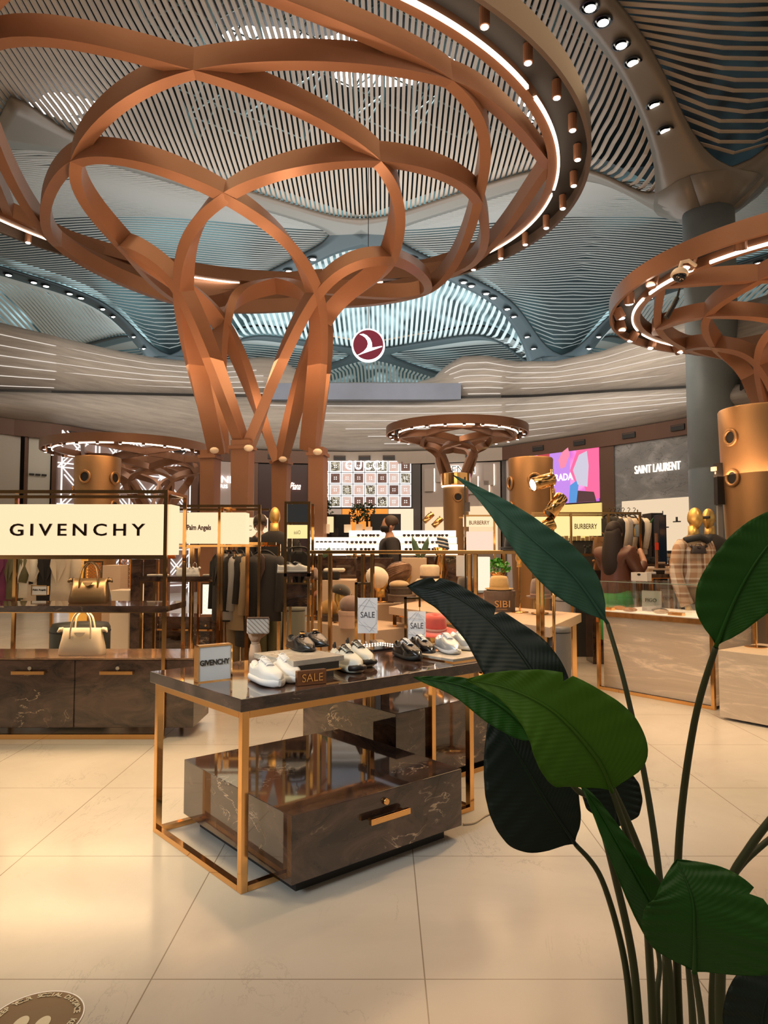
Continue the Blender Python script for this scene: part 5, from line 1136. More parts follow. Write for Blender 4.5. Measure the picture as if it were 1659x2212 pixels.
# face -Y in local space; ground at z=0
def person(label, px, ytop, Y, face, armL, armR, top_m, leg_m, hair_m, long_hair=False, scale=None, skirt=None, cap=None, mask=False):
    top = PZ(ytop, Y); s_ = top/1.76; t = thing('person', label, 'person', (PX(px, Y), Y, 0), face)
    V = lambda *q: tuple(c*s_ for c in q)
    # one continuous body with head, arms and legs
    vs = [V(0, 0, .93), V(0, .01, 1.10), V(0, 0, 1.30), V(0, .01, 1.42), V(0, .0, 1.50), V(0, -.01, 1.56),
          V(.09, 0, .90), V(.10, -.01, .50), V(.10, .02, .10), V(.10, -.10, .04), V(-.09, 0, .90), V(-.10, -.01, .50), V(-.10, .02, .10), V(-.10, -.10, .04),
          V(.17, .0, 1.40)]+[V(*q) for q in armL]+[V(-.17, 0, 1.40)]+[V(*q) for q in armR]
    nl = len(armL); iR = 15+nl
    ed = [(0, 1), (1, 2), (2, 3), (3, 4), (4, 5), (0, 6), (6, 7), (7, 8), (8, 9), (0, 10), (10, 11), (11, 12), (12, 13), (3, 14), (14, 15)]+[(15+i, 16+i) for i in range(nl-1)]+[(3, iR), (iR, iR+1)]+[(iR+1+i, iR+2+i) for i in range(len(armR)-1)]
    rd = [.13, .12, .135, .12, .055, .055, .085, .058, .042, .035, .085, .058, .042, .035, .06]+[.043, .036, .027][:nl]+[.06]+[.043, .036, .027][:len(armR)]
    body = skin('body', vs, ed, [r_*s_ for r_ in rd], skinm, t)
    egg_head(MB(), V(0, -.02, 1.635), .103*s_).build('head', skinm, t, True)
    for sx in (-1, 1): MB().sphere(V(sx*.074, .005, 1.62), .026*s_, 8, 6, (.4, .8, 1.2)).build('ear', skinm, t, True)
    # jacket following the body
    jv = [V(0, .0, .86), V(0, .01, 1.08), V(0, 0, 1.30), V(0, .01, 1.43), V(.18, .0, 1.41)]+[V(*q) for q in armL[:-1]]+[V(-.18, 0, 1.41)]+[V(*q) for q in armR[:-1]]
    na = len(armL)-1; jR = 5+na
    je = [(0, 1), (1, 2), (2, 3), (3, 4), (4, 5)]+[(5+i, 6+i) for i in range(na-1)]+[(3, jR), (jR, jR+1)]+[(jR+1+i, jR+2+i) for i in range(len(armR)-2)]
    jr = [(.20, .165), (.18, .155), (.20, .17), (.15, .13), .10]+[.070, .058][:na]+[.10]+[.070, .058][:len(armR)-1]
    skin('jacket', jv, je, [tuple(c*s_ for c in r_) if isinstance(r_, tuple) else r_*s_ for r_ in jr], top_m, t)
    if skirt: MB().grid([[V(wx*math.cos(2*PI*k/20), wx*.75*math.sin(2*PI*k/20), z) for k in range(21)] for z, wx in ((.98, .165), (.86, .20), (.6, .21), (.42, .20))]).build('skirt', skirt, t, True, solid=.01)
    else:
        for sx in (-1, 1): MB().tube([V(sx*.085, 0, .95), V(sx*.10, -.01, .5), V(sx*.10, .02, .06)], [.115*s_, .085*s_, .07*s_], 14).build('trouser_leg', leg_m, t, True)
    for sx in (-1, 1): MB().sphere(V(sx*.10, -.05, .04), .05*s_, 12, 6, (.9, 2.3, .8)).build('shoe', black, t, True)
    # hair cap
    hm = MB(); M_ = Matrix.Rotation(.35, 3, 'X'); hm.sphere(V(0, .018, 1.665), .108*s_, 20, 10, (.78, .96, 1.0), M_, lo=-.35, hi=1); 
    if long_hair:
        P = [[V(wx*math.cos(PI*k/12), .03+wy*math.sin(PI*k/12), z) for k in range(13)] for z, wx, wy in ((1.72, .07, .07), (1.62, .10, .10), (1.45, .125, .12), (1.3, .13, .14), (1.18, .11, .12), (1.14, .06, .10))]
        hm.grid(P)
    hm.build('hair', hair_m, t, True, solid=.008)
    if mask: MB().grid([[V(.062*math.cos(PI+PI*k/10)*wx, -.02+.105*math.sin(PI+PI*k/10)*wy, z) for k in range(11)] for z, wx, wy in ((1.628, 1.05, .98), (1.60, 1.02, 1.08), (1.565, .9, 1.0), (1.545, .7, .8))]).build('face_mask', black, t, True, solid=.004)
    if cap: MB().sphere(V(0, 0, 1.69), .112*s_, 18, 8, (.78, .95, .75), lo=0, hi=1).build('cap_crown', cap, t, True); MB().box(V(0, -.13, 1.69), V(.13, .10, .012)).build('cap_peak', cap, t, bev=.004)
    return t
suit = mat('charcoal_suit', (.028, .025, .028), .75); hairb = mat('dark_brown_hair', (.035, .018, .010), .5)
relax = lambda s: [(s*.25, .02, 1.16), (s*.24, -.06, .93), (s*.23, -.09, .84)]
person('man with dark hair and black mask in a charcoal suit facing left', 842, 1115, 10.0, -PI/2+.15, relax(1), relax(-1), suit, suit, hairb, mask=True)
brownj = mat('brown_leather_jacket', (.10, .035, .022), .42)
person('woman with long dark hair in brown jacket and green skirt raising her hands', 1328, 1128, 7.75, 2.25, [(.22, -.12, 1.20), (.10, -.30, 1.34), (.03, -.36, 1.50)], [(-.24, -.08, 1.18), (-.20, -.28, 1.30), (-.10, -.34, 1.46)], brownj, brownj, mat('long_dark_hair', (.012, .005, .004), .62), True, skirt=mat('green_skirt', (.02, .30, .07), .7))
person('person in white cap and black top seen from behind at left', 562, 1112, 9.3, PI+.1, relax(1), relax(-1), cloth('blk'), cloth('blk'), hairb, cap=paper)
person('person with brown hair half hidden behind the large long leaf', 1138, 1122, 11.8, -PI/2, relax(1), relax(-1), cloth('char'), cloth('blk'), hairb)
q = W(1374, 1146, 7.6); t = thing('phone', 'phone held up by the woman in the green skirt', 'phone', q, .4); MB().bb(-.036, .036, -.004, .004, -.07, .07).build('case', black, t, bev=.004); MB().bb(-.032, .032, -.006, -.004, -.065, .065).build('screen', mirror, t)
# ================================================================ TALL MIRROR STAND
Ym = 6.4; t = thing('mirror_stand', 'tall narrow gold framed stand with mirror top and lit Chloe sign', 'display fixture', (PX(614, Ym), Ym, 0)); w_ = PX(670, Ym)-PX(614, Ym); zt = PZ(1083, Ym)
for x in (0, w_-.025): MB().bb(x, x+.025, 0, .025, 0, zt).build('post', gold, t); MB().bb(x, x+.025, .35, .375, 0, zt).build('post', gold, t)
MB().bb(0, w_, 0, .025, zt-.025, zt).build('top_rail', gold, t); MB().bb(.025, w_-.025, .01, .02, PZ(1128, Ym), zt-.025).build('mirror', mirror, t)
MB().bb(.0, w_, 0, .025, PZ(1132, Ym), PZ(1128, Ym)).build('rail', gold, t); MB().bb(.02, w_-.03, .005, .06, PZ(1163, Ym), PZ(1134, Ym)).build('sign_box', signyel, t)
lettering('Chloé', mat('grey_ink', (.35, .3, .25), .5), t, (w_/2, 0, PZ(1150, Ym)), .05, 0, mirror_x=True, width=.06)
z = PZ(1238, Ym); MB().bb(0, w_, 0, .35, z-.03, z).build('shelf', darkm, t); MB().bb(.01, w_-.01, .01, .34, PZ(1310, Ym), PZ(1262, Ym)).build('marble_box', darkm, t); MB().bb(0, w_, 0, .02, PZ(1262, Ym), PZ(1258, Ym)).build('trim', gold, t)
place_tmp = shoe_proto('plain', white, rubberw, black, .22, 'small white trainer on the shelf of the tall mirror stand, left'); put(place_tmp, (PX(626, 6.5), 6.5, z), .3, group='white trainers on the mirror stand')
place_tmp = copy_tree(place_tmp); put(place_tmp, (PX(645, 6.5), 6.5, z), .3, 'small white trainer on the shelf of the tall mirror stand, right')
garment('small black garment hanging in the tall mirror stand', cloth('blk'), (PX(645, 6.6), 6.6, PZ(1190, 6.6)), .2, .16, .08, .3, sleeve=False, name='garment')
def pouf(label, px0, px1, y0, Y, m):
    r_ = (px1-px0)/2/F*Y; z = PZ(y0, Y); t = thing('round_pouf', label, 'pouf', (PX((px0+px1)/2, Y), Y, 0)); MB().lathe([(r_*.96, 0), (r_, .02), (r_, z-.03), (r_*.97, z-.005), (.001, z)], n=36).build('seat', m, t, True); MB().lathe([(r_*1.01, z-.05), (r_*1.01, z-.04)], n=36, cap=False).build('piping', black, t)
pouf('grey green cylinder pouf behind the tall mirror stand', 618, 660, 1308, 7.2, mat('grey_green_leather', (.20, .20, .16), .45))
pouf('dark grey cylinder pouf under the long hat table at right', 1180, 1229, 1352, 6.0, mat('grey_leather', (.13, .125, .125), .45))
pouf('pale grey round plinth behind the hat table at right', 1198, 1240, 1289, 8.6, mat('pale_grey_leather', (.48, .44, .42), .45))
# ================================================================ GOLD RAIL FRAMES
Yr = 6.0
def railframe(label, px0, px1, ps, Y0, Y1, z, deep=.35, g=.03):
    a = Vector((PX(px0, Y0), Y0, 0)); b = Vector((PX(px1, Y1), Y1, 0)); L = (b-a).length; rz = math.atan2(b.y-a.y, b.x-a.x)
    t = thing('display_stand', label, 'display frame', a, rz)
    MB().bb(0, L, 0, g, z-g, z).build('front_rail', gold, t, bev=.003); MB().bb(0, L, deep, deep+g, z-g, z).build('rear_rail', gold, t, bev=.003)
    for p_ in ps:
        f = (p_-px0)/(px1-px0); x = L*f*(Y0/Y1)**(1-f) if Y0 != Y1 else L*f
        MB().bb(x-g/2, x+g/2, 0, g, 0, z-g).build('post', gold, t, bev=.003); MB().bb(x-g/2, x+g/2, deep, deep+g, 0, z-g).build('post', gold, t, bev=.003); MB().bb(x-g/2, x+g/2, g, deep, z-g, z).build('cross_rail', gold, t)
    MB().bb(0, L, .04, deep-.01, z-.012, z-.004).build('glass_shelf', mat('bronze_shelf', (.20, .11, .05), .15, .6), t)
    return t
railframe('long gold rail frame with posts in front of the hat tables', 668, 1168, (690, 783, 1012, 1160), 6.0, 5.3, 1.365, deep=.2)
railframe('gold rail frame behind the long front rail', 655, 1100, (675, 765, 1090), 9.9, 9.7, 1.36, deep=.2)
# ================================================================ HAT DISPLAY
def slab_table(label, pts, zt, th, legs, m=beige, name='display_table'):
    c = Vector((sum(p[0] for p in pts)/4, sum(p[1] for p in pts)/4, 0)); t = thing(name, label, 'table', c)
    MB().prism([(p[0]-c.x, p[1]-c.y) for p in pts], zt-th, zt).build('top', m, t, bev=.004)
    if legs:
        for p in pts:
            q = Vector((p[0], p[1], 0))-c; q *= .93; MB().bb(q.x-.02, q.x+.02, q.y-.02, q.y+.02, 0, zt-th).build('leg', gold, t)
        for i in range(4):
            a = (Vector((pts[i][0], pts[i][1], 0))-c)*.93; b = (Vector((pts[(i+1) % 4][0], pts[(i+1) % 4][1], 0))-c)*.93
            MB().bar(a+Vector((0, 0, zt-th-.01)), b+Vector((0, 0, zt-th-.01)), .02).build('rail', gold, t)
    return t
zt = .74
hp = [G(1256, 1325, zt), G(1188, 1355, zt), G(840, 1310, zt), G(920, 1295, zt)]
slab_table('long beige hat table with gold legs behind the big dark leaf', hp, zt, .085, True)
zb = .52
def beige_block(label, p0, p1, dpt, z1, z0=0.0, m=beige):
    d = (p1-p0); L = math.hypot(d.x, d.y); rz = math.atan2(d.y, d.x); t = MB().bb(0, L, 0, dpt, z0, z1).build('display_plinth', m, None, bev=.005); t.location = (p0.x, p0.y, 0); t.rotation_euler = (0, 0, rz); return tag(t, label, 'plinth')
beige_block('wide low beige plinth holding hat boxes and berets', G(660, 1342, zb), G(812, 1362, zb), .75, zb)
beige_block('lower beige plinth lit from above behind the SALE cards', G(812, 1364, .50), G(995, 1345, .50), .35, .50)
beige_block('tall beige counter behind the berets', W(812, 1300, 9.3), W(930, 1300, 9.6), .3, .66)
beige_block('beige storage box with dark lettering behind the turban', W(868, 1300, 9.2), W(922, 1300, 9.2), .4, PZ(1205, 9.2))
beige_block('beige sideboard carrying folded black clothes', W(684, 1300, 8.6), W(768, 1300, 8.6), .5, PZ(1253, 8.6), PZ(1265, 8.6)-.3)
block('dark marble cabinet below the white display at centre', 726, 770, 1205, 1400, 9.6, darkm, .3, 'marble_cabinet', 'cabinet')
block('dark marble cabinet right of the centre gold posts', 800, 850, 1205, 1400, 9.6, darkm, .3, 'marble_cabinet', 'cabinet')
for k, (px, y0, y1, kk, lb) in enumerate(((712, 1234, 1252, 'blk', 'folded black trousers on the beige sideboard'), (722, 1228, 1236, 'white', 'folded pale shirt on top of the black trousers'))):
    o = MB().bb(-.13, .13, -.1, .1, 0, (y1-y0)/F*8.6).build('folded_clothes', cloth(kk), None, bev=.02); o.location = (PX(px, 8.7), 8.75, PZ(y1, 8.6)); tag(o, lb, 'clothes')
def hatbox(label, px, y0, y1, wpx, Y, m, txt=None, lid=.25):
    r_ = wpx/2/F*Y; h = (y1-y0)/F*Y; z = PZ(y1, Y); t = thing('hat_box', label, 'hat box', (PX(px, Y), Y, z)); MB().lathe([(r_*.97, 0), (r_*.97, h*(1-lid))], n=36).build('box', m, t); MB().lathe([(r_, h*(1-lid)), (r_, h-.004), (r_*.98, h)], n=36).build('lid', m, t)
    if txt: lettering(txt, gold_soft, t, (0, -r_*.97-.004, h*.40), h*.45, 0, width=r_*.95, bold=.001, depth=.012); MB().bb(-r_*.3, r_*.3, -r_*.975-.006, -r_*.95, h*.14, h*.16).build('underline', gold_soft, t)
    return t
taupe = mat('taupe_hat_box', (.16, .115, .09), .6); darktaupe = mat('dark_taupe_box', (.075, .055, .045), .6); pinkb = mat('blush_hat_box', (.66, .45, .35), .6)
felt = lambda nm, c: mat('felt_'+nm, c, .9, sheen=.4, noise=.06, nscale=20)
def hat(label, px, ybase, Y, crown_w, crown_h, brim_w, m, band=None, tilt=0, dent=True, z=None, brim_curl=.15, name='hat', parent_head=None, top=.8):
    k = Y/F; z = PZ(ybase, Y) if z is None else z; rw, h, rb = crown_w/2*k, crown_h*k, brim_w/2*k
    t = thing(name, label, 'hat', (PX(px, Y), Y, z)); t.rotation_euler = (tilt, 0, .2)
    MB().lathe([(rw, 0), (rw*.99, h*.4), (rw*(top+.12), h*.8), (rw*top, h*.97), (rw*top*.7, h), (.001, h*(.86 if dent else 1.02))], n=32, sx=1, sy=1.1, cap=False).build('crown', m, t, True, solid=.004)
    if brim_w > crown_w: MB().lathe([(rw*.98, .004), (rb*.8, -.002), (rb, rb*brim_curl)], n=36, sy=1.1, cap=False).build('brim', m, t, True, solid=.005)
    if band: MB().lathe([(rw*1.012, .006), (rw*1.008, h*.22)], n=32, sy=1.1, cap=False).build('hat_band', band, t, True, solid=.003)
    return t
def beret(label, px, py, Y, w_, h_, m, tilt=0, ry=0):
    k = Y/F; t = thing('beret', label, 'hat', W(px, py, Y)); M_ = Matrix.Rotation(tilt, 3, 'Y') @ Matrix.Rotation(ry, 3, 'X'); r_ = w_/2*k; h = h_*k
    MB().sphere((0, 0, 0), 1, 28, 14, (r_, r_, h*.62), M_, lo=-.75, hi=1).build('cap', m, t, True)
    MB().tube([M_ @ Vector((0, 0, h*.60)), M_ @ Vector((.005, 0, h*.60+.02))], .005, 8).build('stalk', m, t, True); return t
def stand_head(label, px, yc, Y, hpx, pole_y=None, face=-PI/2, base=True, name='hat_stand'):
    k = Y/F; q = W(px, yc, Y); r_ = hpx*k/2/1.18; t = thing(name, label, 'display head', (q.x, q.y, q.z-r_*1.5))
    egg_head(MB(), (0, 0, r_*1.5), r_, 0, face).build('head', head_gold, t, True); MB().tube([(0, 0, 0), (0, 0, r_*.9)], [r_*.48, r_*.42], 16).build('neck', head_gold, t, True)
    if pole_y:
        L = (pole_y-yc)*k-r_*1.5; 
        if L > 0: MB().tube([(0, 0, -L), (0, 0, 0)], .010, 10).build('pole', gold, t); MB().lathe([(.085, -L), (.085, -L+.008), (.02, -L+.015)], n=28).build('base', gold, t, True)
    return t
stand_head('gold display head under the white beret', 822, 1258, 8.6, 50, 1300, -PI/2-.9)
beret('white beret tilted on a gold display head', 815, 1247, 8.5, 45, 42, felt('white', (.80, .70, .56)), -1.0, .35)
stand_head('gold display head wearing the bronze satin turban', 872, 1245, 9.2, 44, 1275, -.4)
t = thing('turban', 'bronze satin turban on a gold display head', 'hat', W(860, 1238, 9.2)); k = 9.2/F
sat = mat('bronze_satin', (.24, .14, .09), .25, .3, noise=.4, nscale=9); MB().sphere((0, 0, 0), 1, 24, 12, (29*k, 26*k, 25*k), Matrix.Rotation(-.4, 3, 'Y')).build('wrap', sat, t, True)
for j in range(5): MB().tube(spline([(-26*k, -.02, (-14+5*j)*k), (-8*k, -27*k, (-2+4*j)*k), (18*k, -20*k, (9+2.5*j)*k), (26*k, -.02, (6+2*j)*k)], 5), 3.2*k, 8).build('fold', sat, t, True)
MB().tube(spline([(-24*k, 0, -10*k), (-30*k, -.01, -26*k), (-22*k, 0, -40*k)], 4), [.022-.0018*j for j in range(9)], 8).build('tail', sat, t, True)
stand_head('gold display head under the black beret near the gold posts', 736, 1292, 8.35, 50, 1345, -PI/2+.1)
t = thing('beret', 'black beret with a small metal badge on a gold display head', 'hat', W(736, 1277, 8.35)); k = 8.35/F
MB().sphere((0, .01, 0), 1, 26, 12, (22*k, 24*k, 15*k), Matrix.Rotation(.25, 3, 'Y'), lo=-.4).build('cap', felt('black', (.03, .025, .02)), t, True); MB().sphere((.0, -22*k, 5*k), .006, 8, 6).build('badge', gold, t, True)
stand_head('gold display head at the left end with draped scarf', 672, 1262, 9.0, 52, 1330, -.3)
t = tag(hat('mauve grey cap on the leftmost gold display head', 668, 1252, 8.95, 40, 26, 40, felt('mauve', (.22, .15, .13)), dent=False), None, None)
o = MB().tube(spline([W(668, 1292, 8.9), W(680, 1284, 8.85), W(688, 1276, 8.9)], 4), [.03, .035, .035, .035, .03, .03, .025, .02, .015], 10).build('scarf', mat('pink_scarf', (.65, .28, .18), .8), None, True); tag(o, 'salmon pink scarf on the leftmost gold display head', 'scarf')
hatbox('dark taupe hat box under the mustard beret', 711, 1325, 1341, 49, 8.6, darktaupe)
beret('mustard yellow beret on a dark hat box', 711, 1316, 8.6, 42, 34, felt('mustard', (.42, .24, .07)), .1)
hatbox('blush round hat box left of the SALE card', 758, 1318, 1354, 54, 7.95, pinkb)
beret('mauve grey beret on the blush hat box', 758, 1307, 7.95, 50, 34, felt('mauve2', (.25, .17, .15)), .05)
hatbox('brown round hat box lowest of the stack under the tan cap', 868, 1283, 1297, 62, 8.85, taupe); hatbox('dark brown round hat box in the middle of the stack under the tan cap', 866, 1268, 1283, 50, 8.85, darktaupe)
t = tag(MB().sphere((0, 0, 0), 1, 22, 10, (.125, .11, .055), lo=-.6).build('knitted_cap', felt('tan_knit', (.52, .38, .22)), None, True), 'folded tan knitted cap on the brown hat boxes', 'hat'); t.location = W(862, 1263, 8.85)
stand_head('gold display head wearing the pink wide brimmed hat', 938, 1366, 6.6, 46, 1505, -PI/2-.5)
hat('coral pink wide brimmed hat with pale band right of the SALE card', 938, 1360, 6.5, 50, 34, 104, felt('coral', (.78, .14, .11)), mat('pale_pink_band', (.8, .5, .4), .6), tilt=.12, brim_curl=-.05)
stand_head('brown wicker display stand under the cream hat', 928, 1268, 8.9, 34, 1296)
hat('cream cloche hat with thin dark band', 928, 1250, 8.9, 41, 30, 66, felt('cream', (.78, .62, .44)), mat('dark_band', (.05, .03, .02), .6), brim_curl=-.22, top=.9)
hatbox('blush hat box under the black brimmed hat', 1010, 1281, 1312, 66, 7.78, pinkb)
hat('grey felt bowler hat with wide black brim', 1008, 1280, 7.78, 40, 34, 82, felt('darkgrey', (.085, .07, .06)), black, dent=False, brim_curl=.05, top=.85)
hatbox('brown SIBI hat box with gold lettering', 1078, 1275, 1319, 68, 7.35, taupe, 'SIBI')
hat('straw yellow fedora on the brown SIBI hat box', 1077, 1274, 7.35, 40, 30, 60, felt('straw', (.66, .44, .17)), mat('straw_band', (.5, .32, .12), .7), brim_curl=.12)
stand_head('gold display head under the grey brown fedora', 1166, 1298, 7.0, 36, 1325)
hat('grey brown fedora with ribbon band beside the gold posts', 1166, 1290, 7.0, 42, 40, 60, felt('greybrown', (.20, .14, .115)), mat('ribbon_band', (.3, .18, .14), .6), brim_curl=.1)
hat('black felt hat lying on the gold rail behind the long leaf', 1116, 1192, 5.42, 52, 34, 72, felt('black2', (.02, .015, .014)), z=1.368, dent=False)
t = stand_head('gold hat stand with fitted bust and long thin pole', 1122, 1206, 7.18, 30, 1322); 
hat('yellow straw hat under the long hat table', 1158, 1392, 6.1, 34, 30, 60, felt('yellow', (.75, .45, .10)), brim_curl=.2); 
# potted plant
q = W(1075, 1246, 8.4); t = thing('potted_plant', 'bushy green leafy plant in a gold pot above the straw fedora', 'plant', q)
MB().lathe([(.07, 0), (.09, .05), (.085, .06)], n=24).build('pot', gold, t, True); lf = MB(); random.seed(3)
for k in range(260):
    a, b, r_ = random.random()*6.28, random.random()*1.5, .10+.06*random.random(); c = Vector((math.cos(a)*math.cos(b)*r_*1.05, math.sin(a)*math.cos(b)*r_, .06+math.sin(b)*r_)); s_ = .018+.012*random.random()
    u = Vector((random.gauss(0, 1), random.gauss(0, 1), random.gauss(0, 1))).normalized(); v = u.cross(Vector((random.gauss(0, 1), random.gauss(0, 1), 1))).normalized()
    lf.add([c-u*s_, c-v*s_*.6, c+u*s_*.8-v*s_*.4, c+u*s_, c+v*s_*.6], [(0, 1, 2, 3, 4)])
lf.build('foliage', mat('fresh_green_leaf', (.06, .30, .03), .45), t)
block('white label card standing in front of the plant', 985, 1006, 1200, 1245, 7.9, paper, .01, 'info_sign', 'sign', z0=PZ(1245, 7.9))
block('lit white mesh box behind the straw fedora', 1027, 1058, 1203, 1275, 7.8, emit('lit_mesh2', (1, .88, .66), .7), .2, 'light_box', 'light box')
# gold perforated sculpture (twisted) behind the cream hat
o = MB().lathe([(.06, 0), (.10, .1), (.05, .25), (.11, .45), (.06, .62), (.10, .75)], n=24).build('gold_vase', gold, None, True); o.location = W(952, 1300, 9.8); tag(o, 'curvy gold vase shaped stand behind the cream hat', 'vase')
# ================================================================ SUNGLASSES DISPLAY
Ys = 11.2; whitelit = emit('lit_white_shelf', (1, .88, .70), 1.15)
t = thing('eyewear_display', 'brightly lit white tiered sunglasses display in the centre', 'display shelf', (PX(672, Ys), Ys, 0)); w_ = PX(985, Ys)-PX(672, Ys)
for k, (ya, yb) in enumerate(((1146, 1161), (1161, 1176), (1176, 1200))):
    MB().bb(.6 if k == 0 else 0, w_, -.12*k, .2-.12*k, PZ(yb, Ys), PZ(ya, Ys)).build('tier', whitelit, t); MB().bb(.6 if k == 0 else 0, w_, -.12*k-.01, -.12*k+.0, PZ(yb, Ys), PZ(yb, Ys)+.012).build('tier_edge', cream, t)
MB().bb(0, w_, -.2, .2, 0, PZ(1200, Ys)-.01).build('base', darkm, t)
gl = thing('sunglasses', 'dark sunglasses standing on the lit white tiers', 'sunglasses', (0, 0, 0), 0, 'sunglasses on the lit display'); lens_m = mat('dark_lens', (.05, .03, .02), .1)
for sx in (-1, 1): MB().lathe([(.026, -.002), (.026, .002)], c=(sx*.034, 0, .025), n=12, M=Matrix.Rotation(PI/2, 3, 'X'), sy=.8).build('lens', lens_m, gl)
MB().bb(-.06, .06, -.003, .003, .034, .040).build('frame', black, gl); gfirst = True
for k, (yb, n0) in enumerate(((1160, 12), (1175, 15), (1190, 15))):
    for j in range(n0):
        px = (780 if k == 0 else 690)+j*(195 if k == 0 else 285)/n0+random.uniform(-2, 2)
        if 818 < px < 865: continue
        o = gl if gfirst else copy_tree(gl); gfirst = False; put(o, (PX(px, Ys), Ys-.12*k-.03, PZ(yb, Ys)), random.uniform(-.3, .3), 'dark sunglasses on the '+['top', 'middle', 'lowest'][k]+' lit white tier, '+ORD[j]+' place from its left end')
tiers_l = thing('eyewear_display', 'curved lit sunglasses shelf at the left of the white display', 'display shelf', (PX(676, 10.6), 10.6, 0))
for k, y in enumerate((1172, 1187)): MB().bb(0, .5-.0*k, -.1*k, .1-.1*k, PZ(y+13, 10.6), PZ(y, 10.6)).build('tier', whitelit, tiers_l)
MB().bb(0, .5, -.1, .1, 0, PZ(1200, 10.6)).build('base', darkm, tiers_l)
for px, y0, y1, kk, lb in ((703, 1132, 1152, cream, 'grey carton beside the dark cabinet'), (775, 1132, 1148, beige, 'kraft box with print on the white display'), (796, 1138, 1148, beige, 'small kraft box on the white display'), (751, 1133, 1150, cream, 'white perfume tower on the display'), (930, 1146, 1152, cream, 'cream tray at the right end of the white display')):
    block(lb, px-8, px+8, y0, y1, Ys+.1, kk, .1, 'box', 'box', z0=PZ(y1, Ys))
block('black glass cabinet behind the left of the sunglasses display', 690, 757, 1111, 1180, 12.4, blackglass, .3, 'glass_cabinet', 'cabinet', z0=.6)
block('black glass cabinet behind the man', 800, 866, 1110, 1180, 12.4, blackglass, .3, 'glass_cabinet', 'cabinet', z0=.6)
block('yellow and cream perfume panel inside the left black cabinet', 705, 720, 1116, 1150, 12.3, emit('perfume_panel', (1, .75, .4), .7), .05, 'light_box', 'light box', z0=PZ(1150, 12.3))
for lb, px, y in (('dark bushy plant left of the orange wall', 700, 1100), ('dark bushy plant in front of the orange wall', 772, 1108), ('small dark bushy plant right of the central one', 793, 1106)):
    q = W(px, y+38, 12.8); t = thing('potted_tree', lb, 'plant', q); lf = MB()
    for k in range(150):
        a, r_ = random.random()*6.28, random.random()**.5; c = Vector((math.cos(a)*r_*.16, math.sin(a)*r_*.12, .32+random.uniform(-.16, .16))); s_ = .04
        u = Vector((random.gauss(0, 1), random.gauss(0, 1), random.gauss(0, 1))).normalized(); v = u.cross(Vector((1, .3, .2))).normalized(); lf.add([c-u*s_, c-v*s_*.5, c+u*s_, c+v*s_*.5], [(0, 1, 2, 3)])
    lf.build('foliage', mat('dark_foliage', (.02, .05, .02), .5), t); MB().tube([(0, 0, 0), (0, 0, .25)], .02).build('stem', black, t); MB().lathe([(.06, -.1), (.08, 0)], n=16).build('pot', black, t)
# ================================================================ BURBERRY FIXTURES
def signfix(label, x0, x1, Y, ytop, boxes, txt, tx, wd, posts, low, size=.08, tm=None):
    t = thing('sign_fixture', label, 'display fixture', (PX(x0, Y), Y, 0)); X_ = lambda px: PX(px, Y)-PX(x0, Y); zt = PZ(ytop, Y)
    for px in posts: MB().bb(X_(px)-.013, X_(px)+.013, 0, .026, 0, zt).build('post', gold, t)
    MB().bb(0, X_(x1), 0, .026, zt-.022, zt).build('top_rail', gold, t); MB().bb(0, X_(x1), .5, .526, zt-.022, zt).build('top_rail', gold, t)
    for (a, b, y0, y1, m) in boxes: MB().bb(X_(a), X_(b), .03, .15, PZ(y1, Y), PZ(y0, Y)).build('sign_box', m, t)
    lettering(txt, tm or inkblack, t, (X_(tx), .024, PZ(low, Y)), size, 0, width=wd/F*Y, bold=.001)
    return t
t = signfix('gold framed fixture with small lit BURBERRY sign and pink panel', 1001, 1072, 9.0, 1112, ((1003, 1066, 1116, 1137, signglow), (1010, 1065, 1148, 1192, signpink)), 'BURBERRY', 1036, 44, (1005, 1068), 1129, .07, mat('brown_ink', (.2, .1, .05), .5))
t = signfix('gold framed fixture with large lit yellow BURBERRY sign', 1150, 1386, 8.25, 1106, ((1160, 1196, 1116, 1157, signyel), (1203, 1232, 1116, 1157, signyel), (1235, 1301, 1116, 1157, signyel)), 'BURBERRY', 1267, 49, (1152, 1234, 1315, 1384), 1137, .085, mat('brown_ink2', (.10, .05, .03), .4))
MB().bb(0, PX(1386, 8.25)-PX(1150, 8.25), 0, .4, PZ(1196, 8.25)-.03, PZ(1196, 8.25)).build('glass_shelf', mat('bronze_shelf', (.20, .11, .05), .15, .6), t)
for px, kk, lb in ((1322, 'blk', 'black jacket'), (1331, 'white', 'cream shirt'), (1340, 'grey', 'grey jacket'), (1350, 'cream', 'beige coat'), (1362, 'blk', 'black coat'), (1374, 'white', 'white shirt')):
    garment(lb+' hanging on the rail behind the woman', cloth(kk), (PX(px, 8.45), 8.5, PZ(1116, 8.45)), .45, .34, .14, -1.0, group='clothes on the rail behind the woman', name='shirt', sl=.4)
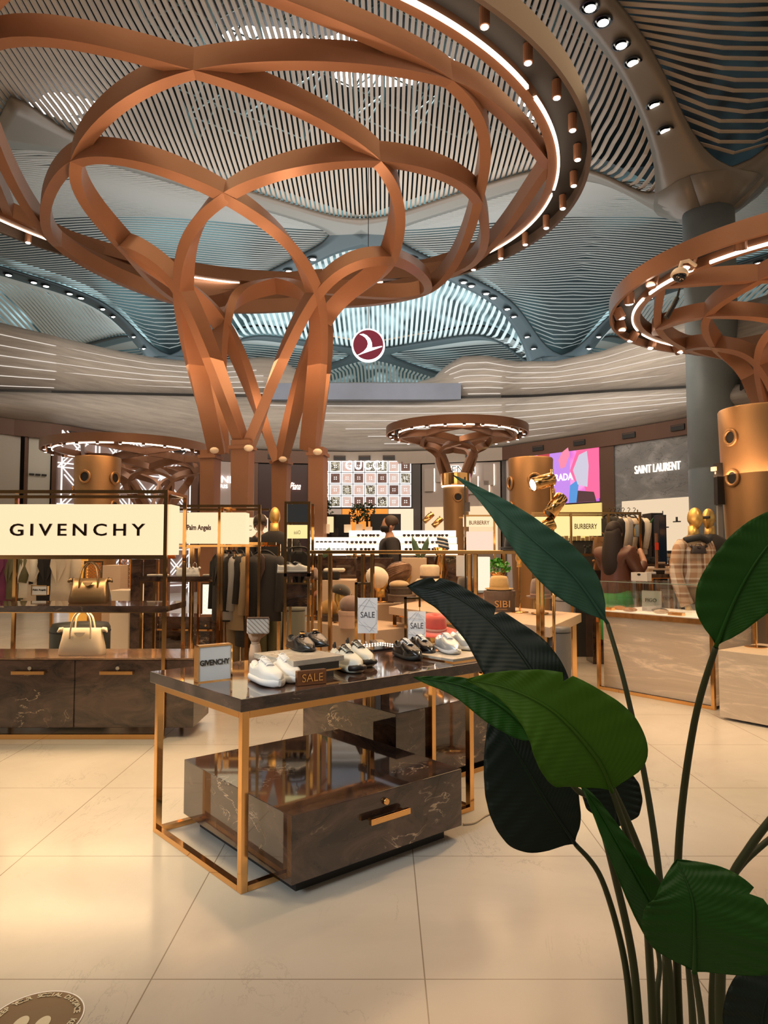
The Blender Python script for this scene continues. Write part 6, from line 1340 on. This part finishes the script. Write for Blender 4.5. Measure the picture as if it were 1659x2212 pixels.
# bags and small goods on the BURBERRY unit
tanl = mat('tan_leather', (.48, .22, .08), .42); camel = mat('camel_leather', (.42, .20, .09), .45)
zz = PZ(1196, 8.25)
handbag('large tan tote bag behind the woman with long hair', camel, (PX(1298, 8.4), 8.4, zz), .20, .20, .08, 0, hh=.3)
handbag('small tan crossbody bag on a dark plinth below the BURBERRY sign', tanl, (PX(1296, 8.7), 8.7, PZ(1232, 8.6)), .17, .12, .06, .1, handles=1, hh=.3)
block('dark marble plinth under the tan crossbody bag', 1277, 1315, 1232, 1500, 8.6, darkm, .3, 'marble_plinth', 'plinth', z0=0)
handbag('black half moon bag with a long looped handle on the right counter', mat('black_bag', (.02, .02, .02), .35), (PX(1405, 8.4), 8.4, PZ(1218, 8.25)), .15, .08, .06, 0, handles=1, hh=2.2)
handbag('pink beige bag hanging beside the woman', mat('dusty_pink_leather', (.5, .24, .16), .5), (PX(1370, 8.3), 8.3, PZ(1218, 8.3)), .13, .15, .06, 0, hh=.6)
handbag('small black bag on the shelf beside the pink box', mat('black_bag', (.02, .02, .02), .35), (PX(1268, 8.4), 8.4, zz), .06, .09, .05, 0, handles=1)
o = MB().lathe([(.035, 0), (.035, .03), (.03, .035)], n=20).build('cosmetic_box', mat('crimson_box', (.5, .04, .04), .4), None, True); o.location = (PX(1235, 8.4), 8.4, zz+.02); tag(o, 'small round red box on the shelf below the BURBERRY sign', 'box')
for k, px in enumerate(range(1205, 1300, 9)):
    o = MB().bb(-.02, .02, -.02, .02, 0, .035+.02*(k % 3)).build('bottle', mat('amber_bottle', (.3, .2, .1), .2), None, bev=.003); o.location = (PX(px, 9.2), 9.2, PZ(1168, 9.2)); tag(o, 'small bottle on the dark counter below the yellow BURBERRY sign, '+ORD[k]+' from the left', 'bottle', 'bottles under the BURBERRY sign')
block('dark grey counter carrying the small bottles', 1202, 1300, 1168, 1230, 9.2, mat('dark_grey_counter', (.04, .04, .04), .4), .4, 'counter', 'counter', z0=0)
# goods right of the woman
block('tall black cabinet right of the clothes rail', 1407, 1432, 1108, 1190, 8.6, black, .3, 'tall_cabinet', 'cabinet', z0=0); block('dark blue glass column beside the tall black cabinet', 1424, 1440, 1112, 1190, 8.4, mat('navy_gloss', (.015, .03, .06), .12), .2, 'glass_cabinet', 'cabinet', z0=0)
for k, (px0, px1, y, Y, mm) in enumerate(((1360, 1480, 1218, 8.25, darkm), (1400, 1490, 1228, 7.95, beige), (1405, 1480, 1240, 7.65, darkm), (1395, 1560, 1196, 9.2, beige))):
    t = thing('display_table', ['dark marble', 'beige', 'low dark marble', 'far beige'][k]+' display table between the woman and the plaid jacket mannequin', 'table', (PX(px0, Y), Y, 0)); w_ = PX(px1, Y)-PX(px0, Y); z = PZ(y, Y)
    MB().bb(0, w_, 0, .4, z-.04, z).build('top', mm, t); 
    for x in (0, w_-.02): MB().bb(x, x+.02, 0, .02, 0, z-.04).build('leg', gold, t); MB().bb(x, x+.02, .38, .4, 0, z-.04).build('leg', gold, t)
    MB().bb(0, w_, 0, .01, z-.05, z-.04).build('trim', gold, t)
    for j in range(4):
        o = MB().bb(-.05, .05, -.04, .04, 0, .02+.02*(j % 2)).build('small_box', (paper, blackl, beige, tanl)[j], None, bev=.003); o.location = (PX(px0, Y)+w_*(j+.5)/4, Y+.15, z); tag(o, ['white', 'black', 'beige', 'tan'][j]+' small box on the '+['dark marble', 'beige', 'low dark marble', 'far beige'][k]+' table beside the plaid jacket mannequin', 'box')
t = thing('price_sign', 'gold post with red tag between the display tables at right', 'sign', (PX(1417, 8.0), 8.0, 0)); MB().bb(-.012, .012, -.012, .012, 0, PZ(1152, 8)).build('post', copper, t); MB().bb(-.02, .02, -.016, -.012, PZ(1188, 8), PZ(1172, 8)).build('red_tag', mat('bright_red', (.8, .05, .01), .5), t)
lf = MB().slab([W(1400, 1132, 8.3), W(1412, 1118, 8.3), W(1408, 1128, 8.3), W(1387, 1141, 8.3)], (0, .01, 0)).build('leafy_sprig', mat('mid_green', (.04, .16, .03), .5), None); tag(lf, 'single pointed green leaf by the tall black cabinet', 'leaf')
# ================================================================ SPOTLIGHT POLE
Yq = 4.3; q = Vector((PX(1194, Yq), Yq, 0)); t = thing('spotlight_pole', 'slim gold pole carrying three cylindrical gold spotlights', 'lamp', q)
MB().tube([(0, 0, 0), (0, 0, PZ(1013, Yq))], .010, 12).build('pole', gold, t, True); MB().lathe([(.11, 0), (.11, .012), (.02, .02)], n=28).build('base', gold, t, True)
def spot(c, d, on, L=.15, r_=.042, lb=None):
    c = Vector(c)-q; d = Vector(d).normalized(); M_ = d.to_track_quat('Z', 'Y').to_matrix()
    s_ = MB().lathe([(r_*.9, -L/2), (r_, -L/2+.006), (r_, L/2), (r_*.9, L/2), (r_*.86, L/2-.01)], c=c, n=28, M=M_).build('spotlight', gold, t, True)
    MB().lathe([(r_*.82, L/2-.006), (r_*.8, L/2-.004)], c=c, n=24, M=M_).build('lens', lens_on if on else blackglass, s_)
    MB().tube([c, (0, 0, c.z)], .008, 8).build('bracket', gold, s_)
spot(W(1172, 1041, Yq), (-1, -.35, -.32), True); spot(W(1200, 1092, Yq), (-.75, -.35, -.95), False, lb=None); spot(W(1172, 1140, Yq), (-1, .0, -.5), False); spot(W(1222, 1178, Yq), (-.8, .0, .5), False, .08, .028)
lamp('SPOT', 'pole_spot', W(1140, 1048, Yq-.1), 40, WARM, G(1000, 1420, .77), spot_size=R(80), spot_blend=.6, shadow_soft_size=.04)
t = thing('thin_pole', 'thin dark pole left of the small BURBERRY sign', 'pole', (PX(1005, 6.8), 6.8, 0)); MB().tube([(0, 0, 0), (0, 0, PZ(1030, 6.8))], .008, 8).build('pole', black, t); MB().bb(-.0, .045, -.02, .02, PZ(1105, 6.8), PZ(1085, 6.8)).build('box', black, t)
# small goods around 940..1000
for px, y, Y, lb in ((925, 1118, 11.6, 'small gold spotlight above the right end of the white display'), (945, 1128, 11.6, 'lower small gold spotlight above the right end of the white display')):
    o = MB().lathe([(.045, -.1), (.05, .1)], n=16, M=Matrix.Rotation(.8, 3, 'Y')).build('small_spotlight', gold, None, True); o.location = W(px, y, Y); tag(o, lb, 'lamp')
t = thing('striped_scarf', 'blue and white striped scarf on a stand at the right of the white display', 'scarf', W(956, 1172, 8.8)); 
for k in range(6): MB().tube([(-.07+.004*k, 0, .07-.022*k), (0, -.03, .055-.022*k), (.06+.004*k, 0, .035-.022*k)], .012, 8).build('stripe', mat('navy_cloth', (.03, .07, .12), .8) if k % 2 else paper, t, True)
MB().tube([(0, 0, -.35), (0, 0, -.05)], .008).build('stand', gold, t)
for k, (px, tx, ty, lb) in enumerate(((905, 890, 1158, 'left'), (912, 925, 1160, 'right'), (700, 712, 1182, 'behind the left gold post'))):
    o = MB().grid([[W(px+(tx-px)*f+s_*w__*8, 1205+(ty-1205)*f, 7.9) for s_ in (-1, 0, 1)] for f, w__ in ((0, .3), (.3, 1), (.7, .7), (1, .03))]).build('agave_plant', mat('agave_green', (.10, .18, .10), .5), None, True, solid=.004); tag(o, 'pointed agave leaf in the display planter, '+lb, 'plant', 'agave leaves')
# ================================================================ GLASS COUNTER RIGHT
pa = G(1290, 1488, 0); pb = G(1659, 1556, 0); d = (pb-pa); d.z = 0; crz = math.atan2(d.y, d.x); L = (G(1543, 1535, 0)-pa).length
t = thing('glass_counter', 'beige travertine counter with brass trim and glass display top at right', 'counter', pa, crz)
MB().bb(.06, L, .03, .75, .03, .72).build('travertine_base', travertine, t, bev=.003); MB().bb(0, L, 0, .03, 0, .03).build('floor_rail', gold, t)
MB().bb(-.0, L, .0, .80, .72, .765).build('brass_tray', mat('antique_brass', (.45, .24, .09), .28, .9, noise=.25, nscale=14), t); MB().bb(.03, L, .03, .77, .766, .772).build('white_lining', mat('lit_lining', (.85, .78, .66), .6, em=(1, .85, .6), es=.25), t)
for x in (.0, L-.03): MB().bb(x, x+.03, 0, .03, 0, .72).build('leg', gold, t)
MB().bb(0, L, 0, .006, .765, 1.05).build('front_glass', glass, t); MB().bb(0, L, 0, .80, 1.05, 1.058).build('top_glass', glass, t); MB().bb(0, .006, 0, .8, .765, 1.05).build('side_glass', glass, t); MB().bb(0, L, .79, .80, .765, 1.05).build('back_glass', glass, t)
MB().bb(0, L, -.002, .008, 1.058, 1.064).build('glass_edge', mat('green_glass_edge', (.25, .35, .30), .1), t)
def CL(u, v, z): return pa+Vector((math.cos(crz)*u-math.sin(crz)*v, math.sin(crz)*u+math.cos(crz)*v, z))
def small(name, label, cat, loc, mb, m, rz=0, **k):
    o = mb.build(name, m, None, **k); o.location = loc; o.rotation_euler = (0, 0, rz); return tag(o, label, cat)
t = thing('brand_card', 'pale grey FIGO card standing in the glass counter', 'sign', CL(.32, .3, .772), crz); MB().bb(-.0, .20, 0, .02, 0, .20).build('card', mat('grey_card', (.45, .44, .43), .5), t); lettering('FIGO', inkblack, t, (.1, -.004, .11), .05, 0, width=.12)
for k, (u, v, mm, lb) in enumerate(((.12, .22, tanl, 'long tan leather glasses case lying in the glass counter'), (.30, .12, camel, 'round tan leather case in front of the FIGO card'), (.52, .28, blackl, 'black leather case in the glass counter'), (.62, .15, beige, 'beige case in the glass counter'))):
    small('leather_case', lb, 'case', CL(u, v, .772), MB().sphere((0, 0, .02), 1, 18, 8, (.075, .035, .022)), mm, crz+.3*k, smooth=True)
for u, lb in ((.06, 'gold ridged tray at the left of the glass counter'), (.80, 'gold ridged tray at the right of the glass counter')):
    small('gold_tray', lb, 'tray', CL(u, .10, .772), MB().bb(-.07, .07, -.03, .03, 0, .03), gold, crz, bev=.003)
t = thing('paper_bag', 'white carrier bag with a dark cut out handle on the glass counter', 'bag', CL(.22, .45, 1.058), crz); MB().bb(-.09, .09, -.04, .04, 0, .085).build('bag_body', mat('white_paper_bag', (.66, .62, .57), .6), t); MB().sphere((0, -.041, .065), 1, 12, 6, (.02, .004, .012)).build('handle_hole', black, t)
pc = G(1547, 1552, 0); MBt = MB().bb(0, 1.2, 0, .7, 0.02, .555).build('travertine_plinth', travertine, None, bev=.003); MBt.location = pc+ Vector((0.02, -.02, 0)); MBt.rotation_euler = (0, 0, crz); tag(MBt, 'beige travertine plinth cut by the right edge', 'plinth')
t = thing('display_table', 'tall gold legged table behind the travertine plinth at the right edge', 'table', pc+Vector((.45, .95, 0)), crz); MB().bb(0, 1.6, 0, .6, .80, .84).build('top', blackglass, t)
for x in (.02, .35, .7): MB().bb(x, x+.03, 0, .03, 0, .8).build('leg', gold, t)
t = thing('price_sign', 'small gold stand with round base on the travertine plinth', 'stand', pc+Vector((.42, .15, .555))); MB().tube([(0, 0, 0), (0, 0, .3)], .006).build('pole', gold, t); MB().lathe([(.09, 0), (.09, .006)], n=24).build('base', gold, t)
block('beige plinth behind the big right leaf carrying the tan handbag', 1562, 1650, 1208, 1600, 6.95, beige, .3)
block('small beige plinth under the yellow straw hat', 1142, 1176, 1394, 1600, 6.0, beige, .25)
small('tan_pouch', 'tan handbag behind the plaid jacket mannequin at the right', 'bag', Vector((PX(1585, 7.0), 7.05, PZ(1208, 7.0)+.045)), MB().sphere((0, 0, 0), 1, 18, 10, (.08, .05, .045)), camel, smooth=True)
small('white_carton', 'white carton with gold top on the counter behind the big right leaf', 'box', Vector((PX(1612, 7.0), 7.1, PZ(1208, 7.0)+.06)), MB().bb(-.09, .09, -.06, .06, -.06, .07), paper, bev=.003)
q = Vector((PX(1557, 8.9), 8.9, 0)); t = thing('black_speaker', 'tall narrow black wall speaker between column and orange drum', 'speaker', (q.x, q.y, PZ(1090, 8.9))); MB().bb(-.05, .05, -.05, .05, 0, 90/F*8.9).build('cabinet', black, t); MB().bb(-.03, .03, 0, .04, -PZ(1090, 8.9), 0).build('post', mat('grey_post', (.3, .3, .3), .5), t)
small('wall_camera', 'small white camera left of the black wall speaker', 'camera', W(1548, 1013, 8.9), MB().bb(-.055, .05, -.04, .04, -.025, .025).sphere((0, 0, -.05), .025), cream, .2)
# ================================================================ FLOOR DECAL
dc = G(75, 2204, 0); dr = (G(172, 2204, 0)-dc).length
t = thing('floor_sticker', 'round brown floor sticker with footprints reading KEEP YOUR SOCIAL DISTANCE', 'floor sticker', (dc.x, dc.y, .001))
MB().lathe([(dr, 0), (dr, .0015)], n=64).build('disc', mat('brown_sticker', (.16, .10, .05), .35), t); MB().lathe([(dr*1.0, .0016), (dr*1.03, .0016)], n=64, cap=False).build('rim_line', paper, t)
tx = 'KEEP YOUR SOCIAL DISTANCE  KEEP YOUR SOCIAL DISTANCE  '; tm_ = mat('cream_ink', (.62, .56, .42), .5)
for i, ch in enumerate(tx):
    if ch == ' ': continue
    a = PI*.98-i*2*PI/len(tx); lo = lettering(ch, tm_, t, (dr*.87*math.cos(a), dr*.87*math.sin(a), .003), dr*.19, rz=a-PI/2, rx=0, depth=.0008, name='letter', bold=.0006)
for sx in (-1, 1):
    MB().lathe([(1, 0), (1, .001)], c=(sx*dr*.24, -.02, .0022), n=24, M=Matrix.Diagonal((dr*.15, dr*.26, 1))).build('footprint', tm_, t)
    MB().lathe([(1, 0), (1, .001)], c=(sx*dr*.24, -dr*.42, .0022), n=24, M=Matrix.Diagonal((dr*.11, dr*.12, 1))).build('heel_print', tm_, t)
# ================================================================ FOREGROUND PLANT
m, nt, p = nodes_of('giant_leaf'); LEAF = m
def leafmat(name, c0, c1, rough=.42, tr=.25):
    m, nt, p = nodes_of(name); uv = nt.nodes.new('ShaderNodeUVMap'); sp = nt.nodes.new('ShaderNodeSeparateXYZ'); nt.links.new(uv.outputs[0], sp.inputs[0])
    a = N(nt, 'Math', operation='SUBTRACT'); a.inputs[1].default_value = .5; nt.links.new(sp.outputs[0], a.inputs[0]); b = N(nt, 'Math', operation='ABSOLUTE'); nt.links.new(a.outputs[0], b.inputs[0])
    # side veins: v*freq + |u|*slant
    c = N(nt, 'Math', operation='MULTIPLY'); c.inputs[1].default_value = 34; nt.links.new(sp.outputs[1], c.inputs[0]); d = N(nt, 'Math', operation='MULTIPLY'); d.inputs[1].default_value = 12; nt.links.new(b.outputs[0], d.inputs[0])
    e = N(nt, 'Math', operation='SUBTRACT'); nt.links.new(c.outputs[0], e.inputs[0]); nt.links.new(d.outputs[0], e.inputs[1])
    g_ = N(nt, 'Math', operation='MULTIPLY'); g_.inputs[1].default_value = 6.2832; nt.links.new(e.outputs[0], g_.inputs[0]); s_ = N(nt, 'Math', operation='SINE'); nt.links.new(g_.outputs[0], s_.inputs[0])
    bp_ = nt.nodes.new('ShaderNodeBump'); bp_.inputs['Strength'].default_value = .12; bp_.inputs['Distance'].default_value = .0035; nt.links.new(s_.outputs[0], bp_.inputs['Height']); nt.links.new(bp_.outputs[0], p.inputs['Normal'])
    col = ramp(nt, b.outputs[0], [(0, c1), (.035, c0), (.5, c0)]); no = N(nt, 'TexNoise', Scale=7.0, Detail=4.0); tc = nt.nodes.new('ShaderNodeTexCoord'); nt.links.new(tc.outputs['Object'], no.inputs['Vector'])
    col = mixc(nt, ramp(nt, no.outputs['Fac'], [(.35, (.0, .0, .0)), (.7, (.35, .35, .35))]), col, tuple(x*1.5 for x in c0)); nt.links.new(col, p.inputs['Base Color']); p.inputs['Roughness'].default_value = rough; p.inputs['Specular IOR Level'].default_value = .35
    tl = nt.nodes.new('ShaderNodeBsdfTranslucent'); tl.inputs[0].default_value = (c0[0]*2.2+.02, c0[1]*2.2, c0[2], 1); ms = nt.nodes.new('ShaderNodeMixShader'); ms.inputs[0].default_value = tr
    out = nt.nodes['Material Output']; nt.links.new(p.outputs[0], ms.inputs[1]); nt.links.new(tl.outputs[0], ms.inputs[2]); nt.links.new(ms.outputs[0], out.inputs[0]); return m
lm_teal = leafmat('leaf_underside_teal', (.040, .125, .085), (.08, .20, .12), .55, .12)
lm_green = leafmat('leaf_bright_green', (.075, .20, .016), (.03, .09, .010), .45, .35)
lm_shaded = leafmat('leaf_green_shaded', (.008, .019, .016), (.02, .075, .012), .46, .03)  # near-black green: the shade on unlit leaves is painted into the colour
lm_mid = leafmat('leaf_mid_green', (.018, .105, .010), (.02, .09, .012), .45, .2)
stemm = mat('leaf_stalk', (.045, .055, .018), .5)
plant = thing('bird_of_paradise_plant', 'large potted plant with giant paddle leaves in the right foreground', 'plant', (0, 0, 0))
def leaf(mid, wl, wr, m, fold=.25, n=56, k=8, notch=(), curl=0, out=None):
    # mid: [(px,py,depth)], base first; wl/wr: pixel half widths left/right of travel at evenly spaced stations
    M_ = spline([W(*q) for q in mid], 12); tot = [0]
    for a, b in zip(M_, M_[1:]): tot.append(tot[-1]+(b-a).length)
    def at(f):
        s_ = f*tot[-1]
        for i in range(len(tot)-1):
            if tot[i+1] >= s_: return M_[i].lerp(M_[i+1], (s_-tot[i])/(tot[i+1]-tot[i]+1e-9))
        return M_[-1]
    rows = []; st = np.linspace(0, 1, len(wl)); st0 = st
    def smooth(a):
        x = np.linspace(0, 1, 121); y = np.interp(x, st0, a)**1.0; kx = np.hanning(19); kx /= kx.sum(); yp = np.concatenate([-y[9:0:-1], y, -y[-2:-11:-1]]); z = np.convolve(yp, kx, 'valid'); z = np.maximum(z, .3)
        m_ = np.minimum(1, np.sqrt(x/.07)); return z*m_
    wl, wr, st = smooth(wl), smooth(wr), np.linspace(0, 1, 121)
    for i in range(n+1):
        f = i/n; q = at(f); T = (at(min(1, f+.02))-at(max(0, f-.02))).normalized(); view = (q-Vector((0, 0, H))).normalized(); sd = T.cross(view).normalized(); dist = (q-Vector((0, 0, H))).dot(Vector((0, 1, 0)))
        nrm = -view; row = []
        L_ = interp(f, st, wr)/F*dist; R_ = interp(f, st, wl)/F*dist
        for nf, ns, dp in notch:
            if abs(f-nf) < .010: 
                if ns > 0: L_ *= 1-dp
                else: R_ *= 1-dp
        for j in range(-k, k+1):
            u = j/k; w_ = L_ if u < 0 else R_
            row.append(q+sd*u*w_+nrm*(fold*w_*(abs(u)**1.3)+.0022*math.sin(f*60+abs(u)*5)*abs(u))*(1)+nrm*curl*w_*u)
        rows.append(row)
    mb = MB().grid(rows); o = mb.build('leaf_blade', m, plant, True, solid=.0009)
    uvl = o.data.uv_layers.new(name='UVMap'); kk = 2*k+1
    for lp in o.data.loops: uvl.data[lp.index].uv = ((lp.vertex_index % kk)/(kk-1), (lp.vertex_index//kk)/n)
    vv = MB(); vv.tube([at(f)-(at(f)-Vector((0, 0, H))).normalized()*.002 for f in np.linspace(0, .97, 20)], [.0038*(1-.85*f) for f in np.linspace(0, 1, 20)], 6); vv.build('midrib', m, o, True)
    return o
def stalk(pts, r0=.0065, r1=.004):
    P = spline([W(*q) for q in pts], 8); MB().tube(P, [r0+(r1-r0)*i/(len(P)-1) for i in range(len(P))], 10).build('leaf_stalk', stemm, plant, True)
# outline half widths read along each midrib
leaf([(1312, 1346, 1.5), (1240, 1245, 1.52), (1150, 1165, 1.55), (1060, 1085, 1.6), (978, 1026, 1.66)], [0, 30, 52, 60, 58, 50, 40, 30, 20, 11, 3, 1], [0, 24, 40, 44, 46, 42, 38, 30, 22, 13, 8, 1], lm_teal, .22, notch=())
leaf([(1205, 1535, 1.25), (1150, 1450, 1.27), (1110, 1395, 1.3), (1040, 1326, 1.35), (960, 1278, 1.40), (880, 1266, 1.43)], [60, 90, 98, 94, 86, 76, 66, 58, 50, 40, 28, 3], [40, 58, 64, 60, 48, 38, 30, 26, 26, 27, 22, 3], lm_shaded, .12, notch=((.52, 1, .5), (.86, 1, .35)))
leaf([(1322, 1710, 1.12), (1290, 1640, 1.10), (1200, 1540, 1.10), (1100, 1488, 1.13), (1006, 1468, 1.17)], [0, 70, 104, 112, 108, 96, 78, 58, 38, 22, 12, 1], [0, 86, 112, 118, 110, 96, 84, 66, 46, 30, 16, 1], lm_green, .16, notch=((.56, 1, .22),))
leaf([(1165, 1600, 1.22), (1090, 1530, 1.24), (1000, 1482, 1.27), (893, 1463, 1.31)], [10, 34, 44, 46, 40, 30, 20, 12, 1], [4, 22, 26, 26, 22, 18, 12, 7, 1], lm_mid, .2)
leaf([(1243, 1824, 1.32), (1190, 1745, 1.31), (1120, 1630, 1.32), (1062, 1530, 1.36)], [0, 84, 116, 122, 118, 106, 86, 62, 34, 4], [0, 40, 58, 76, 84, 82, 66, 48, 28, 4], lm_shaded, .1)
leaf([(1330, 1790, 1.5), (1330, 1730, 1.5), (1325, 1660, 1.5)], [0, 60, 68, 60, 40], [0, 46, 54, 50, 30], lm_shaded, .1)
leaf([(1486, 2088, 1.12), (1430, 1990, 1.10), (1350, 1850, 1.10), (1290, 1745, 1.13), (1252, 1690, 1.16)], [0, 34, 46, 44, 38, 30, 22, 12, 2], [0, 22, 34, 40, 36, 28, 20, 12, 2], lm_mid, .5, curl=.5)
leaf([(1500, 2100, 1.0), (1500, 2020, .97), (1495, 1940, .97), (1462, 1856, 1.0)], [0, 75, 98, 104, 98, 80, 55, 4], [0, 120, 165, 178, 168, 130, 80, 4], lm_mid, .10, notch=((.72, 1, .14),))
leaf([(1546, 1398, 1.1), (1590, 1290, 1.09), (1650, 1190, 1.08), (1740, 1090, 1.1)], [0, 62, 80, 78, 72, 60, 40, 10], [0, 40, 66, 84, 86, 70, 40, 10], lm_mid, .15)
leaf([(1660, 2330, 1.0), (1645, 2240, 1.0), (1655, 2160, 1.0), (1690, 2085, 1.02)], [0, 60, 74, 70, 56, 10], [0, 60, 74, 70, 56, 10], lm_shaded, .1)
B0 = 2290
stalk([(1436, B0, 1.3), (1440, 2100, 1.3), (1425, 1900, 1.34), (1395, 1690, 1.4), (1350, 1480, 1.45), (1312, 1346, 1.5)], .008, .0045)
stalk([(1415, B0, 1.25), (1405, 2100, 1.22), (1390, 1930, 1.15), (1350, 1790, 1.12), (1322, 1710, 1.12)], .008, .004)
stalk([(1385, B0, 1.3), (1368, 2080, 1.3), (1330, 1900, 1.28), (1285, 1740, 1.25), (1240, 1700, 1.22), (1175, 1608, 1.22)], .008, .004)
stalk([(1370, B0, 1.32), (1350, 2080, 1.32), (1300, 1900, 1.32), (1243, 1824, 1.32)], .007, .004)
stalk([(1455, B0, 1.28), (1440, 2060, 1.3), (1390, 1860, 1.3), (1300, 1660, 1.28), (1205, 1535, 1.25)], .008, .0045)
stalk([(1470, B0, 1.35), (1462, 2050, 1.3), (1468, 1800, 1.22), (1500, 1560, 1.14), (1546, 1398, 1.1)], .008, .0045)
stalk([(1520, B0, 1.05), (1515, 2200, 1.02), (1500, 2100, 1.0)], .006, .004); stalk([(1500, B0, 1.15), (1495, 2180, 1.13), (1486, 2088, 1.12)], .007, .004)
stalk([(1560, B0, 1.2), (1556, 2120, 1.2), (1570, 1930, 1.2), (1620, 1830, 1.2), (1690, 1740, 1.2)], .009, .006)
stalk([(1545, B0, 1.3), (1540, 2140, 1.3), (1560, 1950, 1.3), (1600, 1870, 1.3), (1690, 1790, 1.3)], .008, .005)
stalk([(1425, B0, 1.4), (1420, 2150, 1.42), (1418, 2040, 1.45), (1330, 1790, 1.5)], .006, .004)
pc_ = W(1470, 2290, 1.27); pz = pc_.z-.10
MB().lathe([(.14, 0), (.17, .02), (.21, pz*.9), (.22, pz*.92), (.20, pz*.93), (.19, pz*.80), (.001, pz*.79)], c=(pc_.x, pc_.y, 0), n=40).build('pot', mat('dark_planter', (.03, .028, .026), .4), plant, True)
MB().lathe([(.185, pz*.70), (.18, pz*.99-.04), (.001, pz*.99-.03)], c=(pc_.x, pc_.y, 0), n=30).build('soil', mat('soil', (.03, .02, .012), .9), plant, True)
